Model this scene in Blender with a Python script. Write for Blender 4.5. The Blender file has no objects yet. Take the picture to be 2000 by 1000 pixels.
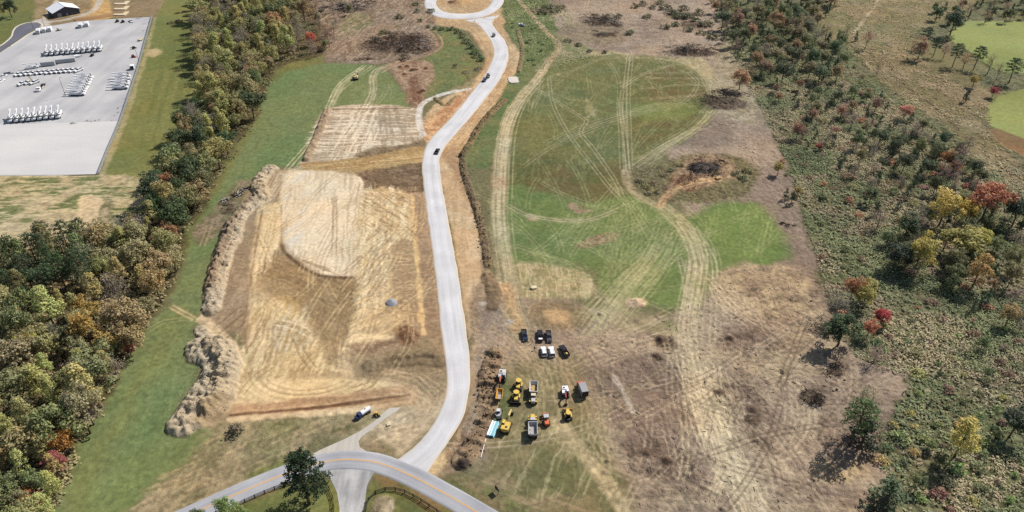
import bpy, math, random
import numpy as np
from mathutils import Vector, Matrix

# ------------------------------------------------------------------ camera, sky, sun, exposure
SC = bpy.context.scene
CAM_H = 180.0; PITCH = math.radians(35.1); FPX = 1450.0
cam_data = bpy.data.cameras.new('camera')
cam_data.sensor_width = 36.0; cam_data.lens = 36.0 * FPX / 2000.0
cam_data.clip_start = 1.0; cam_data.clip_end = 30000.0
cam = bpy.data.objects.new('camera', cam_data)
SC.collection.objects.link(cam)
cam.location = (0, 0, CAM_H); cam.rotation_euler = (math.pi / 2 - PITCH, 0, 0)
SC.camera = cam
SUN_EL = math.radians(45.0)
SUN_H = Vector((0.77, 0.64, 0)).normalized()
SUN_DIR = Vector((SUN_H.x * math.cos(SUN_EL), SUN_H.y * math.cos(SUN_EL), math.sin(SUN_EL)))
world = bpy.data.worlds.new('World'); SC.world = world; world.use_nodes = True
wn = world.node_tree.nodes; wn.clear()
w_out = wn.new('ShaderNodeOutputWorld'); w_bg = wn.new('ShaderNodeBackground'); w_sky = wn.new('ShaderNodeTexSky')
w_sky.sky_type = 'NISHITA'; w_sky.sun_disc = False
w_sky.sun_elevation = SUN_EL; w_sky.sun_rotation = math.atan2(SUN_H.x, SUN_H.y)
w_sky.dust_density = 1.5; w_sky.air_density = 1.0
w_bg.inputs['Strength'].default_value = 0.078
world.node_tree.links.new(w_sky.outputs[0], w_bg.inputs[0]); world.node_tree.links.new(w_bg.outputs[0], w_out.inputs[0])
sun_d = bpy.data.lights.new('sun', 'SUN'); sun_d.energy = 4.6; sun_d.angle = math.radians(0.53); sun_d.color = (1.0, 0.945, 0.865)
sun = bpy.data.objects.new('sun', sun_d); SC.collection.objects.link(sun)
sun.rotation_euler = SUN_DIR.to_track_quat('Z', 'Y').to_euler(); sun.location = (100, 200, 300)
SC.view_settings.view_transform = 'Standard'; SC.view_settings.look = 'None'
SC.view_settings.exposure = 0.5; SC.view_settings.gamma = 1.0; SC.view_settings.use_curve_mapping = False
SC.cycles.max_bounces = 4; SC.cycles.diffuse_bounces = 2; SC.cycles.glossy_bounces = 2
SC.cycles.transparent_max_bounces = 6; SC.cycles.use_denoising = False

# ------------------------------------------------------------------ helpers
COL = SC.collection
rnd = random.Random(7)
KALB = 0.62                       # albedo for a surface whose sunlit appearance is given
_ct, _st = math.cos(PITCH), math.sin(PITCH)

def px(u, v, z=0.0):
    """world point on the plane z for a point of the photograph (survey of the site plan)"""
    a = (u - 1000.0) / FPX; b = (500.0 - v) / FPX
    dx, dy, dz = a, _ct + b * _st, -_st + b * _ct
    t = (z - CAM_H) / dz
    return (dx * t, dy * t)

def P(*pts):
    return [px(u, v) for u, v in pts]

def lin(c):
    c = np.asarray(c, float) / 255.0
    return np.where(c <= 0.04045, c / 12.92, ((c + 0.055) / 1.055) ** 2.4)

def alb(c, k=KALB):
    return lin(c) * k

def spline(pts, step=1.5, closed=False):
    """Catmull-Rom through points, resampled to about step metres"""
    pts = [np.array(p, float) for p in pts]
    n = len(pts); out = []
    rng_ = range(n if closed else n - 1)
    for i in rng_:
        if closed:
            p0, p1, p2, p3 = pts[(i - 1) % n], pts[i], pts[(i + 1) % n], pts[(i + 2) % n]
        else:
            p1, p2 = pts[i], pts[i + 1]
            p0 = pts[i - 1] if i > 0 else 2 * p1 - p2
            p3 = pts[i + 2] if i + 2 < n else 2 * p2 - p1
        m = max(1, int(np.linalg.norm(p2 - p1) / step))
        for k in range(m):
            t = k / m
            out.append(0.5 * ((2 * p1) + (-p0 + p2) * t + (2 * p0 - 5 * p1 + 4 * p2 - p3) * t * t + (-p0 + 3 * p1 - 3 * p2 + p3) * t ** 3))
    if not closed: out.append(pts[-1])
    return np.array(out)

def resample(pts, n):
    pts = np.asarray(pts); d = np.r_[0, np.cumsum(np.linalg.norm(np.diff(pts, axis=0), axis=1))]
    t = np.linspace(0, d[-1], n)
    return np.stack([np.interp(t, d, pts[:, k]) for k in range(pts.shape[1])], 1)

# ---- noise
def vnoise(x, y, seed=0):
    xi = np.floor(x).astype(np.int64); yi = np.floor(y).astype(np.int64)
    fx = (x - xi).astype(np.float32); fy = (y - yi).astype(np.float32)
    fx = fx * fx * (3 - 2 * fx); fy = fy * fy * (3 - 2 * fy)
    def h(a, b):
        k = (a * 374761393 + b * 668265263 + seed * 974634777) & 0xFFFFFFFF
        k = ((k ^ (k >> 13)) * 1274126177) & 0xFFFFFFFF
        k = k ^ (k >> 16)
        return (k & 0xFFFF).astype(np.float32) / 65535.0
    a = h(xi, yi); b = h(xi + 1, yi); c = h(xi, yi + 1); d = h(xi + 1, yi + 1)
    return (a + (b - a) * fx) * (1 - fy) + (c + (d - c) * fx) * fy

def fbm(x, y, scale, octv=3, seed=0, gain=0.55):
    s = 0.0; a = 1.0; t = 0.0; f = 1.0 / scale
    for o in range(octv):
        s = s + a * vnoise(x * f + 17.3 * o, y * f - 9.1 * o, seed + o * 13)
        t += a; a *= gain; f *= 2.03
    return s / t

def sstep(a, b, x):
    t = np.clip((x - a) / (b - a), 0, 1); return t * t * (3 - 2 * t)

# ---- materials
def new_mat(name):
    m = bpy.data.materials.new(name); m.use_nodes = True
    return m, m.node_tree.nodes, m.node_tree.links, m.node_tree.nodes['Principled BSDF']

_mats = {}
def paint(name, rgb, rough=0.5, metal=0.0, spec=0.5, k=KALB, vary=0.12, scale=3.0):
    """painted / plain material: sRGB appearance, with a little procedural dirt"""
    if name in _mats: return _mats[name]
    m, n, l, b = new_mat(name)
    c = alb(rgb, k)
    tc = n.new('ShaderNodeTexCoord'); no = n.new('ShaderNodeTexNoise'); no.inputs['Scale'].default_value = scale; no.inputs['Detail'].default_value = 3
    mx = n.new('ShaderNodeMix'); mx.data_type = 'RGBA'
    mx.inputs[6].default_value = (*(c * (1 - vary)), 1); mx.inputs[7].default_value = (*np.minimum(c * (1 + vary), 0.95), 1)
    l.new(tc.outputs['Object'], no.inputs['Vector']); l.new(no.outputs['Fac'], mx.inputs[0]); l.new(mx.outputs[2], b.inputs['Base Color'])
    b.inputs['Roughness'].default_value = rough; b.inputs['Metallic'].default_value = metal
    b.inputs['Specular IOR Level'].default_value = spec
    _mats[name] = m
    return m

# ---- objects
def link(o, parent=None):
    COL.objects.link(o)
    if parent is not None: o.parent = parent
    return o

def tag(o, label=None, cat=None, group=None, kind=None):
    if label: o['label'] = label
    if cat: o['category'] = cat
    if group: o['group'] = group
    if kind: o['kind'] = kind
    return o

def np_mesh(name, V, Fc, mat=None, smooth=False):
    """mesh from numpy arrays; faces all the same size"""
    me = bpy.data.meshes.new(name)
    V = np.asarray(V, np.float32); Fc = np.asarray(Fc, np.int32)
    me.vertices.add(len(V)); me.vertices.foreach_set('co', V.ravel())
    k = Fc.shape[1]
    me.loops.add(Fc.size); me.loops.foreach_set('vertex_index', Fc.ravel())
    me.polygons.add(len(Fc)); me.polygons.foreach_set('loop_start', np.arange(0, Fc.size, k, dtype=np.int32))
    if smooth: me.polygons.foreach_set('use_smooth', np.ones(len(Fc), bool))
    me.update(calc_edges=True); me.validate()
    if mat: me.materials.append(mat)
    return me

def set_col(me, C, name='Col', alpha=None):
    at = me.color_attributes.new(name, 'FLOAT_COLOR', 'POINT')
    a = np.ones((len(me.vertices), 4), np.float32); a[:, :3] = C
    if alpha is not None: a[:, 3] = alpha
    at.data.foreach_set('color', a.ravel())

def empty(name, loc, rz=0.0, scale=1.0):
    o = bpy.data.objects.new(name, None); o.empty_display_size = 0.5
    o.location = loc; o.rotation_euler = (0, 0, rz); o.scale = (scale,) * 3 if not hasattr(scale, '__len__') else scale
    return link(o)

def copy_tree(o, parent=None):
    c = o.copy(); COL.objects.link(c); c.parent = parent
    for ch in o.children: copy_tree(ch, c)
    return c

class MB:
    """collects shapes into one mesh"""
    def __init__(s): s.v = []; s.f = []
    def add(s, vs, fs):
        b = len(s.v); s.v += [tuple(map(float, p)) for p in vs]; s.f += [tuple(i + b for i in f) for f in fs]; return s
    def box(s, x0, x1, y0, y1, z0, z1, tx=0.0, ty0=0.0, ty1=0.0):
        """box; tx, ty0, ty1 draw the top in at the sides, the back and the front"""
        v = [(x0, y0, z0), (x1, y0, z0), (x1, y1, z0), (x0, y1, z0),
             (x0 + tx, y0 + ty0, z1), (x1 - tx, y0 + ty0, z1), (x1 - tx, y1 - ty1, z1), (x0 + tx, y1 - ty1, z1)]
        return s.add(v, [(3, 2, 1, 0), (4, 5, 6, 7), (0, 1, 5, 4), (1, 2, 6, 5), (2, 3, 7, 6), (3, 0, 4, 7)])
    def cbox(s, x0, x1, y0, y1, z0, z1, c=0.06):
        """box with chamfered vertical and top edges"""
        def ring(i, z): return [(x0 + i + c, y0 + i, z), (x1 - i - c, y0 + i, z), (x1 - i, y0 + i + c, z), (x1 - i, y1 - i - c, z),
                                (x1 - i - c, y1 - i, z), (x0 + i + c, y1 - i, z), (x0 + i, y1 - i - c, z), (x0 + i, y0 + i + c, z)]
        v = ring(0, z0) + ring(0, z1 - c) + ring(c, z1)
        f = [tuple(range(7, -1, -1)), tuple(range(16, 24))]
        for r in (0, 8):
            for i in range(8): f.append((r + i, r + (i + 1) % 8, r + 8 + (i + 1) % 8, r + 8 + i))
        return s.add(v, f)
    def prism(s, prof, x0, x1, inset=0.0):
        """profile of (y, z) points, extruded along x"""
        n = len(prof)
        v = [(x0, y, z) for y, z in prof] + [(x1, y, z) for y, z in prof]
        f = [tuple(range(n)), tuple(range(2 * n - 1, n - 1, -1))]
        for i in range(n): j = (i + 1) % n; f.append((i, i + n, j + n, j))
        return s.add(v, f)
    def cyl(s, c, axis, r, h, n=14, r2=None):
        """cylinder centred at c along axis 'x','y','z'"""
        r2 = r if r2 is None else r2; v = []
        for t, rr in ((-h / 2, r), (h / 2, r2)):
            for i in range(n):
                a = 2 * math.pi * i / n; p, q = rr * math.cos(a), rr * math.sin(a)
                v.append({'x': (t, p, q), 'y': (q, t, p), 'z': (p, q, t)}[axis])
        v = [(c[0] + a, c[1] + b, c[2] + d) for a, b, d in v]
        f = [tuple(range(n - 1, -1, -1)), tuple(range(n, 2 * n))]
        for i in range(n): j = (i + 1) % n; f.append((i, j, j + n, i + n))
        return s.add(v, f)
    def tube(s, pts, rad, n=6):
        """tapered tube through points"""
        pts = [Vector(p) for p in pts]
        if not hasattr(rad, '__len__'): rad = [rad] * len(pts)
        v = []
        for i, p in enumerate(pts):
            d = (pts[min(i + 1, len(pts) - 1)] - pts[max(i - 1, 0)]).normalized()
            a = d.cross(Vector((0, 0, 1)) if abs(d.z) < 0.9 else Vector((1, 0, 0))).normalized(); b = d.cross(a)
            for k in range(n):
                t = 2 * math.pi * k / n
                v.append(p + (a * math.cos(t) + b * math.sin(t)) * rad[i])
        f = [tuple(range(n - 1, -1, -1)), tuple(range(len(v) - n, len(v)))]
        for i in range(len(pts) - 1):
            for k in range(n):
                j = (k + 1) % n; f.append((i * n + k, i * n + j, (i + 1) * n + j, (i + 1) * n + k))
        return s.add(v, f)
    def bar(s, a, b, w, h):
        """rectangular bar from a to b, w wide across, h deep"""
        a, b = Vector(a), Vector(b); d = (b - a).normalized()
        sd = d.cross(Vector((0, 0, 1)) if abs(d.z) < 0.95 else Vector((1, 0, 0))).normalized() * (w / 2)
        up = sd.cross(d).normalized() * (h / 2)
        v = [p + i * sd + j * up for p in (a, b) for i, j in ((-1, -1), (1, -1), (1, 1), (-1, 1))]
        return s.add(v, [(0, 1, 2, 3), (7, 6, 5, 4), (0, 4, 5, 1), (1, 5, 6, 2), (2, 6, 7, 3), (3, 7, 4, 0)])
    def mesh(s, name, mat, smooth=False):
        me = bpy.data.meshes.new(name); me.from_pydata(s.v, [], s.f); me.validate()
        import bmesh
        bm = bmesh.new(); bm.from_mesh(me); bmesh.ops.recalc_face_normals(bm, faces=bm.faces); bm.to_mesh(me); bm.free()
        if smooth:
            for p in me.polygons: p.use_smooth = True
        if mat: me.materials.append(mat)
        return me
    def build(s, name, mat, parent=None, smooth=False):
        return link(bpy.data.objects.new(name, s.mesh(name, mat, smooth)), parent)

# ================================================================== THE GROUND
def axis(segs):
    out = [segs[0][0]]
    for a, b, s0, s1 in segs:
        x = a
        while x < b - 1e-6:
            t = (x - a) / (b - a); x += s0 + (s1 - s0) * t; out.append(min(x, b))
    return np.array(out)
xs_h = axis([(0, 130, 0.4, 0.42), (130, 520, 0.5, 1.5)])
xs = np.r_[-xs_h[:0:-1], xs_h]
ys = axis([(84, 118, 1.6, 0.8), (118, 330, 0.42, 0.42), (330, 700, 0.43, 1.55)])
X, Y = np.meshgrid(xs, ys)
X = X.astype(np.float32); Y = Y.astype(np.float32)
NY, NX = X.shape
NB = fbm(X, Y, 55, 3, 1); NM = fbm(X, Y, 13, 3, 2); NF = fbm(X, Y, 3.6, 3, 3); NV = vnoise(X / 1.05, Y / 1.05, 4)
WX = (fbm(X, Y, 7, 3, 5, 0.65) - 0.5) * 2; WY = (fbm(X, Y, 7, 3, 6, 0.65) - 0.5) * 2
Cg = np.zeros((NY, NX, 3), np.float32); Cg[:] = alb((118, 112, 80))
Hg = np.zeros((NY, NX), np.float32); Rg = np.full((NY, NX), 0.15, np.float32)
Sg = np.full((NY, NX), 0.22, np.float32)           # how speckled the surface is
IDg = np.zeros((NY, NX), np.uint8)
NOI = {'B': NB, 'M': NM, 'F': NF}
GID = {}
def gid(name):
    return GID.setdefault(name, len(GID))
gid('meadow')

def win(x0, x1, y0, y1):
    return (slice(max(0, np.searchsorted(ys, y0) - 1), np.searchsorted(ys, y1) + 1),
            slice(max(0, np.searchsorted(xs, x0) - 1), np.searchsorted(xs, x1) + 1))

def sdist(poly, xw, yw):
    """signed distance, positive inside"""
    d2 = np.full(xw.shape, 1e9, np.float32); ins = np.zeros(xw.shape, bool)
    n = len(poly)
    for i in range(n):
        ax, ay = poly[i]; bx, by = poly[(i + 1) % n]
        ex, ey = bx - ax, by - ay; L = ex * ex + ey * ey + 1e-9
        t = np.clip(((xw - ax) * ex + (yw - ay) * ey) / L, 0, 1)
        d2 = np.minimum(d2, (xw - ax - t * ex) ** 2 + (yw - ay - t * ey) ** 2)
        if ay != by:
            c = ((ay > yw) != (by > yw)) & (xw < ex * (yw - ay) / ey + ax); ins ^= c
    d = np.sqrt(d2)
    return np.where(ins, d, -d)

def mask(poly_px, soft=1.0, warp=1.5, curve=True, margin=6):
    poly = spline(P(*poly_px), 4.0, True) if curve else np.array(P(*poly_px))
    w = win(poly[:, 0].min() - margin, poly[:, 0].max() + margin, poly[:, 1].min() - margin, poly[:, 1].max() + margin)
    xw = X[w] + warp * WX[w]; yw = Y[w] + warp * WY[w]
    return w, sstep(-soft, soft, sdist(poly, xw, yw))

def region(poly_px, cA, cB=None, n='M', lo=0.4, hi=0.6, soft=1.0, warp=1.5, alpha=1.0, g=None, rough=None, spk=None, curve=True, h=None):
    w, m = mask(poly_px, soft, warp, curve)
    if m.size == 0: return
    m = m * alpha
    a = alb(cA)
    if cB is None: c = np.broadcast_to(a, m.shape + (3,))
    else:
        t = sstep(lo, hi, NOI[n][w])[..., None]; c = a * (1 - t) + alb(cB) * t
    Cg[w] += (c - Cg[w]) * m[..., None]
    if rough is not None: Rg[w] += (rough - Rg[w]) * m
    if spk is not None: Sg[w] += (spk - Sg[w]) * m
    if h is not None: Hg[w] += h * m
    if g: IDg[w][m > 0.5] = gid(g)

def streaks(poly_px, p0, p1, length, width, col, amount=0.7, lo=0.5, hi=0.7, soft=2.0, warp=1.5, seed=11, rut=0.0, bend=2.0):
    """marks drawn out along the direction p0 -> p1 (machine passes, drag marks)"""
    w, m = mask(poly_px, soft, warp)
    if m.size == 0: return
    (ax, ay), (bx, by) = px(*p0), px(*p1); L = math.hypot(bx - ax, by - ay); cx, cy = (bx - ax) / L, (by - ay) / L
    x = X[w] + bend * WX[w] * 0.6; y = Y[w] + bend * WY[w] * 0.6
    a = (x * cx + y * cy) / length; b = (-x * cy + y * cx) / (width * 0.72)
    s = 0.65 * vnoise(a, b, seed) + 0.35 * vnoise(a * 2.1, b * 2.3, seed + 1)
    t = sstep(lo, hi, s) * m * amount
    Cg[w] += (alb(col) - Cg[w]) * t[..., None]
    if rut: Hg[w] += rut * (s - 0.5) * m

def seg_dist(pts, reach):
    """distance (and station along) from a path, on the window of grid that it touches"""
    pts = np.asarray(pts)
    w = win(pts[:, 0].min() - reach, pts[:, 0].max() + reach, pts[:, 1].min() - reach, pts[:, 1].max() + reach)
    shp = X[w].shape
    D = np.full(shp, 1e6, np.float32); S = np.zeros(shp, np.float32); SG = np.zeros(shp, np.float32)
    oy, ox = w[0].start, w[1].start; s0 = 0.0
    for i in range(len(pts) - 1):
        (ax, ay), (bx, by) = pts[i], pts[i + 1]; ex, ey = bx - ax, by - ay; L = math.hypot(ex, ey)
        if L < 1e-6: continue
        q = win(min(ax, bx) - reach, max(ax, bx) + reach, min(ay, by) - reach, max(ay, by) + reach)
        ql = (slice(q[0].start - oy, q[0].stop - oy), slice(q[1].start - ox, q[1].stop - ox))
        if X[q].size == 0: s0 += L; continue
        xx, yy = X[q] - ax, Y[q] - ay
        t = np.clip((xx * ex + yy * ey) / (L * L), 0, 1)
        d = np.sqrt((xx - t * ex) ** 2 + (yy - t * ey) ** 2)
        k = d < D[ql]
        if k.shape != D[ql].shape: s0 += L; continue
        D[ql] = np.where(k, d, D[ql]); S[ql] = np.where(k, s0 + t * L, S[ql])
        SG[ql] = np.where(k, np.sign(xx * ey - yy * ex), SG[ql])
        s0 += L
    return w, D, S, SG

def stroke(pts, width, col, alpha=0.8, soft=0.6, rag=0.5, g=None, rut=0.0, world=False, step=4.0, colB=None):
    pw = np.asarray(pts) if world else spline(P(*pts), step)
    w, D, S, SG = seg_dist(pw, width / 2 + soft + 3)
    if D.size == 0: return
    d = D + rag * WX[w]
    m = (1 - sstep(width / 2 - soft, width / 2 + soft, d)) * alpha * (0.55 + 0.9 * np.clip(NF[w], 0, 1) * 0.9)
    m = np.clip(m, 0, 1)
    c = alb(col)
    if colB is not None:
        t = sstep(0.42, 0.6, vnoise(S / 9, D * SG / 0.8, 23))[..., None]; c = c * (1 - t) + alb(colB) * t
    Cg[w] += (c - Cg[w]) * m[..., None]
    if rut: Hg[w] -= rut * m
    if g: IDg[w][m > 0.45] = gid(g)

def offset(pw, o):
    pw = np.asarray(pw); d = np.gradient(pw, axis=0); d /= (np.linalg.norm(d, axis=1)[:, None] + 1e-9)
    n = np.stack([-d[:, 1], d[:, 0]], 1)
    return pw + n * (o[:, None] if hasattr(o, '__len__') else o)

def twin(pts, col, alpha=0.6, gap=1.9, w=0.75, world=False, rut=0.08):
    pw = np.asarray(pts) if world else spline(P(*pts), 4.0)
    for s in (-1, 1): stroke(offset(pw, s * gap / 2), w * 0.72, col, min(alpha * 1.2, 1), 0.3, 0.08, None, rut, True)

def bundle(pts, n, spread, col, alpha=0.4, seed=0, gap=1.9, w=0.7):
    """many passes that keep roughly to one line"""
    r = random.Random(seed); pw = spline(P(*pts), 5.0); t = np.linspace(0, 1, len(pw))
    for i in range(n):
        a, b, c = (r.gauss(0, spread) for _ in range(3))
        o = a * (1 - t) + b * t + c * np.sin(t * math.pi) * 0.7
        i0 = int(r.random() * 0.3 * len(pw)); i1 = len(pw) - int(r.random() * 0.3 * len(pw))
        if i1 - i0 < 4: continue
        twin(offset(pw, o)[i0:i1], col, alpha * r.uniform(0.5, 1.2), gap * r.uniform(0.9, 1.2), w, True)

def scatter_tracks(poly_px, n, col, alpha, seed, lmin=20, lmax=60, dirs=None):
    r = random.Random(seed); poly = np.array(P(*poly_px)); x0, y0 = poly.min(0); x1, y1 = poly.max(0); k = 0
    while k < n:
        x, y = r.uniform(x0, x1), r.uniform(y0, y1)
        if sdist(poly, np.array([[x]]), np.array([[y]]))[0, 0] < 0: continue
        a = r.uniform(0, 6.28) if dirs is None else math.radians(r.choice(dirs) + r.gauss(0, 14))
        cv = r.gauss(0, 0.012); L = r.uniform(lmin, lmax); p = []
        for i in range(int(L / 3)):
            p.append((x, y)); x += 3 * math.cos(a); y += 3 * math.sin(a); a += cv * 3
        if len(p) > 3: twin(p, col, alpha * r.uniform(0.5, 1.2), world=True)
        k += 1

def ridge(pts, width, height, cA, cB, g='earth_berm', lump=5.0, seed=31, comb=0.0, comb_len=2.6, world=False, tall=None, rough=0.2):
    """windrow / berm of pushed-up soil: lumpy heaps along a line"""
    pw = np.asarray(pts) if world else spline(P(*pts), 3.0)
    w, D, S, SG = seg_dist(pw, width * 0.9 + 3)
    if D.size == 0: return
    d = np.clip(D + 1.3 * WX[w] * width / 9, 0, None)
    prof = np.clip(1 - (d / (width / 2)) ** 3, 0, 1) ** 0.75
    x, y = X[w], Y[w]
    l1 = 1 - np.abs(2 * fbm(x, y, lump, 2, seed) - 1); l2 = np.abs(2 * vnoise(x / 2.1, y / 2.1, seed + 5) - 1)
    hh = height * prof * (0.4 + 0.42 * l1 ** 1.3 + 0.2 * l2 + 0.5 * (NF[w] - 0.5) + 0.3 * (NV[w] - 0.5) - 0.22 * (1 - sstep(0.0, 0.35, np.abs(2 * vnoise(S / 3.2 + WX[w] * 0.5, D * SG / 9, seed + 3) - 1))))
    if comb:
        cb = vnoise(S / (comb_len * 0.55) + 0.8 * WY[w], D * SG / 4.5 + 0.6 * WX[w], seed + 9)
        hh += comb * prof ** 0.5 * sstep(0.25, 0.85, cb)
    Hg[w] += hh
    m = sstep(0.02, 0.3, prof)
    t = sstep(0.35, 0.65, NF[w] * 0.6 + NM[w] * 0.4)[..., None]; c = alb(cA) * (1 - t) + alb(cB) * t
    Cg[w] += (c - Cg[w]) * (m * 0.92)[..., None]; Rg[w] += (rough - Rg[w]) * m
    IDg[w][m > 0.5] = gid(g)

def heap(u, v, rx, ry, height, cA, cB, g='earth_berm', seed=5, rot=0.0, sharp=1.3, lump=0.5, rough=0.3, col_a=0.95):
    cx, cy = px(u, v); w = win(cx - rx * 1.7 - 3, cx + rx * 1.7 + 3, cy - ry * 1.7 - 3, cy + ry * 1.7 + 3)
    xx, yy = X[w] - cx, Y[w] - cy; ca, sa = math.cos(rot), math.sin(rot)
    a = (xx * ca + yy * sa) / rx; b = (-xx * sa + yy * ca) / ry
    d = np.sqrt(a * a + b * b) + 0.25 * WX[w]
    prof = np.clip(1 - d, 0, 1) ** sharp
    hh = height * prof * (1 - lump + 2 * lump * fbm(X[w], Y[w], 2.6, 2, seed))
    Hg[w] += hh
    m = sstep(0.0, 0.25, prof) * col_a; t = sstep(0.38, 0.62, NF[w])[..., None]
    Cg[w] += ((alb(cA) * (1 - t) + alb(cB) * t) - Cg[w]) * m[..., None]
    Rg[w] += (rough - Rg[w]) * m
    if g: IDg[w][m > 0.5] = gid(g)

# ------------------------------------------------------------------ base: broad country
TR = (178, 168, 136)       # track colour on grass
DT = (196, 176, 142)       # track colour on earth
# left: grass country
region([(-400, -60), (640, -60), (620, 200), (420, 420), (300, 620), (180, 900), (60, 1150), (-400, 1150)], (106, 114, 64), (122, 118, 70), 'B', 0.35, 0.65, 3, 3, g='grass_field', rough=0.09, spk=0.24)
# right: overgrown country
region([(1380, -60), (2400, -60), (2400, 1150), (1690, 1150), (1700, 900), (1760, 740), (1640, 700), (1580, 560), (1540, 400), (1480, 230), (1420, 100)],
       (122, 118, 88), (108, 112, 78), 'M', 0.38, 0.62, 3, 4, g='scrub_land', rough=0.75, spk=0.5)
region([(1500, 230), (1700, 300), (1850, 380), (1780, 480), (1600, 420)], (112, 100, 76), (90, 98, 64), 'M', 0.4, 0.6, 8, 6, g='scrub_land', rough=0.7, spk=0.5, alpha=0.8)
region([(1620, -60), (1910, -60), (1900, 20), (1860, 40), (1790, 62), (1770, 100), (1800, 120), (1740, 130), (1650, 85), (1605, 55)], (146, 132, 98), (122, 116, 78), 'M', 0.35, 0.65, 3, 3, g='dry_meadow', rough=0.2, spk=0.4)
region([(1690, 95), (1790, 110), (1880, 140), (1935, 185), (1935, 240), (1960, 290), (2010, 340), (2010, 420), (1930, 340), (1850, 250), (1760, 190), (1690, 130)], (146, 130, 98), (120, 110, 76), 'M', 0.38, 0.62, 3, 3, g='dry_meadow', rough=0.3, spk=0.45)
region([(1852, 72), (1885, 45), (1910, 40), (2060, 52), (2060, 128), (1960, 140), (1900, 105)], (146, 156, 88), (130, 142, 74), 'B', 0.3, 0.7, 2, 2, g='mown_field', rough=0.04, spk=0.1)
region([(1932, 206), (1965, 182), (2080, 170), (2080, 300), (1975, 262), (1936, 247)], (146, 152, 84), (124, 134, 70), 'B', 0.3, 0.7, 2, 1, g='mown_field', rough=0.04, spk=0.1)
region([(1937, 249), (1975, 262), (2080, 300), (2080, 345), (1985, 298), (1944, 276)], (142, 108, 72), (128, 102, 70), 'M', soft=2, warp=1, g='mown_field', rough=0.08, spk=0.2)
stroke([(1640, 125), (1690, 160), (1740, 205), (1800, 260)], 2.0, (140, 118, 90), 0.5)
stroke([(1735, 140), (1770, 170), (1820, 205), (1870, 250)], 2.2, (112, 92, 66), 0.8)
stroke([(1672, 60), (1690, 35), (1712, 5), (1716, -20)], 2.2, (200, 180, 150), 0.6)
stroke([(1575, 150), (1600, 175), (1625, 200)], 3, (90, 74, 56), 0.7)
# forest floors
region([(386, -60), (600, -60), (640, 40), (640, 100), (560, 125), (525, 160), (505, 230), (455, 290), (425, 350), (390, 420), (340, 450), (290, 420), (285, 375), (330, 300), (375, 240), (395, 150)],
       (104, 88, 62), (92, 84, 56), 'M', soft=2, warp=3, g='forest_floor', rough=0.3, spk=0.4)
region([(-200, 500), (60, 478), (200, 455), (300, 425), (360, 450), (345, 540), (285, 640), (235, 740), (165, 840), (140, 920), (85, 1040), (-200, 1150)],
       (100, 84, 58), (88, 80, 52), 'M', soft=2, warp=3, g='forest_floor', rough=0.3, spk=0.4)

# ------------------------------------------------------------------ top left: yard, straw field, grass strip
region([(298, -60), (388, -60), (396, 90), (382, 180), (352, 260), (305, 330), (262, 400), (215, 470), (190, 345), (238, 200), (300, 50)], (112, 120, 66), (128, 126, 74), 'B', 0.4, 0.6, 2, 2, g='grass_field', rough=0.07, spk=0.2)
streaks([(235, 330), (340, 60), (385, 100), (330, 280)], (260, 330), (345, 60), 60, 5, (96, 108, 54), 0.5, 0.45, 0.65)
region([(-60, 346), (195, 344), (262, 345), (290, 372), (268, 420), (222, 470), (140, 476), (-60, 478)], (186, 166, 128), (112, 118, 72), 'M', 0.42, 0.58, 2, 2, g='straw_field', rough=0.12, spk=0.35)
streaks([(-60, 346), (195, 344), (262, 345), (290, 372), (268, 420), (222, 470), (-60, 478)], (0, 400), (200, 396), 7, 1.6, (206, 186, 146), 0.75, 0.5, 0.62, seed=41)
streaks([(-60, 440), (120, 440), (150, 475), (-60, 476)], (0, 460), (200, 458), 12, 1.5, (205, 186, 150), 0.6, 0.45, 0.6, seed=42)
region([(158, 383), (200, 386), (196, 410), (176, 455), (160, 462), (138, 458), (148, 420)], (214, 188, 148), (206, 180, 140), 'F', soft=0.8, warp=1.2, g='straw_field', rough=0.08)
region([(215, 390), (216, 430), (208, 440), (196, 425), (205, 392)], (178, 158, 126), (120, 112, 80), 'F', 0.45, 0.55, 1.2, 2)
streaks([(200, 350), (275, 355), (270, 385), (215, 390)], (200, 365), (280, 360), 9, 1.4, (190, 166, 124), 0.7, 0.48, 0.6, seed=43)
stroke([(303, 34), (290, 84), (277, 132), (259, 187), (241, 240), (219, 292), (199, 342)], 3.0, (176, 160, 122), 0.7, 0.8, 1.2)
stroke([(-60, 345), (100, 345), (200, 343)], 2.5, (196, 178, 142), 0.7, 0.8, 1.0)
region([(292, 96), (306, 94), (312, 104), (300, 112), (290, 108)], (202, 178, 138), None, soft=2, warp=2, alpha=0.8)
# around the building
region([(66, 42), (110, -60), (310, -60), (303, 32), (222, 34), (120, 48)], (160, 138, 104), (140, 122, 90), 'M', soft=2, warp=2, g='bare_earth', rough=0.12)
region([(165, -60), (222, -60), (224, 28), (150, 36), (180, 15)], (210, 176, 118), (186, 150, 100), 'F', 0.4, 0.6, 2, 2, g='bare_earth', rough=0.15)
region([(225, -20), (305, -20), (303, 31), (225, 33)], (148, 128, 98), (136, 118, 88), 'M', soft=1.5, warp=1, g='bare_earth')
region([(92, 33), (104, 12), (116, 3), (110, 25), (108, 37)], (122, 118, 72), (150, 128, 92), 'F', soft=1.5, warp=1, g='bare_earth')
stroke([(80, 44), (120, 40), (160, 30), (186, 17), (200, -10)], 5, (196, 186, 172), 0.9, g='access_track')
stroke([(66, 46), (86, 36), (100, 18), (118, -12)], 3.5, (206, 190, 164), 0.9, g='access_track')
region([(60, 44), (84, 36), (98, 48), (76, 54)], (196, 188, 178), None, soft=1.5, warp=1, g='access_track')

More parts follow.
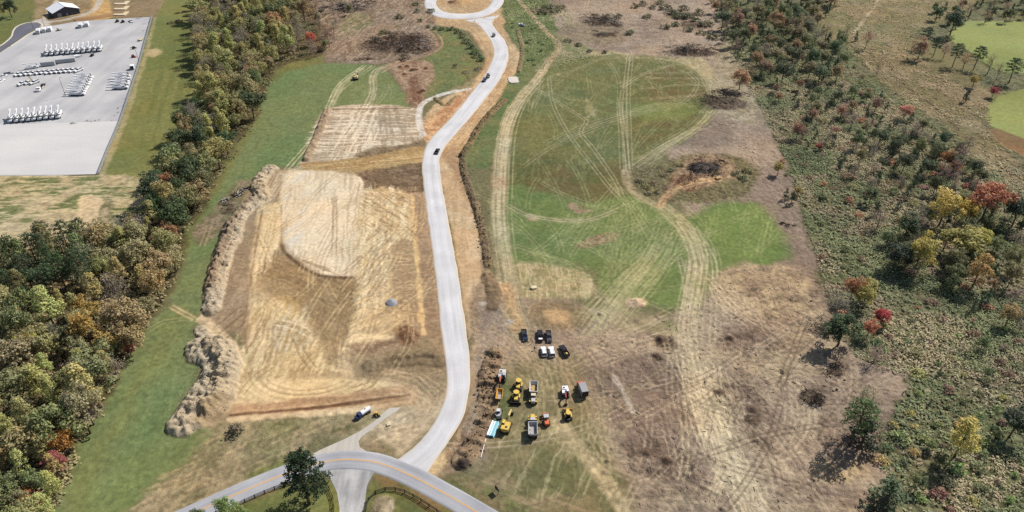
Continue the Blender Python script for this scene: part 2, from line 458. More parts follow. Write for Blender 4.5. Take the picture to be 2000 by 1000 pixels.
# ------------------------------------------------------------------ centre-left green field
region([(585, 132), (690, 121), (752, 138), (795, 214), (640, 214), (604, 312), (545, 326), (492, 345), (440, 440), (412, 520), (402, 600), (372, 652), (390, 720), (348, 800), (372, 842), (424, 836),
        (300, 960), (190, 1060), (70, 1060), (150, 900), (205, 800), (255, 700), (335, 580), (385, 450), (440, 345), (500, 240), (530, 165)], (102, 124, 72), (114, 126, 76), 'B', 0.4, 0.65, 2, 2, g='grass_field', rough=0.09, spk=0.24)
region([(150, 940), (210, 830), (290, 700), (350, 600), (345, 660), (270, 780), (215, 880), (150, 1010)], (126, 126, 72), None, soft=5, warp=3, alpha=0.7)
region([(180, 1020), (230, 900), (300, 870), (330, 900), (280, 990)], (110, 128, 64), None, soft=8, warp=3, alpha=0.6)
streaks([(240, 780), (330, 640), (400, 660), (350, 820), (240, 980), (160, 1000)], (225, 930), (330, 650), 14, 1.2, (128, 140, 84), 0.35, 0.58, 0.7, seed=44)
region([(395, 430), (470, 350), (492, 352), (450, 420), (430, 450), (395, 480), (375, 450)], (150, 132, 108), (116, 108, 80), 'F', 0.4, 0.6, 2, 2, g='bare_earth', rough=0.25)
stroke([(592, 328), (620, 268), (648, 205), (668, 165), (705, 135)], 4.6, (160, 154, 112), 0.55, colB=(186, 178, 140), g='grass_field')
twin([(560, 330), (612, 268), (642, 205), (665, 163), (712, 128)], (196, 188, 152), 0.8, 2.2, 0.9)
twin([(575, 325), (625, 255), (650, 200), (672, 170), (730, 128)], (190, 182, 146), 0.6, 2.2, 0.8)
stroke([(712, 214), (728, 180), (728, 155), (735, 138), (770, 126)], 5.0, (150, 144, 108), 0.55, g='grass_field', colB=(180, 172, 138))
twin([(711, 216), (727, 178), (727, 152), (742, 132), (800, 116)], (190, 178, 146), 0.8, 2.4, 0.9)
twin([(722, 214), (733, 170), (731, 150), (740, 136)], (186, 178, 140), 0.6, 2.2, 0.8)
bundle([(680, 212), (700, 180), (712, 160)], 4, 3.5, (150, 150, 108), 0.4, 3)
bundle([(735, 205), (752, 180), (760, 165)], 4, 2.5, (160, 154, 116), 0.4, 4)
twin([(335, 598), (352, 608), (380, 622)], (196, 168, 128), 0.9, 1.6, 1.1)
twin([(290, 645), (320, 628), (360, 622), (392, 624)], (156, 152, 104), 0.7, 2.0, 0.9)
twin([(460, 375), (480, 350), (496, 372)], (170, 160, 118), 0.6, 2.0, 0.7)
twin([(395, 480), (410, 440)], (180, 170, 130), 0.5, 2.0, 0.7)
# road verge, bottom left: dry grass
region([(424, 836), (480, 818), (640, 806), (700, 800), (790, 795), (800, 860), (700, 850), (600, 880), (480, 945), (330, 1060), (160, 1060), (300, 960)], (160, 144, 112), (138, 128, 94), 'M', 0.4, 0.6, 3, 3, g='road_verge', rough=0.2, spk=0.4)
streaks([(424, 850), (640, 810), (690, 830), (480, 940), (330, 1040), (240, 1010)], (330, 990), (600, 870), 9, 1.6, (192, 168, 128), 0.5, 0.54, 0.68, seed=45)
streaks([(480, 850), (620, 840), (640, 860), (520, 900)], (500, 890), (640, 850), 12, 2, (120, 118, 78), 0.4, 0.5, 0.65, seed=46)
region([(480, 925), (560, 895), (602, 885), (605, 892), (545, 920), (480, 948)], (118, 122, 68), None, soft=2, warp=1.2, alpha=0.8)
region([(490, 830), (560, 820), (600, 832), (540, 850)], (106, 108, 66), None, soft=4, warp=3, alpha=0.7)
region([(636, 840), (680, 820), (702, 826), (690, 845), (660, 850)], (96, 100, 58), (140, 122, 88), 'F', soft=2, warp=2, alpha=0.8)

# ------------------------------------------------------------------ THE BUILDING PADS
G = 'graded_earth'
region([(640, 212), (806, 210), (824, 250), (826, 300), (800, 330), (700, 340), (590, 322), (603, 300)], (181, 162, 137), (168, 149, 123), 'M', soft=1, warp=0.8, g=G, rough=0.12, spk=0.2)
streaks([(645, 214), (806, 212), (818, 290), (610, 305)], (640, 250), (800, 248), 14, 1.3, (226, 211, 186), 0.8, 0.5, 0.62, seed=50, rut=0.25)
streaks([(680, 214), (740, 213), (720, 300), (640, 306)], (700, 216), (650, 305), 25, 1.5, (232, 217, 190), 0.75, 0.48, 0.62, seed=51)
streaks([(740, 212), (806, 212), (812, 285), (730, 290)], (760, 215), (765, 285), 16, 1.5, (151, 133, 108), 0.6, 0.5, 0.65, seed=52)
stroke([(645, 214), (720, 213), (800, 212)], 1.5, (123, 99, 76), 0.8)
region([(700, 296), (800, 280), (826, 270), (824, 300), (700, 310)], (151, 133, 106), (129, 108, 82), 'F', soft=1.5, warp=1.5, rough=0.3)
# main pad
region([(545, 332), (640, 328), (826, 300), (834, 400), (848, 520), (862, 640), (873, 740), (866, 790), (800, 806), (640, 806), (446, 822), (440, 790), (470, 700), (470, 640), (395, 622), (420, 540), (470, 410), (510, 345)],
       (188, 164, 127), (172, 150, 114), 'M', soft=1, warp=1, g=G, rough=0.1, spk=0.2)
# yellow ridge between the pads and the dark cut face
region([(582, 322), (640, 314), (720, 306), (822, 284), (828, 318), (780, 330), (690, 338), (620, 336)], (180, 153, 107), (167, 137, 94), 'F', soft=1, warp=1.5, g=G, rough=0.2)
streaks([(600, 322), (720, 312), (822, 296), (826, 322), (700, 334)], (600, 326), (820, 300), 20, 1.4, (211, 180, 131), 0.6, 0.52, 0.66, seed=53, rut=0.2)
region([(690, 336), (760, 328), (828, 318), (832, 372), (800, 380), (770, 372), (715, 374), (706, 350)], (146, 122, 96), (123, 102, 78), 'F', soft=1, warp=1.5, g=G, rough=0.3, h=-0.5)
streaks([(700, 336), (826, 322), (830, 370), (715, 372)], (720, 350), (830, 340), 16, 1.6, (110, 89, 67), 0.6, 0.52, 0.66, seed=54, rut=0.3)
# pale floor
PALE = [(553, 340), (640, 336), (700, 344), (712, 366), (716, 390), (740, 410), (738, 470), (722, 520), (692, 541), (640, 538), (600, 528), (565, 500), (549, 470), (545, 400)]
region(PALE, (232, 213, 182), (223, 203, 170), 'M', soft=2.2, warp=2.6, g=G, rough=0.06, spk=0.1)
streaks(PALE, (570, 500), (605, 350), 26, 1.8, (188, 168, 140), 0.55, 0.56, 0.7, seed=55, rut=0.06)
streaks([(560, 340), (610, 338), (610, 440), (552, 480)], (556, 460), (640, 400), 12, 2, (217, 209, 192), 0.7, 0.5, 0.65, seed=56)
streaks([(650, 345), (708, 350), (700, 520), (650, 520)], (672, 520), (680, 350), 30, 1.3, (177, 160, 132), 0.6, 0.56, 0.68, seed=57, rut=0.1)
region([(605, 400), (648, 395), (650, 530), (610, 526), (594, 480)], (236, 215, 182), None, soft=2, warp=1.5, alpha=0.85)
streaks([(640, 385), (655, 385), (655, 530), (640, 530)], (645, 530), (652, 385), 40, 1.2, (163, 143, 118), 0.7, 0.6, 0.7, seed=58)
# worked right half
region([(712, 376), (800, 378), (806, 470), (775, 560), (700, 590), (695, 500)], (220, 196, 154), (206, 178, 134), 'F', 0.4, 0.6, 2, 1.5, g=G, rough=0.2)
streaks([(700, 378), (790, 378), (790, 560), (695, 590)], (735, 590), (745, 380), 16, 1.4, (238, 220, 182), 0.8, 0.5, 0.62, seed=59, rut=0.15)
streaks([(712, 376), (800, 378), (790, 440), (715, 450)], (720, 400), (800, 450), 9, 1.2, (161, 135, 101), 0.7, 0.52, 0.64, seed=60, rut=0.2)
streaks([(700, 450), (790, 450), (780, 560), (690, 570)], (700, 560), (780, 470), 8, 1.3, (170, 149, 121), 0.65, 0.52, 0.64, seed=61, rut=0.2)
region([(765, 480), (803, 470), (815, 560), (826, 650), (790, 640), (770, 580)], (172, 146, 112), (161, 135, 104), 'F', soft=2, warp=2, rough=0.15)
streaks([(765, 480), (803, 470), (826, 650), (790, 640)], (770, 560), (830, 556), 5, 1.0, (212, 185, 145), 0.5, 0.56, 0.66, seed=62)
region([(803, 374), (834, 374), (848, 500), (862, 640), (868, 690), (836, 660), (820, 520)], (170, 142, 112), (156, 129, 101), 'M', soft=1, warp=0.8, g=G, rough=0.14)
streaks([(806, 374), (834, 374), (866, 690), (836, 660)], (812, 500), (850, 494), 8, 1.2, (173, 149, 123), 0.5, 0.55, 0.68, seed=63, rut=0.2)
stroke([(804, 378), (809, 430), (814, 500), (820, 580), (828, 652)], 2.0, (232, 196, 141), 0.8, 0.5, 1.3)
# dark slope across the middle
DK = [(497, 545), (520, 500), (549, 476), (575, 505), (612, 534), (650, 543), (692, 545), (690, 580), (680, 640), (660, 720), (630, 720), (600, 640), (540, 590)]
region(DK, (170, 146, 110), (156, 132, 97), 'M', soft=2, warp=2, g=G, rough=0.18, h=-0.5)
streaks([(510, 530), (560, 495), (690, 548), (688, 600), (560, 570)], (520, 530), (680, 600), 18, 1.6, (144, 121, 89), 0.7, 0.48, 0.64, seed=64, rut=0.3)
streaks([(640, 560), (692, 550), (685, 640), (660, 730), (610, 720)], (640, 720), (680, 560), 18, 1.5, (145, 121, 90), 0.75, 0.48, 0.64, seed=65, rut=0.25)
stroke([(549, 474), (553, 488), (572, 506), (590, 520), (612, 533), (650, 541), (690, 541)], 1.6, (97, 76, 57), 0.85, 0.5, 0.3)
stroke([(549, 400), (549, 440), (550, 480)], 1.0, (121, 97, 71), 0.8, 0.4, 0.3)
region([(510, 400), (545, 398), (548, 474), (520, 496), (496, 545), (486, 600), (492, 500)], (212, 187, 145), (207, 179, 133), 'F', soft=1.2, warp=1, rough=0.12)
streaks([(508, 400), (547, 398), (548, 474), (496, 545)], (505, 540), (535, 400), 22, 1.0, (230, 206, 165), 0.8, 0.48, 0.6, seed=66, rut=0.15)
# lower left field of the pad
region([(482, 600), (540, 590), (610, 620), (640, 720), (700, 740), (560, 745), (466, 740), (476, 660)], (201, 176, 131), (180, 154, 114), 'M', soft=3, warp=2, rough=0.12)
streaks([(482, 590), (560, 590), (640, 700), (640, 740), (470, 740)], (500, 740), (560, 590), 12, 1.3, (226, 202, 159), 0.75, 0.5, 0.62, seed=67, rut=0.18)
streaks([(540, 600), (600, 600), (610, 680), (540, 680)], (550, 680), (590, 600), 10, 1.2, (215, 203, 175), 0.6, 0.5, 0.62, seed=68)
region([(545, 575), (572, 580), (590, 612), (560, 606)], (204, 173, 114), None, soft=3, warp=2, alpha=0.6)
twin([(536, 628), (560, 632), (585, 640), (603, 650)], (226, 211, 180), 0.7, 3.0, 1.0)
twin([(575, 650), (590, 690), (612, 720)], (150, 126, 92), 0.6, 2.2, 0.9)
region([(468, 745), (560, 738), (640, 735), (740, 738), (800, 752), (700, 766), (600, 782), (455, 800), (448, 790)], (233, 206, 159), (221, 193, 146), 'M', soft=2, warp=1.5, rough=0.08)
for i, (r_, a_) in enumerate(((17, .5), (20, .45), (23.5, .4), (27, .3))):
    c = np.array(px(606, 715)); th = np.linspace(math.radians(190), math.radians(350), 30)
    twin(np.stack([c[0] + r_ * np.cos(th), c[1] + r_ * 0.75 * np.sin(th)], 1), (161, 137, 100), a_, 2.0, 0.8, True)
bundle([(680, 655), (668, 700), (680, 735), (760, 745), (815, 770), (830, 800)], 7, 2.0, (218, 191, 149), 0.6, 9)
bundle([(735, 545), (710, 620), (680, 700), (670, 730)], 5, 2.2, (231, 208, 168), 0.5, 10)
twin([(470, 770), (500, 735), (530, 715)], (150, 126, 92), 0.5, 2.2, 0.8)
twin([(690, 762), (722, 752), (730, 740)], (149, 122, 92), 0.6, 2.6, 1.0)
# lower right of the pad: brown cut ground with two tongues of dark fill
region([(684, 676), (770, 662), (830, 656), (866, 690), (873, 745), (866, 790), (815, 760), (740, 742), (700, 738), (680, 710)], (165, 141, 109), (150, 129, 99), 'M', soft=2, warp=1.5, g=G, rough=0.2)
region([(680, 656), (740, 652), (764, 656), (756, 664), (700, 672), (678, 672)], (234, 208, 164), None, soft=1.2, warp=1, alpha=0.95)
region([(680, 673), (770, 663), (800, 668), (760, 684), (690, 690)], (144, 117, 91), (169, 142, 113), 'F', soft=1.5, warp=1.5, rough=0.25)
streaks([(700, 560), (770, 560), (790, 640), (690, 650)], (700, 640), (790, 590), 14, 1.6, (223, 195, 147), 0.7, 0.48, 0.62, seed=69)
region([(772, 640), (796, 632), (822, 655), (800, 676), (780, 672)], (142, 110, 82), (113, 82, 59), 'F', soft=1, warp=1, rough=0.35)
streaks([(768, 638), (796, 632), (824, 655), (795, 678)], (780, 640), (796, 676), 10, 1.2, (174, 138, 107), 0.7, 0.5, 0.62, seed=70, rut=0.4)
for pts, wd in (([(722, 716), (780, 707), (830, 702), (866, 706)], 6.0), ([(775, 699), (810, 693), (850, 695)], 4.0)):
    ridge(pts, wd, 0.9, (144, 124, 96), (118, 100, 76), G, 9, 33, rough=0.12)
stroke([(560, 742), (640, 734), (700, 736)], 3, (172, 146, 109), 0.4)
# bottom embankment
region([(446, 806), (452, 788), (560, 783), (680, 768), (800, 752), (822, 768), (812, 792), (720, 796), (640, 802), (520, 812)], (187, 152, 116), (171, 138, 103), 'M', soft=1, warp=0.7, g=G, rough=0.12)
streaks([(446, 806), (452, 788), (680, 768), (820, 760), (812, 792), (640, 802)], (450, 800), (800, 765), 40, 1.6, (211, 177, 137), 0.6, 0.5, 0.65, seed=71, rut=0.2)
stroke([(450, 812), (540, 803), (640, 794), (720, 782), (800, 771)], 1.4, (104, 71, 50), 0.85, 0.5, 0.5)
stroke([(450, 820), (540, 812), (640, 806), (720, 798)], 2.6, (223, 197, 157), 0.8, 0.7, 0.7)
bundle([(740, 748), (800, 756), (832, 780), (832, 806), (800, 840)], 6, 2.5, (212, 183, 144), 0.6, 12)
# left slope of the pad below the berm
region([(540, 334), (556, 342), (540, 396), (508, 402), (490, 500), (484, 585), (478, 650), (400, 622), (420, 552), (462, 420), (506, 345)], (166, 144, 117), (153, 133, 106), 'M', soft=1, warp=0.8, g=G, rough=0.12)
streaks([(500, 420), (490, 560), (478, 650), (400, 622), (430, 540)], (440, 560), (480, 470), 14, 1.5, (146, 124, 98), 0.6, 0.5, 0.64, seed=72, rut=0.2)
streaks([(540, 334), (556, 342), (520, 400), (480, 430), (505, 360)], (500, 420), (545, 340), 18, 1.2, (206, 186, 156), 0.6, 0.5, 0.64, seed=73)
bundle([(590, 324), (560, 340), (530, 385), (505, 420)], 4, 1.6, (208, 193, 162), 0.6, 13)
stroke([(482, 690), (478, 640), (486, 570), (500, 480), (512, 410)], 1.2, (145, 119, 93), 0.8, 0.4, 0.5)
stroke([(396, 622), (425, 650), (452, 680), (466, 706)], 4.5, (214, 188, 150), 0.9, 0.8, 0.8)
for a, b in (((430, 650), (476, 612)), ((440, 662), (478, 630)), ((418, 640), (470, 598))):
    stroke([a, b], 0.7, (116, 93, 70), 0.7, 0.35, 0.3)
region([(455, 700), (478, 700), (470, 780), (446, 800), (436, 815), (420, 830), (440, 760)], (221, 195, 151), (201, 171, 129), 'F', soft=2, warp=1.5, rough=0.2)

# ------------------------------------------------------------------ margins of the new road
TAN = (206, 177, 139)
region([(836, 280), (826, 235), (860, 196), (905, 172), (932, 148), (948, 118), (925, 70), (895, 55), (850, 48), (822, 25), (812, -30), (1004, -30), (1008, 25), (984, 52), (1016, 100), (1008, 140), (975, 195), (930, 250), (905, 300), (902, 335), (862, 310)],
       (206, 177, 137), (189, 158, 119), 'M', soft=1.2, warp=1.2, g='road_shoulder', rough=0.2, spk=0.25)
region([(834, 282), (828, 248), (870, 205), (905, 178), (915, 184), (880, 225), (850, 258)], (188, 141, 102), (207, 168, 128), 'F', soft=1.2, warp=1, rough=0.2, g='road_shoulder')
streaks([(836, 270), (905, 178), (960, 110), (1010, 110), (960, 210), (900, 300)], (840, 275), (960, 150), 20, 1.3, (175, 133, 99), 0.55, 0.52, 0.66, seed=74, rut=0.3)
streaks([(820, 10), (990, 10), (1000, 100), (960, 110), (880, 60)], (960, 60), (1000, 110), 14, 1.5, (179, 146, 111), 0.5, 0.5, 0.66, seed=75, rut=0.2)
region([(858, 305), (900, 318), (925, 390), (938, 430), (944, 500), (938, 560), (922, 620), (916, 660), (905, 600), (888, 480), (868, 390)], (208, 181, 144), (198, 167, 129), 'M', soft=1, warp=0.8, g='road_shoulder', rough=0.08, spk=0.15)
streaks([(858, 305), (900, 318), (944, 500), (916, 660), (868, 390)], (900, 620), (880, 330), 30, 1.3, (182, 150, 115), 0.5, 0.54, 0.68, seed=76, rut=0.15)
region([(862, 300), (900, 290), (905, 330), (925, 400), (905, 380), (880, 330)], (185, 152, 117), (170, 138, 104), 'F', soft=1.5, warp=1, rough=0.15)
region([(902, 300), (910, 340), (935, 400), (950, 470), (960, 560), (940, 600), (942, 500), (930, 420), (905, 350)], (173, 150, 121), (146, 124, 99), 'F', soft=1.5, warp=1.2, g='road_shoulder', rough=0.3)
# east side below: trampled brown ground between road and parked machines
region([(914, 600), (945, 540), (1000, 560), (1020, 620), (985, 700), (955, 730), (945, 820), (900, 920), (862, 930), (850, 915), (890, 860), (920, 790), (922, 700)], (163, 140, 113), (146, 124, 100), 'M', soft=2, warp=2, g='cleared_ground', rough=0.25, spk=0.3)
region([(918, 700), (935, 640), (950, 660), (942, 740), (930, 800), (895, 860), (860, 905), (852, 900), (905, 820)], (190, 159, 121), (164, 136, 104), 'F', soft=1.5, warp=1.2, g='road_shoulder', rough=0.2)
streaks([(914, 620), (1000, 600), (1010, 640), (940, 740), (920, 720)], (930, 720), (1000, 600), 14, 1.4, (200, 168, 131), 0.6, 0.5, 0.64, seed=77, rut=0.25)
streaks([(850, 910), (940, 760), (920, 860), (870, 930)], (860, 910), (930, 790), 16, 1.4, (116, 92, 74), 0.6, 0.52, 0.66, seed=78, rut=0.3)
region([(830, 925), (845, 895), (866, 880), (868, 905), (852, 932)], (216, 189, 145), None, soft=1, warp=0.8, g='road_shoulder')
# triangle between drive, junction and new road
region([(702, 852), (725, 838), (785, 797), (830, 800), (868, 770), (872, 790), (846, 830), (812, 868), (776, 896), (740, 888), (702, 872)], (195, 175, 143), (176, 155, 125), 'M', soft=1.5, warp=1.2, g='road_verge', rough=0.12)
region([(700, 858), (730, 850), (770, 875), (780, 895), (740, 888), (702, 874)], (124, 114, 79), (152, 133, 103), 'F', soft=2, warp=1.5, g='road_verge', rough=0.2)
streaks([(720, 845), (790, 800), (850, 800), (800, 870), (760, 870)], (730, 860), (840, 800), 12, 1.5, (209, 189, 156), 0.6, 0.5, 0.64, seed=79, rut=0.1)
bundle([(866, 760), (835, 800), (800, 830), (760, 840)], 5, 2.5, (185, 159, 126), 0.5, 15)
# bottom: lawns south of the road
region([(380, 1060), (560, 945), (620, 925), (640, 940), (655, 1060)], (104, 112, 60), (120, 122, 70), 'M', soft=1.5, warp=1, g='lawn', rough=0.06, spk=0.2)
region([(708, 1060), (712, 970), (728, 935), (790, 950), (900, 1020), (960, 1060)], (112, 112, 66), (96, 104, 58), 'M', soft=1.5, warp=1, g='lawn', rough=0.1, spk=0.25)
region([(727, 928), (760, 925), (830, 960), (930, 1030), (900, 1040), (800, 975), (745, 950)], (134, 112, 74), (112, 106, 64), 'F', soft=1.5, warp=1, g='lawn', rough=0.15)
region([(420, 992), (560, 937), (620, 925), (615, 935), (560, 950), (430, 1012)], (140, 122, 84), (110, 104, 64), 'F', soft=1.5, warp=1, g='lawn', rough=0.15)
region([(640, 940), (655, 945), (664, 1000), (660, 1050), (650, 1050)], (128, 124, 66), None, soft=1.5, warp=1)
heap(745, 992, 4.2, 5.0, 0.9, (196, 180, 154), (150, 136, 108), 'lawn', 8)

# ------------------------------------------------------------------ top centre: cleared ground
region([(600, -60), (824, -60), (850, 45), (865, 85), (830, 112), (800, 116), (740, 124), (650, 122), (632, 110), (635, 60)], (150, 130, 110), (134, 114, 94), 'M', soft=2, warp=3, g='cleared_ground', rough=0.35, spk=0.35)
region([(840, 58), (875, 58), (905, 75), (940, 118), (928, 142), (905, 160), (850, 190), (826, 205), (800, 140), (835, 112), (864, 88)], (108, 120, 72), (126, 122, 80), 'M', soft=2, warp=2, g='grass_field', rough=0.2, spk=0.35)
region([(676, 28), (715, 26), (728, 45), (700, 60), (660, 70)], (116, 118, 76), (140, 124, 98), 'F', soft=3, warp=3, g='grass_field', rough=0.2)
region([(762, 126), (800, 118), (840, 122), (850, 150), (830, 175), (832, 205), (800, 206), (785, 170)], (178, 150, 124), (146, 116, 92), 'F', soft=2, warp=2, g='cleared_ground', rough=0.35)
region([(800, 150), (815, 150), (822, 200), (805, 200)], (116, 78, 56), None, soft=2, warp=2, alpha=0.7, rough=0.3)
region([(850, 190), (900, 165), (930, 150), (915, 172), (870, 180), (835, 195)], (122, 126, 84), (150, 136, 104), 'F', soft=2, warp=1.5)
streaks([(640, 0), (820, 0), (850, 60), (800, 110), (650, 110)], (700, 90), (800, 20), 9, 1.3, (186, 162, 138), 0.6, 0.54, 0.66, seed=80, rut=0.3)
for off_ in (0, 1):
    twin([(742, 140), (770, 126), (810, 113), (846, 100), (859, 86), (850, 66), (822, 42), (790, 20), (765, 2)], (178, 148, 122), 0.75, 3.0 + off_ * 1.5, 1.1)
twin([(692, 100), (692, 80), (705, 60)], (176, 156, 128), 0.6, 2.4, 0.9)
twin([(722, 118), (700, 104), (692, 88)], (176, 156, 128), 0.5, 2.4, 0.9)
stroke([(826, 264), (819, 240), (818, 222), (824, 204), (848, 190), (880, 180), (916, 174)], 3.8, (216, 208, 196), 0.98, 0.5, 0.3, g='access_track', step=2.0)
# thin white drive off the new road
region([(985, -40), (1100, -40), (1125, 30), (1090, 60), (1088, 95), (1050, 130), (1010, 150), (1020, 105), (988, 55)], (114, 126, 78), (96, 110, 62), 'M', soft=2, warp=2, g='weedy_ground', rough=0.4, spk=0.45)
region([(1000, 150), (1060, 110), (1020, 180), (980, 250), (960, 320), (925, 330), (905, 310), (930, 255), (975, 195)], (92, 112, 64), (112, 118, 74), 'M', soft=1.5, warp=1.5, g='grass_field', rough=0.12, spk=0.25)
region([(1085, 100), (1130, 60), (1200, 100), (1180, 112), (1060, 140), (1050, 130)], (128, 132, 92), (150, 142, 112), 'F', soft=2, warp=2, g='weedy_ground', rough=0.25)

# ------------------------------------------------------------------ right of centre: clearing
region([(1098, -60), (1370, -60), (1410, 60), (1450, 130), (1500, 240), (1540, 330), (1585, 480), (1620, 600), (1665, 690), (1730, 720), (1790, 745), (1720, 850), (1705, 1080), (1000, 1080), (930, 960), (930, 620), (1000, 560), (1330, 600), (1300, 300), (1180, 110), (1090, 60)],
       (168, 148, 127), (144, 126, 110), 'B', 0.4, 0.6, soft=2, warp=4, g='cleared_ground', rough=0.3, spk=0.2)
streaks([(1100, 10), (1380, 10), (1430, 130), (1180, 110)], (1120, 80), (1400, 60), 18, 1.0, (192, 174, 154), 0.5, 0.54, 0.68, seed=81, rut=0.25, bend=6)
region([(1120, 45), (1200, 40), (1220, 80), (1150, 85), (1090, 70)], (130, 114, 96), (146, 132, 104), 'F', soft=4, warp=3, alpha=0.8)
twin([(1068, 40), (1100, 24), (1140, 18), (1150, -5)], (186, 164, 138), 0.7, 2.6, 1.1)
region([(1140, 100), (1230, 103), (1250, 110), (1320, 112), (1380, 120), (1400, 190), (1370, 150), (1300, 122), (1180, 112)], (190, 172, 136), (158, 146, 108), 'F', soft=2, warp=3, rough=0.2)
# the big dark field
region([(1005, 210), (1050, 145), (1100, 118), (1185, 108), (1290, 112), (1350, 130), (1392, 180), (1395, 215), (1350, 265), (1290, 295), (1235, 320), (1222, 345), (1240, 390), (1150, 396), (1060, 378), (992, 350), (990, 270)],
       (98, 108, 64), (110, 110, 68), 'M', 0.4, 0.6, 4, 4, g='grass_field', rough=0.1, spk=0.25)
region([(1235, 118), (1340, 128), (1385, 180), (1380, 215), (1300, 205), (1235, 190)], (112, 96, 62), (100, 104, 62), 'M', 0.4, 0.66, 7, 5, alpha=0.75)
region([(1240, 225), (1330, 215), (1370, 230), (1280, 285), (1235, 290)], (112, 96, 62), (100, 106, 62), 'M', 0.4, 0.66, 7, 5, alpha=0.75)
region([(1000, 330), (1060, 300), (1150, 320), (1225, 330), (1220, 380), (1100, 385), (1020, 360)], (92, 96, 56), (104, 94, 60), 'M', 0.4, 0.66, 7, 5, alpha=0.8)
region([(1170, 320), (1220, 320), (1222, 370), (1180, 350)], (120, 98, 62), None, soft=6, warp=4, alpha=0.45)
region([(1010, 230), (1060, 220), (1080, 270), (1000, 300)], (126, 118, 72), None, soft=6, warp=4, alpha=0.6)
region([(1240, 205), (1330, 200), (1370, 215), (1300, 235), (1240, 230)], (116, 128, 62), None, soft=5, warp=4, alpha=0.8)
region([(1040, 330), (1130, 330), (1130, 370), (1060, 370)], (116, 90, 58), None, soft=8, warp=5, alpha=0.25)
streaks([(1010, 220), (1100, 120), (1340, 120), (1390, 190), (1240, 320), (1000, 350)], (1060, 330), (1080, 140), 6, 1.4, (136, 136, 92), 0.4, 0.56, 0.68, seed=82)
streaks([(1150, 195), (1160, 210), (1160, 228), (1146, 230)], (1150, 225), (1150, 195), 4, 1.2, (196, 190, 160), 0.7, 0.42, 0.55, seed=83)
region([(1145, 190), (1154, 198), (1158, 225), (1148, 228), (1144, 210)], (156, 150, 112), (120, 122, 80), 'F', soft=1, warp=1)
# bright green field
region([(985, 392), (1000, 362), (1060, 378), (1140, 395), (1232, 378), (1285, 402), (1345, 425), (1395, 398), (1470, 394), (1512, 430), (1542, 505), (1480, 515), (1420, 525), (1385, 565), (1330, 606), (1275, 600), (1200, 585), (1152, 528), (1060, 512), (985, 512)],
       (104, 124, 64), (94, 118, 60), 'B', 0.4, 0.6, 3, 4, g='grass_field', rough=0.09, spk=0.24)
region([(1390, 410), (1480, 400), (1520, 460), (1500, 510), (1420, 500), (1380, 460)], (112, 136, 56), None, soft=6, warp=3, alpha=0.6)
region([(1000, 455), (1090, 450), (1200, 470), (1150, 510), (1010, 505)], (96, 118, 66), None, soft=6, warp=3, alpha=0.5)
region([(1110, 398), (1140, 398), (1160, 412), (1130, 418)], (166, 140, 116), (122, 120, 76), 'F', soft=1.2, warp=1.5, rough=0.2)
region([(1028, 420), (1052, 424), (1048, 432), (1030, 430)], (176, 150, 122), None, soft=1.2, warp=1)
region([(1122, 480), (1150, 465), (1185, 454), (1208, 456), (1195, 472), (1160, 482), (1125, 487)], (172, 146, 120), (140, 118, 92), 'F', soft=1.2, warp=1.5, rough=0.3)
region([(1000, 516), (1050, 516), (1140, 530), (1165, 575), (1110, 582), (1030, 582), (1002, 562)], (176, 160, 122), (148, 138, 98), 'F', soft=1.2, warp=1.5, g='stubble', rough=0.15)
streaks([(1000, 516), (1140, 530), (1165, 575), (1030, 582)], (1060, 580), (1056, 520), 7, 1.0, (204, 190, 150), 0.6, 0.5, 0.62, seed=84)
streaks([(990, 505), (1070, 512), (1150, 526), (1160, 545), (1060, 520)], (990, 512), (1140, 528), 20, 1.2, (150, 154, 108), 0.7, 0.45, 0.6, seed=85)
# lower green patches
region([(1200, 600), (1260, 612), (1330, 625), (1330, 650), (1250, 655), (1205, 640), (1190, 620)], (116, 124, 76), (146, 132, 100), 'M', soft=3, warp=3, g='weedy_ground', rough=0.12)
region([(1030, 590), (1120, 590), (1160, 620), (1120, 645), (1040, 640)], (150, 128, 98), (128, 112, 84), 'F', soft=3, warp=3, rough=0.2)
region([(1060, 605), (1110, 610), (1105, 635), (1070, 630)], (204, 168, 124), None, soft=2, warp=3, alpha=0.8)
region([(985, 745), (1020, 720), (1120, 725), (1165, 770), (1175, 850), (1210, 920), (1260, 1000), (1240, 1060), (1000, 1060), (940, 990), (925, 930), (955, 860)], (112, 110, 74), (132, 120, 86), 'M', 0.42, 0.62, 4, 3, g='weedy_ground', rough=0.12, spk=0.3)
region([(1000, 700), (1120, 690), (1160, 740), (1120, 800), (1000, 820), (985, 770)], (142, 126, 96), (120, 114, 80), 'M', soft=5, warp=4, alpha=0.75)
region([(962, 735), (990, 728), (995, 800), (985, 830), (955, 830)], (90, 104, 58), None, soft=2, warp=2, alpha=0.8)
streaks([(960, 860), (1090, 840), (1180, 900), (1200, 980), (1000, 960)], (1010, 960), (1060, 850), 14, 1.2, (182, 172, 132), 0.5, 0.58, 0.7, seed=86)
streaks([(930, 930), (1010, 940), (1240, 1010), (1240, 1060), (960, 1060), (880, 940)], (900, 950), (1050, 1000), 9, 1.2, (170, 146, 116), 0.5, 0.52, 0.66, seed=87)
region([(866, 938), (900, 930), (960, 960), (1080, 1030), (1080, 1070), (985, 1060), (930, 985)], (138, 124, 90), (112, 112, 70), 'F', soft=2, warp=2, g='road_verge', rough=0.18)
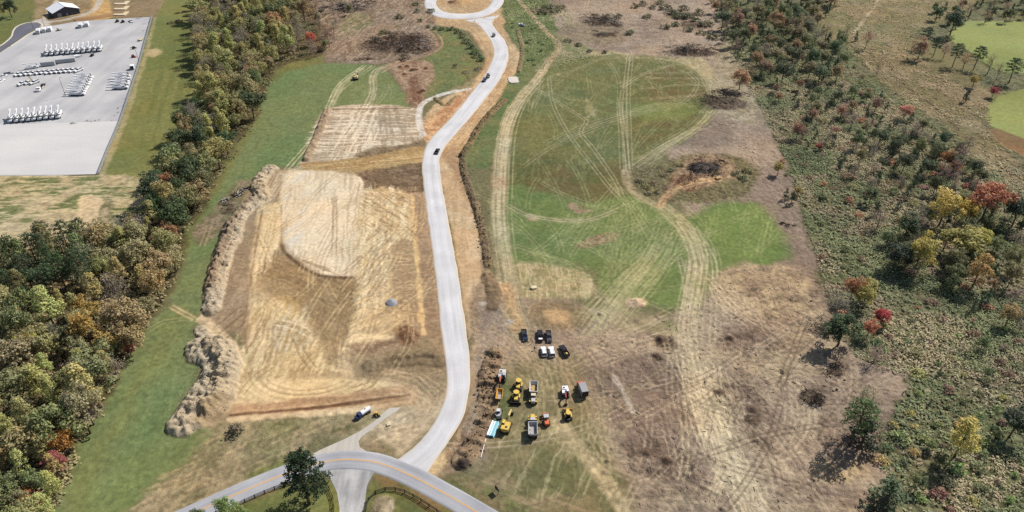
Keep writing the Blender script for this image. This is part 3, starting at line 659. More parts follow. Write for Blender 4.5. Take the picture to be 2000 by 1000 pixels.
# clearing colours
region([(1390, 545), (1450, 520), (1560, 525), (1600, 600), (1600, 650), (1500, 620), (1410, 600)], (192, 170, 136), (154, 134, 110), 'F', 0.38, 0.6, 4, 4, rough=0.3)
region([(1500, 650), (1620, 640), (1640, 700), (1560, 740), (1450, 720), (1420, 690)], (184, 162, 130), (148, 128, 106), 'F', 0.38, 0.6, 4, 4, rough=0.3)
region([(1160, 710), (1300, 690), (1350, 740), (1390, 840), (1360, 920), (1260, 920), (1200, 850), (1160, 780)], (124, 107, 95), (142, 123, 108), 'M', soft=5, warp=4, rough=0.3)
streaks([(1160, 710), (1300, 690), (1390, 840), (1360, 920), (1200, 850)], (1190, 720), (1340, 880), 20, 0.9, (172, 154, 134), 0.3, 0.54, 0.7, seed=88, rut=0.2, bend=5)
streaks([(1250, 720), (1350, 740), (1390, 850), (1340, 800)], (1290, 730), (1370, 850), 22, 1.0, (112, 92, 74), 0.6, 0.58, 0.7, seed=89, rut=0.25, bend=4)
region([(1230, 870), (1290, 860), (1350, 890), (1355, 940), (1290, 945), (1240, 905)], (110, 94, 82), (132, 114, 98), 'F', soft=3, warp=3, rough=0.7)
region([(1400, 745), (1450, 740), (1490, 770), (1500, 820), (1470, 860), (1430, 820), (1395, 780)], (124, 106, 90), (144, 126, 108), 'F', soft=3, warp=3, rough=0.6)
region([(1440, 790), (1480, 790), (1486, 835), (1460, 845), (1442, 820)], (196, 178, 160), (120, 104, 90), 'F', 0.45, 0.55, 2, 2, rough=0.5)
region([(1415, 650), (1480, 640), (1530, 665), (1500, 690), (1430, 685)], (122, 104, 90), (146, 126, 108), 'F', soft=4, warp=3, rough=0.6)
region([(1270, 655), (1300, 655), (1325, 675), (1300, 685), (1275, 672)], (84, 66, 54), (104, 84, 68), 'F', soft=1.5, warp=1.5, rough=0.6, h=-0.4)
region([(1272, 692), (1292, 690), (1298, 702), (1278, 704)], (84, 68, 56), None, soft=1.2, warp=1.5, rough=0.5, h=-0.3)
region([(1250, 940), (1320, 960), (1440, 950), (1560, 960), (1690, 1000), (1690, 1060), (1300, 1060)], (172, 153, 128), (144, 126, 108), 'F', 0.4, 0.6, 4, 3, rough=0.3)
streaks([(1250, 950), (1640, 960), (1690, 1060), (1260, 1060)], (1300, 970), (1600, 985), 18, 1.8, (198, 178, 146), 0.4, 0.56, 0.7, seed=90, rut=0.2)
region([(1580, 905), (1640, 915), (1690, 900), (1700, 925), (1640, 945), (1590, 935)], (214, 184, 134), (190, 164, 126), 'F', soft=3, warp=3, alpha=0.9)
region([(1510, 800), (1600, 790), (1640, 850), (1560, 860)], (174, 152, 126), (150, 130, 110), 'F', soft=5, warp=3, alpha=0.8)
streaks([(1400, 540), (1600, 540), (1690, 740), (1690, 980), (1400, 980), (1380, 700)], (1420, 960), (1560, 640), 16, 0.9, (128, 108, 90), 0.32, 0.57, 0.7, seed=91, rut=0.2, bend=6)
streaks([(1400, 540), (1600, 540), (1690, 740), (1690, 980), (1400, 980), (1380, 700)], (1400, 640), (1660, 760), 15, 0.9, (212, 190, 154), 0.3, 0.58, 0.7, seed=92, rut=0.12, bend=6)
streaks([(1400, 200), (1470, 220), (1520, 330), (1580, 500), (1540, 420), (1430, 260)], (1420, 240), (1560, 460), 16, 1.0, (190, 168, 148), 0.5, 0.54, 0.68, seed=93, rut=0.25, bend=5)
region([(1410, 85), (1470, 110), (1480, 230), (1420, 230), (1385, 200), (1395, 130)], (176, 162, 136), (150, 138, 110), 'F', soft=4, warp=4, rough=0.3)
dr = random.Random(5)
for i in range(26):
    u, v = dr.uniform(1190, 1680), dr.uniform(560, 990)
    if v < 640 and u < 1420: continue
    a, b = dr.uniform(10, 34), dr.uniform(6, 16)
    region([(u - a, v), (u - a * .4, v - b), (u + a * .5, v - b * .8), (u + a, v + b * .2), (u + a * .3, v + b), (u - a * .6, v + b * .7)], (112, 96, 82), (138, 118, 100), 'F', 0.4, 0.6, 2.5, 4, alpha=dr.uniform(0.4, 0.85), rough=0.5)
# burnt pit
region([(1232, 335), (1300, 318), (1350, 300), (1420, 300), (1470, 320), (1480, 360), (1400, 395), (1300, 392), (1250, 370)], (132, 122, 88), (110, 102, 74), 'F', soft=3, warp=3, g='weedy_ground', rough=0.5, spk=0.45)
region([(1320, 340), (1345, 308), (1400, 300), (1440, 325), (1430, 350), (1370, 365), (1330, 372), (1300, 385)], (174, 148, 116), (140, 116, 94), 'F', 0.4, 0.6, 2.5, 3, rough=0.35, g='cleared_ground')
streaks([(1310, 345), (1360, 340), (1370, 370), (1330, 376)], (1340, 376), (1355, 345), 7, 1.2, (110, 74, 56), 0.8, 0.45, 0.58, seed=94, rut=0.3)
heap(1376, 328, 10, 8, 0.9, (58, 54, 54), (84, 78, 74), 'cleared_ground', 12, lump=0.9, rough=0.6)
# tracks: east haul track
EH = [(1005, -10), (1040, 30), (1068, 62), (1091, 88), (1076, 118), (1046, 158), (1012, 198), (990, 245), (980, 300), (976, 360), (974, 420), (980, 480), (990, 545), (1002, 600), (1015, 650)]
stroke(EH[:6], 4.5, (192, 172, 138), 0.9, 0.8, 0.7, g='dirt_track', colB=(166, 144, 112), rut=0.1)
stroke(EH[5:9], 7.0, (182, 168, 134), 0.85, 1.0, 0.8, g='dirt_track', colB=(156, 144, 106), rut=0.1)
stroke(EH[8:], 8.0, (178, 164, 130), 0.8, 1.2, 0.8, g='dirt_track', colB=(150, 138, 104), rut=0.1)
bundle(EH[4:], 9, 2.2, (200, 186, 150), 0.55, 21)
region([(962, 345), (990, 345), (990, 365), (962, 365)], (178, 146, 118), None, soft=1.5, warp=1, alpha=0.5)
stroke([(990, 560), (1000, 600), (1010, 640)], 6, (196, 160, 116), 0.8, 1.2, 1)
# main haul track across the green field
MH = [(1222, 335), (1228, 362), (1250, 385), (1292, 402), (1325, 432), (1350, 470), (1362, 510), (1358, 555), (1350, 610), (1348, 660), (1360, 715), (1382, 780), (1410, 850), (1440, 910), (1480, 1010)]
stroke(MH[:4], 5.0, (190, 172, 138), 0.85, 1, 1, g='dirt_track', colB=(166, 150, 116), rut=0.1)
stroke(MH[3:9], 8.5, (178, 166, 128), 0.85, 1.5, 0.8, g='dirt_track', colB=(156, 146, 106), rut=0.1)
stroke(MH[8:], 9, (200, 183, 152), 0.7, 2.0, 1.5, g='dirt_track', colB=(176, 156, 124), rut=0.1)
bundle(MH[3:], 9, 3.0, (206, 190, 152), 0.5, 22)
bundle(MH[9:], 16, 4.0, (220, 202, 166), 0.7, 23)
bundle([(1352, 650), (1378, 740), (1420, 830), (1500, 900), (1600, 960)], 8, 6.0, (200, 182, 150), 0.45, 123)
bundle([(1340, 980), (1390, 900), (1400, 820), (1370, 720)], 8, 5.0, (216, 198, 160), 0.5, 124)
bundle([(1480, 900), (1540, 880), (1570, 820), (1550, 760), (1490, 720)], 6, 3.0, (206, 188, 156), 0.45, 125)
bundle([(1150, 700), (1250, 690), (1340, 695), (1450, 700)], 6, 4.0, (186, 167, 142), 0.35, 126)
bundle([(1180, 110), (1260, 112), (1340, 125), (1400, 170), (1420, 220)], 10, 5.0, (190, 176, 138), 0.45, 127)
bundle([(1390, 150), (1400, 200), (1360, 250), (1290, 290), (1235, 330)], 8, 4.0, (180, 168, 126), 0.45, 128)
stroke([(1290, 400), (1306, 378), (1336, 362), (1375, 352), (1405, 348)], 4.5, (204, 172, 130), 0.9, 0.8, 0.8, g='dirt_track', colB=(170, 136, 102))
stroke([(1088, 822), (1112, 852), (1150, 900), (1190, 955), (1235, 1030)], 4.5, (194, 176, 138), 0.85, 1.0, 0.8, g='dirt_track', colB=(176, 158, 122))
# single passes
twin([(1228, 108), (1222, 160), (1220, 230), (1226, 330)], TR, 0.6); twin([(1215, 230), (1222, 280), (1228, 335)], TR, 0.6)
twin([(1234, 110), (1228, 180), (1230, 260), (1232, 330)], TR, 0.5); twin([(1208, 200), (1212, 260), (1215, 330)], TR, 0.45)
bundle([(1010, 330), (1080, 285), (1160, 248), (1240, 222), (1310, 200), (1390, 185)], 4, 1.6, TR, 0.6, 24)
twin([(1215, 170), (1250, 148), (1300, 130), (1340, 122)], TR, 0.65); twin([(1220, 168), (1212, 200), (1216, 240)], TR, 0.5)
twin([(1042, 170), (1090, 200), (1132, 226), (1146, 236), (1134, 258), (1155, 285), (1180, 320), (1200, 350), (1215, 380)], TR, 0.65)
twin([(1072, 150), (1078, 195), (1095, 235), (1120, 275), (1155, 320), (1190, 365), (1225, 400)], TR, 0.6)
twin([(1345, 140), (1362, 160), (1352, 185), (1325, 205), (1290, 215)], TR, 0.5)
twin([(1385, 245), (1340, 262), (1290, 290), (1240, 325)], TR, 0.7, 3.0); bundle([(1360, 250), (1310, 275), (1250, 315)], 4, 2, TR, 0.5, 25)
twin([(1070, 150), (1110, 140), (1160, 120), (1180, 112)], TR, 0.5); twin([(1180, 110), (1206, 150), (1210, 200)], TR, 0.35)
bundle([(992, 400), (1030, 420), (1090, 430), (1150, 428), (1200, 410), (1235, 390)], 5, 1.4, TR, 0.6, 26)
bundle([(985, 470), (1040, 490), (1110, 515), (1160, 540)], 5, 2.5, (150, 152, 104), 0.5, 27)
bundle([(1330, 430), (1280, 490), (1230, 540), (1180, 600), (1140, 650)], 16, 6.0, (168, 164, 118), 0.5, 28)
bundle([(1240, 400), (1225, 450), (1210, 510), (1190, 560)], 9, 5.0, (150, 154, 104), 0.4, 29)
bundle([(1300, 470), (1260, 520), (1210, 570), (1150, 640), (1110, 690)], 12, 3.5, (182, 172, 130), 0.55, 30)
twin([(1372, 480), (1392, 500), (1398, 540), (1385, 580)], TR, 0.6); twin([(1340, 440), (1380, 465), (1395, 500)], TR, 0.6)
bundle([(1480, 400), (1470, 440), (1450, 500)], 4, 4, (140, 146, 86), 0.5, 31)
bundle([(1060, 140), (1040, 190), (1030, 240)], 3, 4, TR, 0.35, 32)
bundle([(1340, 620), (1270, 650), (1190, 680), (1120, 720)], 9, 4, DT, 0.5, 33)
bundle([(1160, 740), (1180, 800), (1175, 860), (1195, 920)], 6, 4, (176, 160, 124), 0.5, 34)
bundle([(1130, 690), (1165, 760), (1190, 840), (1230, 900), (1300, 960)], 5, 5, (186, 166, 136), 0.4, 35)
bundle([(1010, 640), (1060, 720), (1100, 790), (1110, 850)], 6, 4, (176, 156, 122), 0.45, 36)
bundle([(940, 650), (1000, 690), (1050, 740), (1060, 800)], 6, 4, (190, 162, 124), 0.45, 37)
bundle([(1350, 640), (1430, 600), (1520, 580), (1590, 620)], 6, 5, DT, 0.4, 38)
bundle([(1400, 540), (1440, 600), (1500, 640)], 6, 3, (214, 194, 158), 0.5, 39)
bundle([(1300, 690), (1400, 690), (1500, 710), (1600, 690)], 6, 4, DT, 0.4, 40)
scatter_tracks([(1180, 700), (1640, 640), (1690, 990), (1250, 1000)], 36, (188, 170, 146), 0.5, 41, 25, 70)
scatter_tracks([(1180, 700), (1640, 640), (1690, 990), (1250, 1000)], 30, (112, 94, 80), 0.5, 42, 25, 80)
scatter_tracks([(1000, 860), (1160, 840), (1200, 980), (1000, 960)], 14, (170, 160, 122), 0.4, 43, dirs=(60, 75))
scatter_tracks([(930, 600), (1150, 600), (1150, 720), (940, 720)], 22, (190, 162, 126), 0.35, 44)
scatter_tracks([(500, 560), (700, 560), (700, 740), (480, 740)], 16, (150, 122, 84), 0.35, 45, dirs=(70, 95))
scatter_tracks([(560, 340), (700, 345), (690, 530), (560, 500)], 10, (178, 156, 124), 0.4, 46, dirs=(75, 88))
scatter_tracks([(1380, 120), (1460, 140), (1480, 220), (1400, 210)], 14, (196, 182, 150), 0.4, 47)
scatter_tracks([(1150, 20), (1380, 20), (1420, 110), (1180, 100)], 18, (196, 176, 154), 0.4, 48)
scatter_tracks([(1000, 400), (1230, 400), (1330, 440), (1330, 590), (1200, 570), (1000, 500)], 46, (158, 160, 112), 0.4, 49, 25, 70, dirs=(50, 65, 100, 160))
scatter_tracks([(1020, 200), (1100, 125), (1330, 125), (1380, 190), (1240, 310), (1020, 340)], 36, (152, 152, 106), 0.4, 129, 25, 70, dirs=(90, 80, 30, 140))
scatter_tracks([(1350, 430), (1480, 400), (1530, 500), (1400, 530)], 16, (150, 156, 100), 0.35, 130, 20, 50, dirs=(70, 100, 40))
scatter_tracks([(480, 400), (840, 400), (860, 740), (480, 780)], 40, (222, 196, 150), 0.4, 131, 15, 45, dirs=(85, 95, 70))
scatter_tracks([(480, 400), (840, 400), (860, 740), (480, 780)], 40, (150, 122, 86), 0.4, 132, 15, 45, dirs=(85, 95, 70, 20))
stroke([(1202, 736), (1212, 758), (1225, 778), (1236, 804)], 1.3, (206, 194, 180), 0.6, 0.5, 1.2)

# ------------------------------------------------------------------ berms and windrows
BA, BB = (204, 186, 158), (184, 166, 138)
ridge([(530, 332), (510, 350), (505, 368), (512, 385)], 8.5, 3.0, BA, BB, lump=4.5, seed=31)
ridge([(500, 392), (470, 425), (455, 460), (440, 500), (428, 540), (418, 580), (416, 606)], 8.5, 2.7, BA, BB, lump=4.2, seed=32)
ridge([(480, 402), (450, 440), (436, 480), (420, 520), (412, 560)], 6.0, 1.6, (170, 148, 120), (146, 126, 104), lump=3.6, seed=36)
ridge([(392, 644), (404, 660)], 5.0, 1.8, BA, BB, lump=4, seed=33)
ridge([(395, 686), (420, 690), (436, 712), (425, 740), (408, 770), (385, 800), (372, 822)], 14.0, 3.8, BA, BB, lump=5.5, seed=34)
ridge([(420, 680), (446, 700), (440, 760), (420, 800)], 9.0, 1.6, (196, 174, 142), BB, lump=5, seed=37)
region([(372, 832), (440, 772), (452, 790), (440, 820), (410, 836)], (178, 156, 124), (160, 140, 108), 'F', soft=1.5, warp=1, g='earth_berm')
ridge([(640, 216), (622, 260), (606, 296), (598, 312)], 4.5, 1.7, (176, 154, 126), (150, 130, 104), lump=3.5, seed=38)
ridge([(903, 300), (906, 335), (922, 385), (938, 435), (948, 480), (952, 520)], 3.6, 0.9, (136, 116, 90), (112, 98, 74), lump=3, seed=39, comb=0.5)
ridge([(985, 196), (960, 220), (935, 250), (916, 285), (904, 305)], 4.5, 1.1, (150, 128, 96), (104, 96, 68), lump=3, seed=40, comb=0.4)
ridge([(1012, 60), (1020, 100), (1014, 140)], 3.5, 0.9, (150, 128, 96), (120, 104, 76), lump=3, seed=41)
ridge([(965, 690), (955, 740), (955, 790), (945, 830), (926, 870), (905, 900)], 7.0, 0.35, (172, 146, 116), (146, 122, 96), 'earth_berm', lump=4, seed=42, comb=1.5, comb_len=2.6)
ridge([(952, 540), (965, 570), (962, 600)], 6.0, 0.9, (142, 120, 92), (116, 98, 76), lump=3, seed=43)
ridge([(850, 192), (870, 206), (890, 190)], 3.0, 0.8, (160, 134, 98), (120, 110, 78), lump=2.5, seed=44, comb=0.3)
heap(906, 908, 2.6, 2.4, 1.6, (78, 68, 62), (98, 86, 76), 'earth_berm', 21, lump=0.8)
heap(1243, 592, 4.6, 4.0, 1.5, (222, 194, 160), (196, 164, 130), 'earth_berm', 22, lump=0.6)
heap(900, 4, 9.5, 13, 2.0, (206, 170, 124), (186, 148, 106), 'roundabout_island', 23, lump=0.5)
heap(882, 4, 4, 6, 0.9, (128, 98, 78), (112, 84, 66), 'roundabout_island', 24)
for u, v, r_, h_ in ((1290, 662, 3.0, 1.2), (1282, 695, 2.2, 1.0), (1425, 662, 2.4, 1.4), (1300, 900, 3, 1.0), (1262, 885, 3, 1.0), (1405, 765, 2.6, 1.3), (1470, 800, 3, 1.0), (1470, 820, 3.5, 0.9)):
    heap(u, v, r_, r_ * 0.8, h_, (96, 80, 66), (116, 98, 82), 'cleared_ground', int(u), lump=0.8)
for u, v in ((789, 120), (795, 130), (782, 131), (805, 138), (812, 136), (832, 134), (790, 145), (826, 178), (820, 180)):
    heap(u, v, 2.4, 2.0, 1.4, (98, 66, 48), (116, 80, 58), 'cleared_ground', int(u * 3 + v), lump=0.8)
rr = random.Random(90)
for i in range(150):      # small clods and pushed heaps over the clearing
    while True:
        u, v = rr.uniform(1170, 1690), rr.uniform(520, 1000)
        if v > 600 or u > 1420: break
    heap(u, v, rr.uniform(0.8, 2.2), rr.uniform(0.6, 1.6), rr.uniform(0.25, 0.7), (128, 108, 90), (150, 130, 110), None, i, rr.uniform(0, 3), lump=0.8, col_a=0.5)
for u, v, rx, ry, h_ in ((786, 90, 22, 20, 2.4), (808, 78, 14, 12, 2.0), (815, 98, 12, 9, 1.8), (760, 92, 14, 12, 1.6), (1353, 103, 20, 9, 2.0), (1335, 102, 9, 6, 1.6), (1418, 202, 15, 12, 2.2), (1172, 42, 14, 12, 1.8), (1198, 48, 10, 8, 1.4), (1182, 68, 10, 7, 1.2), (690, 17, 15, 11, 1.8), (1582, 775, 4.5, 4, 0.8),
                       (1330, 30, 14, 12, 1.4), (1360, 48, 14, 12, 1.4), (1060, 20, 12, 14, 1.0)):
    heap(u, v, rx, ry, h_, (92, 78, 66), (118, 100, 84), 'cleared_ground', int(u + v), lump=0.8, rough=0.5, col_a=0.9)
# puddle stains by the road
for u, v in ((945, 594), (995, 628)):
    region([(u - 9, v - 3), (u + 3, v - 6), (u + 9, v), (u + 4, v + 5), (u - 5, v + 4)], (194, 184, 172), None, soft=0.8, warp=1.2, alpha=0.7)
# terraces of the pads: each stands a step above the ground to its left
# ------------------------------------------------------------------ land lies in gentle folds away from the site
fold = fbm(X, Y, 70, 2, 77) - 0.5
away = sstep(150, 260, np.abs(X + 10) - (Y - 130) * 0.0)
Hg += fold * 3.0 * away * sstep(0, 40, X - 150) * (IDg == gid('scrub_land'))

# ------------------------------------------------------------------ roads: plan
NR_L = [(775, 898), (812, 871), (845, 830), (865, 790), (873, 750), (869, 700), (861, 640), (855, 580), (848, 520), (840, 460), (832, 400), (826, 350), (824.5, 320), (830, 290), (846, 265), (871, 240), (897, 210), (921, 180), (941, 155), (955, 130), (964, 106), (961, 86), (949, 66), (934, 49), (905, 40)]
NR_R = [(830, 927), (862, 882), (891, 840), (909, 800), (918, 750), (917, 700), (910, 640), (901, 580), (892, 520), (881, 460), (870, 400), (861, 350), (858, 320), (862, 300), (878, 275), (901, 250), (926, 220), (951, 190), (973, 160), (989, 130), (993, 104), (986, 80), (968, 57), (962, 44), (975, 30)]
RING_C = px(906, 4); RING_R0, RING_R1 = 22.4, 31.8; RING_K0, RING_K1 = 1.43, 1.46      # the loop is drawn out along the road
AS_C = [(30, 1160), (150, 1105), (250, 1060), (330, 1025), (400, 993), (470, 962), (545, 931), (610, 909), (650, 900), (690, 898), (740, 905), (795, 926), (850, 954), (910, 988), (985, 1033), (1060, 1080), (1180, 1155), (1330, 1250)]
LANE_W = 6.9
nrl, nrr = spline(P(*NR_L), 2.0), spline(P(*NR_R), 2.0)
asc = spline(P(*AS_C), 2.0)
APRON = [(600, 893), (622, 881), (648, 868), (676, 856), (704, 842), (730, 824), (761, 797), (781, 796), (776, 802), (748, 822), (724, 840), (706, 852), (700, 862), (702, 874), (716, 882), (745, 889), (775, 899), (760, 912), (690, 905), (640, 908)]
DRIVE = [(628, 921), (648, 918), (690, 916), (732, 922), (724, 934), (716, 950), (712, 975), (706, 1260), (668, 1260), (662, 990), (658, 962), (648, 938)]
CULDESAC = [(-30, 106), (0, 92), (14, 82), (24, 72), (27, 62), (33, 54), (44, 48), (58, 45), (70, 45), (78, 48), (77, 53), (68, 58), (52, 66), (36, 77), (18, 89), (0, 101), (-30, 120)]
LOT = [(-120, 130), (-40, 112), (0, 103), (36, 79), (70, 60), (82, 52), (104, 50), (150, 42), (222, 37), (297, 33), (283, 82), (270, 130), (252, 185), (234, 238), (212, 290), (192, 340), (100, 343), (0, 343), (-120, 343)]
sink = np.zeros((NY, NX), np.float32)
def sink_poly(poly, depth=0.35, inset=0.5):
    poly = np.asarray(poly)
    w = win(poly[:, 0].min() - 2, poly[:, 0].max() + 2, poly[:, 1].min() - 2, poly[:, 1].max() + 2)
    if X[w].size == 0: return
    s = sdist(poly, X[w], Y[w]); Hg[w] *= 1 - sstep(-1.5, 0.2, s)
    Rg[w] *= 1 - sstep(-1.5, 0.2, s)
    sink[w] = np.maximum(sink[w], depth * sstep(inset, inset + 0.8, s))
for k in range(0, len(nrl) - 1, 1): pass
nL, nR = resample(nrl, 220), resample(nrr, 220)
for a in range(0, 210, 15):
    b = min(a + 16, 220); sink_poly(np.r_[nL[a:b], nR[a:b][::-1]])
for a in range(0, len(asc) - 1, 12):
    q = asc[a:a + 14]
    if len(q) > 1: sink_poly(np.r_[offset(q, LANE_W / 2), offset(q, -LANE_W / 2)[::-1]])
for pl in (APRON, DRIVE, CULDESAC, LOT): sink_poly(spline(P(*pl), 3.0, True))
th = np.linspace(0, 2 * math.pi, 73)[:-1]
w = win(RING_C[0] - 34, RING_C[0] + 34, RING_C[1] - 50, RING_C[1] + 50)
rad = np.hypot(X[w] - RING_C[0], (Y[w] - RING_C[1]) / RING_K0)
sink[w] = np.maximum(sink[w], 0.35 * sstep(RING_R0 + 0.3, RING_R0 + 1.2, rad) * (1 - sstep(RING_R1 - 1.2, RING_R1 - 0.3, rad)))
k = 1 - sstep(RING_R0 - 1, RING_R0 + 0.5, rad) * (1 - sstep(RING_R1 - 0.5, RING_R1 + 1, rad)); Hg[w] *= k; Rg[w] *= k
IDg[w][rad < RING_R0 + 0.5] = gid('roundabout_island')
# ------------------------------------------------------------------ fine relief and speckle
bill = np.abs(2 * fbm(X, Y, 4.2, 2, 55) - 1); bill2 = np.abs(2 * vnoise(X / 1.7, Y / 1.7, 56) - 1)
rel = (NF - 0.5) * 0.6 + (NV - 0.5) * 0.6 + bill * 0.9 + bill2 * 0.4 - 0.5
crk = sstep(0.0, 0.11, np.abs(2 * fbm(X * 1.0 + 2 * WX, Y, 5.5, 3, 57) - 1)); Cg *= (1 - 0.38 * np.clip(Rg * 3.2 - 0.35, 0, 1) * (1 - crk))[..., None]
Zg = Hg + Rg * rel * 1.25 - sink
spkn = 1 + Sg * ((NV - 0.5) * 1.5 + (NF - 0.5) * 1.3 + (NM - 0.5) * 0.5)
Cg *= np.clip(spkn, 0.35, 1.8)[..., None]
hue = (fbm(X, Y, 24, 2, 91) - 0.5) * 0.16
Cg[..., 0] *= 1 + hue; Cg[..., 2] *= 1 - hue
lumg = (Cg @ np.array([0.2126, 0.7152, 0.0722], np.float32))[..., None]
gr = np.clip((Cg[..., 1] - Cg[..., 0]) / (Cg[..., 1] + 1e-4) * 4, 0, 1)[..., None]
Cg = (lumg + (Cg - lumg) * (1 - 0.13 * gr)).astype(np.float32); Cg[..., 0] *= 1 + 0.12 * gr[..., 0]; Cg[..., 1] *= 1 + 0.05 * gr[..., 0]
np.clip(Cg, 0.01, 0.75, out=Cg)

def zat(x, y):
    """height of the ground"""
    j = min(max(np.searchsorted(xs, x) - 1, 0), NX - 2); i = min(max(np.searchsorted(ys, y) - 1, 0), NY - 2)
    fx = (x - xs[j]) / (xs[j + 1] - xs[j]); fy = (y - ys[i]) / (ys[i + 1] - ys[i])
    fx = min(max(fx, 0), 1); fy = min(max(fy, 0), 1)
    return float((Zg[i, j] * (1 - fx) + Zg[i, j + 1] * fx) * (1 - fy) + (Zg[i + 1, j] * (1 - fx) + Zg[i + 1, j + 1] * fx) * fy)

# ground material
def ground_material(name, bump=0.35, fine=3.2):
    m, n, l, b = new_mat(name)
    at = n.new('ShaderNodeVertexColor'); at.layer_name = 'Col'
    tc = n.new('ShaderNodeTexCoord')
    n1 = n.new('ShaderNodeTexNoise'); n1.inputs['Scale'].default_value = fine; n1.inputs['Detail'].default_value = 4; n1.inputs['Roughness'].default_value = 0.7
    n2 = n.new('ShaderNodeTexNoise'); n2.inputs['Scale'].default_value = 0.55; n2.inputs['Detail'].default_value = 5
    l.new(tc.outputs['Object'], n1.inputs['Vector']); l.new(tc.outputs['Object'], n2.inputs['Vector'])
    mr = n.new('ShaderNodeMapRange'); mr.inputs[1].default_value = 0.25; mr.inputs[2].default_value = 0.75; mr.inputs[3].default_value = 0.68; mr.inputs[4].default_value = 1.32
    l.new(n1.outputs['Fac'], mr.inputs[0])
    mr2 = n.new('ShaderNodeMapRange'); mr2.inputs[1].default_value = 0.3; mr2.inputs[2].default_value = 0.7; mr2.inputs[3].default_value = 0.86; mr2.inputs[4].default_value = 1.14
    l.new(n2.outputs['Fac'], mr2.inputs[0])
    mu = n.new('ShaderNodeMath'); mu.operation = 'MULTIPLY'; l.new(mr.outputs[0], mu.inputs[0]); l.new(mr2.outputs[0], mu.inputs[1])
    vm = n.new('ShaderNodeVectorMath'); vm.operation = 'SCALE'; l.new(at.outputs['Color'], vm.inputs[0]); l.new(mu.outputs[0], vm.inputs['Scale'])
    l.new(vm.outputs[0], b.inputs['Base Color'])
    n3 = n.new('ShaderNodeTexNoise'); n3.inputs['Scale'].default_value = 0.8; n3.inputs['Detail'].default_value = 5; n3.inputs['Roughness'].default_value = 0.65; l.new(tc.outputs['Object'], n3.inputs['Vector'])
    bp = n.new('ShaderNodeBump'); bp.inputs['Strength'].default_value = 1.0; bp.inputs['Distance'].default_value = 0.95
    sc_ = n.new('ShaderNodeMath'); sc_.operation = 'MULTIPLY'; l.new(n3.outputs['Fac'], sc_.inputs[0]); l.new(at.outputs['Alpha'], sc_.inputs[1])
    l.new(sc_.outputs[0], bp.inputs['Height']); l.new(bp.outputs[0], b.inputs['Normal'])
    b.inputs['Roughness'].default_value = 0.95; b.inputs['Specular IOR Level'].default_value = 0.12
    return m
M_ground = ground_material('soil_and_grass')

# faces in view (with a margin), one object for each kind of ground
def proj(x, y, z=0.0):
    d = y * _ct + (CAM_H - z) * _st; u = y * _st - (CAM_H - z) * _ct
    return 1000 + FPX * x / d, 500 - FPX * u / d
U_, V_ = proj(X, Y)
keepv = (np.abs(U_ - 1000) < np.where(V_ > 1080, 1400, 1170)) & (V_ > -42) & (V_ < 1330)
kf = keepv[:-1, :-1] | keepv[1:, 1:] | keepv[1:, :-1] | keepv[:-1, 1:]
idx = np.arange(NY * NX).reshape(NY, NX)
quads = np.stack([idx[:-1, :-1], idx[:-1, 1:], idx[1:, 1:], idx[1:, :-1]], -1)[kf]
fid = IDg[:-1, :-1][kf]
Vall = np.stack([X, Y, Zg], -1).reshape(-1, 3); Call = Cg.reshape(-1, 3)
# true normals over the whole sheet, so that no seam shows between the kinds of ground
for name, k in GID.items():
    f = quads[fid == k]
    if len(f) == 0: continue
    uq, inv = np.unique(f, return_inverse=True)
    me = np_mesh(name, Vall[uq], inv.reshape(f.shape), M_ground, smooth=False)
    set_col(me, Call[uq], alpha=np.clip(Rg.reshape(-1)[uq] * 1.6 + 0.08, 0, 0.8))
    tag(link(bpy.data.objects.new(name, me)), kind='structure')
# the country around, out to the horizon
gx = np.concatenate([-np.geomspace(9000, 30, 45), np.linspace(-25, 25, 5), np.geomspace(30, 9000, 45)]); gy = np.concatenate([-np.geomspace(6000, 30, 30), [0.0], np.geomspace(30, 14000, 60)])
GX, GY = np.meshgrid(gx, gy); ny_, nx_ = GX.shape
ii = np.arange(nx_ * ny_).reshape(ny_, nx_)
gme = np_mesh('ground', np.stack([GX, GY, np.full_like(GX, -0.9)], -1).reshape(-1, 3), np.stack([ii[:-1, :-1], ii[:-1, 1:], ii[1:, 1:], ii[1:, :-1]], -1).reshape(-1, 4), M_ground)
t = fbm(GX, GY, 160, 2, 3)[..., None]; set_col(gme, (alb((104, 112, 64)) * (1 - t) + alb((140, 126, 90)) * t).reshape(-1, 3))
tag(link(bpy.data.objects.new('ground', gme)), kind='structure')

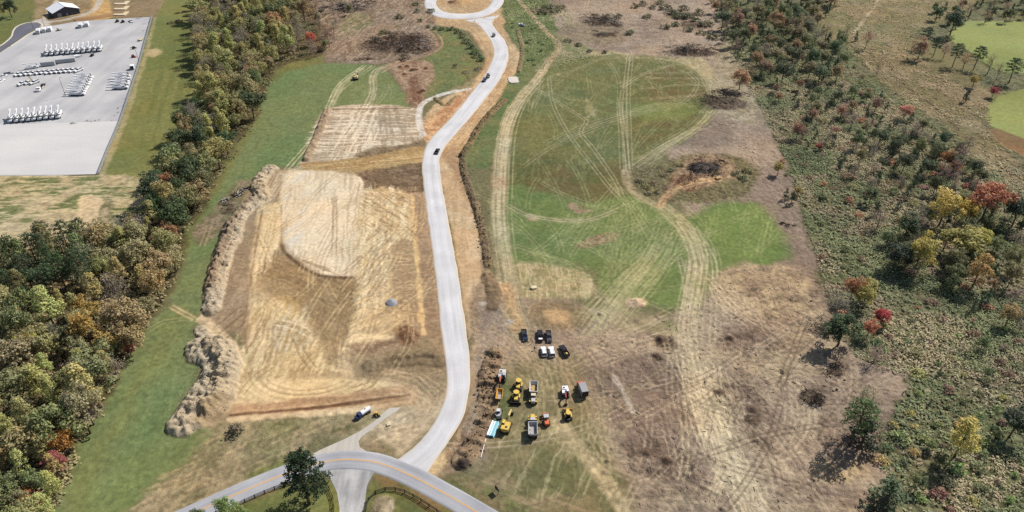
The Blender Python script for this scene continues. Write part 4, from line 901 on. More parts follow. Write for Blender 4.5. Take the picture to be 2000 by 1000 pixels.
# ------------------------------------------------------------------ road materials
def road_material(name, c0, c1, scale=0.35, streak=(0.03, 1.1), fine=5.0, dust=None):
    m, n, l, b = new_mat(name)
    uv = n.new('ShaderNodeUVMap'); uv.uv_map = 'UVMap'; tc = n.new('ShaderNodeTexCoord')
    mp = n.new('ShaderNodeMapping'); mp.inputs['Scale'].default_value = (streak[1], streak[0], 1); l.new(uv.outputs[0], mp.inputs['Vector'])
    ns = n.new('ShaderNodeTexNoise'); ns.inputs['Scale'].default_value = 1; ns.inputs['Detail'].default_value = 4; l.new(mp.outputs[0], ns.inputs['Vector'])
    nb = n.new('ShaderNodeTexNoise'); nb.inputs['Scale'].default_value = scale * 0.25; nb.inputs['Detail'].default_value = 5; l.new(tc.outputs['Object'], nb.inputs['Vector'])
    nf = n.new('ShaderNodeTexNoise'); nf.inputs['Scale'].default_value = fine; nf.inputs['Detail'].default_value = 3; l.new(tc.outputs['Object'], nf.inputs['Vector'])
    ad = n.new('ShaderNodeMath'); ad.operation = 'ADD'; l.new(ns.outputs['Fac'], ad.inputs[0]); l.new(nb.outputs['Fac'], ad.inputs[1])
    mr = n.new('ShaderNodeMapRange'); mr.inputs[1].default_value = 0.75; mr.inputs[2].default_value = 1.25; l.new(ad.outputs[0], mr.inputs[0])
    mx = n.new('ShaderNodeMix'); mx.data_type = 'RGBA'; mx.inputs[6].default_value = (*alb(c0), 1); mx.inputs[7].default_value = (*alb(c1), 1); l.new(mr.outputs[0], mx.inputs[0])
    mr2 = n.new('ShaderNodeMapRange'); mr2.inputs[1].default_value = 0.25; mr2.inputs[2].default_value = 0.75; mr2.inputs[3].default_value = 0.88; mr2.inputs[4].default_value = 1.12; l.new(nf.outputs['Fac'], mr2.inputs[0])
    vm = n.new('ShaderNodeVectorMath'); vm.operation = 'SCALE'; l.new(mx.outputs[2], vm.inputs[0]); l.new(mr2.outputs[0], vm.inputs['Scale'])
    src = vm.outputs[0]
    if dust is not None:          # soil carried on to the edges
        u2 = n.new('ShaderNodeUVMap'); u2.uv_map = 'UVN'; sx = n.new('ShaderNodeSeparateXYZ'); l.new(u2.outputs[0], sx.inputs[0])
        s1 = n.new('ShaderNodeMath'); s1.operation = 'SUBTRACT'; s1.inputs[1].default_value = 0.5; l.new(sx.outputs[0], s1.inputs[0])
        s2 = n.new('ShaderNodeMath'); s2.operation = 'ABSOLUTE'; l.new(s1.outputs[0], s2.inputs[0])
        s3 = n.new('ShaderNodeMath'); s3.operation = 'MULTIPLY_ADD'; s3.inputs[1].default_value = 0.35; l.new(nb.outputs['Fac'], s3.inputs[0]); l.new(s2.outputs[0], s3.inputs[2])
        m3 = n.new('ShaderNodeMapRange'); m3.inputs[1].default_value = 0.56; m3.inputs[2].default_value = 0.7; m3.inputs[4].default_value = 0.75; l.new(s3.outputs[0], m3.inputs[0])
        mxd = n.new('ShaderNodeMix'); mxd.data_type = 'RGBA'; mxd.inputs[7].default_value = (*alb(dust), 1); l.new(m3.outputs[0], mxd.inputs[0]); l.new(src, mxd.inputs[6]); src = mxd.outputs[2]
    l.new(src, b.inputs['Base Color'])
    bp = n.new('ShaderNodeBump'); bp.inputs['Strength'].default_value = 0.2; bp.inputs['Distance'].default_value = 0.05; l.new(nf.outputs['Fac'], bp.inputs['Height']); l.new(bp.outputs[0], b.inputs['Normal'])
    b.inputs['Roughness'].default_value = 0.9; b.inputs['Specular IOR Level'].default_value = 0.2
    return m
M_gravel_road = road_material('crushed_stone_road', (202, 201, 202), (229, 229, 231), streak=(0.02, 0.5), dust=(214, 190, 154))
M_asphalt = road_material('worn_asphalt', (160, 162, 168), (188, 189, 193), streak=(0.015, 0.7))
M_concrete = road_material('dusty_concrete', (190, 184, 174), (208, 202, 190))
M_drive = road_material('gravel_drive', (150, 150, 150), (206, 204, 202), scale=0.6, streak=(0.06, 0.45))
M_lot = road_material('gravel_yard', (178, 178, 180), (206, 205, 205), scale=0.16, streak=(0.015, 0.12))
M_lot2 = road_material('pale_gravel_yard', (208, 207, 206), (220, 218, 215), scale=0.15, streak=(0.1, 0.02))
M_fresh = road_material('dark_asphalt', (104, 104, 116), (116, 116, 128), scale=0.3)
M_yellow = paint('road_yellow', (236, 178, 80), 0.8, vary=0.2, scale=1.5)
M_white_line = paint('road_white', (236, 234, 228), 0.8)
M_kerb = paint('kerb_concrete', (208, 198, 182), 0.9)

def ribbon(name, L, R_, mat, z, nseg=10, jag=0.0, skirt=0.4, kind='structure', closed=False, seed=1, flare=0.45):
    L, R_ = np.asarray(L), np.asarray(R_); n = len(L)
    r = np.random.RandomState(seed)
    d = R_ - L; wd = np.linalg.norm(d, axis=1)[:, None]; dn = d / wd
    if jag:
        def sm(a): return np.convolve(a, np.ones(3) / 3, 'same')
        L = L + dn * (sm(r.randn(n)) * jag)[:, None]; R_ = R_ + dn * (sm(r.randn(n)) * jag)[:, None]
    s = np.r_[0, np.cumsum(np.linalg.norm(np.diff((L + R_) / 2, axis=0), axis=1))]
    rows, uvs = [], []
    ts = np.linspace(0, 1, nseg + 1)
    cols = [(-1, None)] + [(0, t) for t in ts] + [(1, None)]
    for side, t in cols:
        if side == -1: p = L - dn * flare; zz = z - skirt; uu = np.zeros(n)
        elif side == 1: p = R_ + dn * flare; zz = z - skirt; uu = wd[:, 0]
        else: p = L + (R_ - L) * t; zz = z + 0.06 * (1 - (2 * t - 1) ** 2); uu = t * wd[:, 0]
        rows.append(np.c_[p, np.full(n, zz)]); uvs.append(np.c_[uu, s])
    m = len(rows); V = np.stack(rows, 1).reshape(-1, 3); UV = np.stack(uvs, 1).reshape(-1, 2)
    ii = np.arange(n * m).reshape(n, m)
    if closed: ii = np.r_[ii, ii[:1]]
    Fq = np.stack([ii[:-1, :-1], ii[:-1, 1:], ii[1:, 1:], ii[1:, :-1]], -1).reshape(-1, 4)
    me = np_mesh(name, V, Fq, mat, True)
    uvl = me.uv_layers.new(name='UVMap'); uvl.data.foreach_set('uv', UV[Fq.ravel()].astype(np.float32).ravel())
    UN = UV.copy(); UN[:, 0] = np.tile(np.r_[0, ts, 1], n); uvn = me.uv_layers.new(name='UVN'); uvn.data.foreach_set('uv', UN[Fq.ravel()].astype(np.float32).ravel())
    o = link(bpy.data.objects.new(name, me)); o['kind'] = kind
    return o

def slab(name, poly, mat, z, thick=0.5, kind='structure', jag=0.0, seed=0, step=3.0, curve=True):
    """flat sheet with sides, outline through points"""
    import bmesh
    poly = spline(poly, step, True) if curve else np.array(poly)
    if jag: poly = poly + np.random.RandomState(seed).randn(*poly.shape) * jag
    bm = bmesh.new()
    top = [bm.verts.new((x, y, z)) for x, y in poly]; c = poly.mean(0)
    bot = [bm.verts.new((x, y, z - thick)) for x, y in poly]
    bm.faces.new(top); n = len(top)
    for i in range(n): bm.faces.new((top[i], bot[i], bot[(i + 1) % n], top[(i + 1) % n]))
    bmesh.ops.recalc_face_normals(bm, faces=bm.faces)
    bmesh.ops.triangulate(bm, faces=[f for f in bm.faces if len(f.verts) > 4])
    uvl = bm.loops.layers.uv.new('UVMap')
    for f in bm.faces:
        for lp in f.loops: lp[uvl].uv = (lp.vert.co.x, lp.vert.co.y)
    me = bpy.data.meshes.new(name); bm.to_mesh(me); bm.free(); me.materials.append(mat)
    o = link(bpy.data.objects.new(name, me))
    if kind: o['kind'] = kind
    return o

ribbon('gravel_road', nL, nR, M_gravel_road, 0.02, 12, 0.16)
wob = 1 + 0.025 * np.sin(2 * th + 1) + 0.02 * np.sin(5 * th)
a0, a1 = np.stack([RING_C[0] + RING_R0 * wob * np.cos(th), RING_C[1] + RING_R0 * RING_K0 * wob * np.sin(th)], 1), np.stack([RING_C[0] + RING_R1 * wob * np.cos(th), RING_C[1] + RING_R1 * RING_K1 * wob * np.sin(th)], 1)
ribbon('turning_circle', a0, a1, M_gravel_road, 0.06, 8, 0.12, closed=True)
ribbon('asphalt_road', offset(asc, LANE_W / 2), offset(asc, -LANE_W / 2), M_asphalt, 0.10, 10, 0.07)
slab('road_apron', P(*APRON), M_concrete, 0.06, jag=0.08)
slab('gravel_driveway', P(*DRIVE), M_drive, 0.06, jag=0.15)
slab('gravel_lot', P(*LOT), M_lot, 0.04, curve=False)
slab('pale_gravel_lot', P((-120, 243), (0, 243), (60, 242), (150, 239), (232, 237), (212, 290), (193, 339), (185, 340.5), (100, 341.5), (0, 342), (-120, 342)), M_lot2, 0.085, curve=False)
slab('cul_de_sac', P(*CULDESAC), M_fresh, 0.09)
# kerb round the asphalt loop
kp = spline(P((-30, 104), (0, 90), (13, 81), (23, 71), (26, 61), (32, 53), (44, 47), (58, 44), (71, 44), (80, 48), (79, 54), (69, 60), (53, 68), (37, 79), (19, 91)), 2.0)
ribbon('kerb', offset(kp, 0.9), offset(kp, -0.3), M_kerb, 0.18, 2, 0, 0.3, flare=0.05)
# centre line
for s in (-1, 1):
    c = offset(asc, s * 0.15); ribbon('yellow_line', offset(c, 0.08), offset(c, -0.08), M_yellow, 0.175, 1, 0.008, 0.008, flare=0.01)

# ================================================================== VEGETATION
def foliage_material(name, tint=True):
    m, n, l, b = new_mat(name)
    oi = n.new('ShaderNodeObjectInfo'); at = n.new('ShaderNodeVertexColor'); at.layer_name = 'Col'
    mx = n.new('ShaderNodeMix'); mx.data_type = 'RGBA'; mx.blend_type = 'MULTIPLY'; mx.inputs[0].default_value = 1.0
    l.new(oi.outputs['Color'], mx.inputs[6]); l.new(at.outputs['Color'], mx.inputs[7])
    l.new((mx if tint else at).outputs[2 if tint else 0], b.inputs['Base Color'])
    b.inputs['Roughness'].default_value = 0.75; b.inputs['Specular IOR Level'].default_value = 0.2
    tr = n.new('ShaderNodeBsdfTranslucent'); l.new((mx if tint else at).outputs[2 if tint else 0], tr.inputs['Color'])
    ms = n.new('ShaderNodeMixShader'); ms.inputs[0].default_value = 0.3
    out = n['Material Output']; l.new(b.outputs[0], ms.inputs[1]); l.new(tr.outputs[0], ms.inputs[2]); l.new(ms.outputs[0], out.inputs['Surface'])
    return m
M_leaf = foliage_material('foliage'); M_scrub = foliage_material('scrub_foliage', False)
M_bark = paint('bark', (120, 106, 92), 0.95, spec=0.1, vary=0.3, scale=4)
M_bark_grey = paint('grey_bark', (156, 146, 138), 0.95, spec=0.1, vary=0.25, scale=4)
M_twig = paint('dead_wood', (128, 112, 98), 0.95, spec=0.1, vary=0.3, scale=3)
M_wood_dark = paint('charred_wood', (58, 54, 54), 0.95, spec=0.1, vary=0.4, scale=2)
M_wood_pale = paint('weathered_logs', (206, 198, 190), 0.95, spec=0.1, vary=0.25, scale=2)

def leaf_cloud(rs, clumps, per, size, flat=0.0, hue=0.10):
    """leaf faces spread over the outside of clumps; clumps: (centre, radius)"""
    C, N = [], []
    for c, r in clumps:
        k = max(3, int(per * r * r))
        d = rs.randn(k, 3); d /= np.linalg.norm(d, axis=1)[:, None]
        rad = r * rs.uniform(0.55, 1.05, (k, 1)); p = d * rad; p[:, 2] *= (1 - flat)
        C.append(p + np.array(c)); N.append(d + rs.randn(k, 3) * 0.38 + np.array([0, 0, 0.25]))
    C = np.concatenate(C); N = np.concatenate(N); N /= np.linalg.norm(N, axis=1)[:, None]
    a = np.cross(N, rs.randn(len(N), 3)); a /= np.linalg.norm(a, axis=1)[:, None]; b = np.cross(N, a)
    s = (size * rs.uniform(0.6, 1.35, len(N)))[:, None]; q = s * rs.uniform(0.6, 1.0, len(N))[:, None]
    V = np.stack([C - a * s * .5, C + b * q * .5 + N * s * .12, C + a * s * .5, C - b * q * .5 - N * s * .08], 1).reshape(-1, 3)
    Fq = np.arange(len(V)).reshape(-1, 4)
    br = rs.uniform(0.78, 1.22, len(N)); hh = rs.uniform(-hue, hue, len(N))
    col = np.stack([br * (1 + hh), br, br * (1 - hh)], 1).repeat(4, 0)
    return V, Fq, col

def cloud_mesh(name, V, Fq, col, mat=None):
    me = np_mesh(name, V, Fq, mat or M_leaf); set_col(me, col); return me

def limbs(rs, mb, base, h, tops, r0, n=6):
    """tapered trunk with limbs out to the given tops"""
    bend = rs.randn(2) * 0.25
    tr = [(base[0], base[1], -0.4)] + [(base[0] + bend[0] * t * t, base[1] + bend[1] * t * t, h * t) for t in (0.12, 0.35, 0.6, 0.85)]
    mb.tube(tr, [r0 * 1.35, r0, r0 * 0.8, r0 * 0.55, r0 * 0.25], n)
    for i, tp in enumerate(tops):
        t = 0.3 + 0.5 * rs.rand(); s = np.array([base[0] + bend[0] * t * t, base[1] + bend[1] * t * t, h * t])
        tp = np.array(tp); mid = s * 0.45 + tp * 0.55 + np.array([0, 0, -0.3])
        mb.tube([s, mid, tp], [r0 * 0.38, r0 * 0.24, r0 * 0.08], 4)

PROTO = {}
def tree_proto(key, trunk_mb, crown, bark):
    PROTO[key] = (trunk_mb.mesh('trunk', bark, True), crown)

def make_protos():
    for v in range(5):           # round-headed broadleaf, 13 m
        rs = np.random.RandomState(100 + v); h = 13.0; R = 4.6; cz = 8.0; cl = []
        for i in range(46):
            d = rs.randn(3); d /= np.linalg.norm(d)
            if d[2] < -0.55: d[2] *= -0.6
            rr_ = R * rs.uniform(0.45, 0.92) * (1 + 0.3 * math.sin((2 + v % 3) * math.atan2(d[1], d[0]) + v * 1.7))
            cl.append(((d[0] * rr_, d[1] * rr_, cz + d[2] * rr_ * (1.0 + 0.12 * v)), rs.uniform(0.6, 1.8)))
        mb = MB(); limbs(rs, mb, (0, 0), h * 0.85, [c for c, r in cl[:11]], 0.26)
        tree_proto(('round', v), mb, cloud_mesh('crown', *leaf_cloud(rs, cl, 40, 0.52)), M_bark)
    for v in range(4):           # tall narrow broadleaf, 17 m
        rs = np.random.RandomState(200 + v); h = 17.0; cl = []
        for i in range(46):
            t = rs.uniform(0, 1) ** 0.85; z = 4.5 + t * 12.3; Rz = 3.5 * (1 - t) ** 0.6 * (0.55 + 0.9 * min(t * 4, 1) * 0.5) + 0.4
            a = rs.uniform(0, 6.28); q = Rz * rs.uniform(0.5, 1.0)
            cl.append(((q * math.cos(a), q * math.sin(a), z), rs.uniform(0.8, 1.5)))
        mb = MB(); limbs(rs, mb, (0, 0), h * 0.95, [c for c, r in cl[:9]], 0.25)
        tree_proto(('tall', v), mb, cloud_mesh('crown', *leaf_cloud(rs, cl, 40, 0.5)), M_bark)
    for v in range(3):           # thin-leaved, half bare tree, 12 m
        rs = np.random.RandomState(300 + v); h = 12.0; mb = MB(); ends = []
        mb.tube([(0, 0, -0.4), (0.1, 0, 2.5), (0.2, 0.15, 6), (0.2, 0.2, 9.5)], [0.3, 0.22, 0.15, 0.05], 6)
        for i in range(13):
            z = 2.2 + 6.5 * rs.rand(); a = i * 2.4 + rs.rand(); L = rs.uniform(2.6, 4.6) * (1.1 - z / 14)
            e = np.array([0.15 + L * math.cos(a), 0.1 + L * math.sin(a), z + L * rs.uniform(0.6, 1.1)]); s = np.array([0.15, 0.1, z])
            mb.tube([s, s * 0.5 + e * 0.5 + rs.randn(3) * 0.2, e], [0.09, 0.06, 0.02], 4)
            for j in range(6):
                t = rs.uniform(0.35, 1); p = s + (e - s) * t; q = p + rs.randn(3) * 0.9 + np.array([0, 0, 0.8]); mb.tube([p, q], [0.035, 0.012], 3); ends.append(q)
                for k in range(3): q2 = q + rs.randn(3) * 0.55 + np.array([0, 0, 0.35]); mb.tube([q, q2], [0.022, 0.01], 3); ends.append(q2)
        cl = [(tuple(e), 0.42) for e in ends]
        tree_proto(('bare', v), mb, cloud_mesh('crown', *leaf_cloud(rs, cl, 18, 0.3)), M_bark_grey)
    for v in range(3):           # long-stemmed pine, 18 m
        rs = np.random.RandomState(400 + v); h = 18.0; cl = []; mb = MB()
        bx, by = rs.randn(2) * 0.5
        mb.tube([(0, 0, -0.4), (bx * .2, by * .2, 4), (bx * .6, by * .6, 10), (bx, by, 17.5)], [0.3, 0.25, 0.18, 0.05], 7)
        for i in range(30):
            t = (i + rs.rand()) / 30; z = 8.5 + 9.0 * t; a = i * 2.39 + rs.rand() * 0.5; L = (0.9 + 3.1 * math.sin(math.pi * min(0.25 + t * 0.72, 1)) ** 0.8) * rs.uniform(0.65, 1.05)
            s = (bx * z / 18, by * z / 18, z - 0.6); e = (s[0] + L * math.cos(a), s[1] + L * math.sin(a), z + 0.3)
            mb.tube([s, e], [0.08, 0.02], 4); cl.append((e, rs.uniform(0.85, 1.35))); cl.append(((s[0] * .4 + e[0] * .6, s[1] * .4 + e[1] * .6, z + 0.2), rs.uniform(0.6, 0.95)))
        for i in range(5):
            z = 5 + 3 * rs.rand(); a = rs.rand() * 6.28; mb.tube([(bx * .4, by * .4, z), (bx * .4 + 1.6 * math.cos(a), by * .4 + 1.6 * math.sin(a), z + 0.2)], [0.05, 0.015], 3)
        tree_proto(('pine', v), mb, cloud_mesh('crown', *leaf_cloud(rs, cl, 30, 0.5, 0.35, 0.06)), M_bark)
    rs = np.random.RandomState(450); cl = []; mb = MB()          # one broad old pine, 18 m
    mb.tube([(0, 0, -0.4), (0.2, 0.1, 5), (0.3, 0.0, 11), (0.2, 0.2, 17)], [0.42, 0.34, 0.22, 0.06], 8)
    for i in range(64):
        t = (i + rs.rand()) / 64; z = 4.5 + 13.0 * t; a = i * 2.39 + rs.rand() * 0.6; L = 6.6 * (1 - t) ** 0.55 * min(1, 0.55 + t * 1.5) * rs.uniform(0.6, 1.05) + 0.4
        s = (0.25, 0.1, z - 0.8); e = (s[0] + L * math.cos(a), s[1] + L * math.sin(a), z + 0.2)
        mb.tube([s, e], [0.1, 0.03], 4)
        for q in (0.45, 0.7, 0.9, 1.0): cl.append(((s[0] + (e[0] - s[0]) * q + rs.randn() * .4, s[1] + (e[1] - s[1]) * q + rs.randn() * .4, z + 0.2 * q + rs.randn() * .2), rs.uniform(0.6, 1.05)))
    tree_proto(('bigpine', 0), mb, cloud_mesh('crown', *leaf_cloud(rs, cl, 38, 0.42, 0.4, 0.06)), M_bark)
    for v in range(3):           # cedar, 8 m
        rs = np.random.RandomState(500 + v); cl = []; mb = MB(); mb.tube([(0, 0, -0.4), (0, 0, 3), (0, 0, 7.4)], [0.18, 0.13, 0.03], 6)
        for i in range(34):
            t = rs.uniform(0, 1); z = 0.9 + 7.0 * t; q = 2.0 * (1 - t) ** 0.75 * rs.uniform(0.35, 1.0); a = rs.uniform(0, 6.28)
            cl.append(((q * math.cos(a), q * math.sin(a), z), rs.uniform(0.5, 0.85) * (1.2 - 0.5 * t)))
        tree_proto(('cedar', v), mb, cloud_mesh('crown', *leaf_cloud(rs, cl, 42, 0.42, 0.0, 0.06)), M_bark)
    for v in range(5):           # shrub, 2.6 m
        rs = np.random.RandomState(600 + v); cl = []
        for i in range(15):
            a = rs.uniform(0, 6.28); q = 1.5 * math.sqrt(rs.rand()); cl.append(((q * math.cos(a), q * math.sin(a), 0.5 + 1.3 * (1 - q / 1.9) * rs.uniform(0.6, 1.2)), rs.uniform(0.5, 0.85)))
        PROTO[('shrub', v)] = (None, cloud_mesh('shrub', *leaf_cloud(rs, cl, 34, 0.42)))
make_protos()
NV_ = {'round': 5, 'tall': 4, 'bare': 3, 'pine': 3, 'cedar': 3, 'shrub': 5, 'bigpine': 1}
BASEH = {'round': 13.0, 'tall': 17.0, 'bare': 12.0, 'pine': 18.0, 'cedar': 8.0, 'shrub': 2.6, 'bigpine': 18.0}
CMID = {'round': 0.62, 'tall': 0.6, 'bare': 0.62, 'pine': 0.72, 'cedar': 0.5, 'shrub': 0.45, 'bigpine': 0.55}
LEAFK = 1.75
def leafcol(rgb, k=None, sat=0.76):
    c = alb(rgb, 1.0) * (LEAFK if k is None else k); g_ = c @ np.array([0.2126, 0.7152, 0.0722])
    return np.minimum(g_ + (c - g_) * sat, 0.6)
tr = random.Random(2024)
def tree(kind, u, v, h, rgb, label, group=None, wide=1.0, name=None, base=False, var=None):
    """a tree whose crown shows at (u, v) of the photograph, or whose foot stands there"""
    x, y = px(u, v, 0.0 if base else CMID[kind] * h)
    z = zat(x, y) - 0.05
    return tree_at(kind, x, y, z, h, rgb, label, group, wide, name, var)
def tree_at(kind, x, y, z, h, rgb, label, group=None, wide=1.0, name=None, var=None):
    var = tr.randrange(NV_[kind]) if var is None else var
    tm, cm = PROTO[(kind, var)]; s = h / BASEH[kind]
    vivid = max(rgb) - min(rgb) > 84 and max(rgb) > 150
    c = leafcol([min(255, max(0, q * tr.uniform(0.93, 1.07))) for q in rgb], 1.15 if vivid else None, 0.82 if vivid else 0.76)
    if tm is None:
        o = link(bpy.data.objects.new(name or 'shrub', cm)); o.location = (x, y, z); o.rotation_euler = (0, 0, tr.uniform(0, 6.28)); o.scale = (s * wide, s * wide, s)
        o.color = (*c, 1); return tag(o, label, 'shrub', group)
    nm = name or {'round': 'broadleaf_tree', 'tall': 'poplar_tree', 'bare': 'thinning_tree', 'pine': 'pine_tree', 'bigpine': 'pine_tree', 'cedar': 'cedar_tree'}[kind]
    e = empty(nm, (x, y, z), tr.uniform(0, 6.28), (s * wide, s * wide, s))
    link(bpy.data.objects.new('trunk', tm), e)
    o = link(bpy.data.objects.new('crown', cm), e); o.color = (*c, 1)
    return tag(e, label, 'tree', group)

def inside(poly, x, y):
    """signed distance to a polygon, positive inside"""
    n = len(poly); ins = False; best = 1e18; ax, ay = poly[-1]
    for bx, by in poly:
        ex, ey = bx - ax, by - ay; t = ((x - ax) * ex + (y - ay) * ey) / (ex * ex + ey * ey + 1e-9); t = 0 if t < 0 else 1 if t > 1 else t
        d = (x - ax - t * ex) ** 2 + (y - ay - t * ey) ** 2
        if d < best: best = d
        if (ay > y) != (by > y) and x < ex * (y - ay) / ey + ax: ins = not ins
        ax, ay = bx, by
    return math.sqrt(best) * (1 if ins else -1)
placed = []
def plant(poly_px, spacing, pick, seed, limit=400, edge=0.0, tries=9000):
    """scatter plants over ground polygon; pick(u, v, r) -> kind, h, rgb, label, group, wide"""
    r = random.Random(seed); poly = P(*poly_px); x0, x1 = min(p[0] for p in poly), max(p[0] for p in poly); y0, y1 = min(p[1] for p in poly), max(p[1] for p in poly); n = 0
    cell = {}
    for _ in range(tries):
        if n >= limit: break
        x, y = r.uniform(x0, x1), r.uniform(y0, y1)
        if inside(poly, x, y) < edge: continue
        u, v = proj(x, y)
        if u < -60 or u > 2060 or v < -20 or v > 1130: continue
        sp = spacing
        k = (int(x // sp), int(y // sp))
        if any(math.hypot(x - a, y - b) < sp for i in (-1, 0, 1) for j in (-1, 0, 1) for a, b in cell.get((k[0] + i, k[1] + j), ())): continue
        q = pick(u, v, r)
        if q is None: continue
        cell.setdefault(k, []).append((x, y)); n += 1
        kind, h, rgb, label, group, wide = q
        tree_at(kind, x, y, zat(x, y) - 0.05, h, rgb, label, group, wide)
    return n

# colours of leaves in the wood
OLIVE = (120, 113, 60); YGREEN = (138, 132, 64); DGREEN = (60, 74, 42); MGREEN = (98, 101, 56); TANC = (122, 112, 70); RUST = (136, 110, 68); GOLD = (170, 136, 62); GREYB = (114, 108, 84); ORANGE = (184, 112, 62); WINE = (124, 66, 62)
NAMEC = {OLIVE: 'olive green', YGREEN: 'yellow green', DGREEN: 'dark green', MGREEN: 'mid green', TANC: 'tan brown', RUST: 'rust brown', GOLD: 'golden', GREYB: 'grey brown', ORANGE: 'orange', WINE: 'wine red'}
def wood(pal, where, group, hs):
    def pick(u, v, r):
        tot = sum(w for *_, w in pal); q = r.uniform(0, tot)
        for kind, c, w in pal:
            q -= w
            if q <= 0: break
        h = r.uniform(*hs) * {'round': 1.0, 'tall': 1.15, 'bare': 0.95, 'pine': 1.15, 'cedar': 0.6}[kind]
        nm = {'round': 'round-headed tree', 'tall': 'tall narrow tree', 'bare': 'half-bare tree', 'pine': 'pine', 'cedar': 'cedar'}[kind]
        return kind, h, c, f'{NAMEC[c]} {nm} {where}', group, r.uniform(0.8, 1.3)
    return pick
g1 = 'trees of the wood beside the gravel lot'
plant([(385, 0), (560, -10), (600, 40), (596, 95), (560, 118), (520, 150), (500, 200), (450, 210), (400, 190), (392, 100)], 9.6,
      wood([('round', OLIVE, 4), ('tall', YGREEN, 2.5), ('bare', GREYB, 3.4), ('round', TANC, 1.4), ('round', MGREEN, 2.5), ('round', RUST, .25)], 'at far end of lot-side wood', g1, (12, 19)), 11, 110)
plant([(400, 190), (500, 200), (497, 230), (455, 290), (428, 350), (395, 360), (345, 330), (375, 250)], 8.0,
      wood([('round', OLIVE, 4), ('tall', YGREEN, 2.2), ('bare', GREYB, 2.4), ('round', RUST, .5), ('round', TANC, 1.4), ('round', DGREEN, 2.6)], 'amid the lot-side wood', g1, (11, 19)), 12, 90)
plant([(300, 390), (345, 330), (395, 360), (420, 370), (395, 420), (350, 458), (310, 440)], 7.2,
      wood([('round', DGREEN, 4), ('round', OLIVE, 3), ('round', RUST, .4), ('round', MGREEN, 2.5)], 'at near end of lot-side wood', g1, (13, 19)), 13, 60)
g2 = 'trees of the wood at lower left'
plant([(-40, 520), (60, 500), (180, 480), (190, 560), (110, 600), (-40, 640)], 6.6,
      wood([('pine', DGREEN, 5), ('round', DGREEN, 3), ('tall', MGREEN, 2)], 'in evergreen corner, lower left wood', g2, (11, 18)), 14, 80)
plant([(180, 480), (300, 440), (350, 480), (345, 540), (290, 640), (240, 745), (170, 700), (160, 600)], 7.4,
      wood([('tall', YGREEN, 2.2), ('round', TANC, 3), ('round', OLIVE, 2.6), ('bare', GREYB, 2), ('round', GOLD, .7), ('round', RUST, .4)], 'by field edge, lower left wood', g2, (9, 17)), 15, 90)
plant([(-40, 640), (110, 600), (165, 605), (170, 700), (230, 750), (190, 830), (140, 900), (-40, 920)], 7.2,
      wood([('tall', YGREEN, 3), ('round', OLIVE, 3), ('round', TANC, 2.2), ('round', MGREEN, 2), ('bare', GREYB, 2.2), ('round', RUST, .2)], 'inside lower left wood', g2, (9, 18)), 16, 120)
plant([(-40, 920), (140, 900), (130, 950), (80, 1060), (-40, 1100)], 6.0,
      wood([('round', MGREEN, 3), ('round', OLIVE, 2), ('round', GOLD, 1.2), ('round', ORANGE, .8), ('tall', YGREEN, 1.5)], 'at near tip, lower left wood', g2, (9, 13)), 17, 60)
# trees one can single out on the left
tree('round', 606, 74, 10, (196, 104, 74), 'coral red tree at the right end of the far wood', wide=1.1)
tree('bare', 640, 66, 15, (160, 116, 72), 'tall orange brown tree with bare trunk beside the cleared ground', wide=1.15)
tree('round', 330, 362, 13, (150, 106, 58), 'rust topped tree facing the straw field')
tree('bare', 270, 440, 12, (128, 118, 106), 'grey leafless tree between the straw field and the wood', wide=1.2)
tree('tall', 235, 470, 15, (158, 158, 70), 'bright yellow green tree at the corner of the straw field', wide=1.25)
tree('tall', 190, 455, 9, (140, 132, 74), 'small thin yellowish tree at the edge of the straw field')
tree('round', 320, 425, 8, (188, 122, 66), 'small orange tree by the gap between the two woods')
tree('round', 45, 668, 10, (176, 172, 52), 'vivid yellow tree deep in the lower left wood')
tree('round', 210, 665, 11, (176, 148, 66), 'golden tree at the field edge of the lower left wood', wide=1.2)
tree('round', 250, 676, 6, (150, 66, 60), 'small red tree at the field edge of the lower left wood')
tree('round', 115, 862, 11, (190, 146, 50), 'round gold and orange tree at the edge of the green field', wide=1.05)
tree('round', 105, 900, 8, WINE, 'purplish red bush-like tree below the gold one', wide=1.15)
tree('round', 46, 984, 8, (192, 118, 58), 'orange tree at the bottom left corner')
tree('round', 54, 964, 6, (190, 112, 62), 'small orange tree above the bottom left corner')
tree('round', 72, 972, 6, (128, 48, 62), 'crimson tree at the bottom left corner')
tree('bare', 170, 800, 11, (120, 106, 96), 'grey leafless tree standing at the bend of the wood edge', wide=1.2)
tree('bare', 150, 720, 12, (130, 116, 104), 'pale leafless tree in a gap of the lower left wood')
tree('round', 15, 12, 14, (50, 62, 40), 'dark tree clump at the top left corner', wide=1.3)
tree('shrub', 458, 838, 4.5, (92, 84, 66), 'lone dark shrub on the verge below the soil heap', 'lone shrubs on the verge', 0.9)
# bottom pines
tree('bigpine', 590, 932, 22, (46, 58, 36), 'big dark pine beside the road junction')
tree('round', 438, 992, 9, (100, 112, 50), 'olive tree at the bottom edge overlapping the road', wide=0.9)
tree('round', 470, 1006, 8, (92, 104, 48), 'second olive tree at the bottom edge by the road', wide=0.9)
tree('round', 385, 1006, 6, (70, 84, 44), 'small dark tree cut by the bottom edge left of the road')

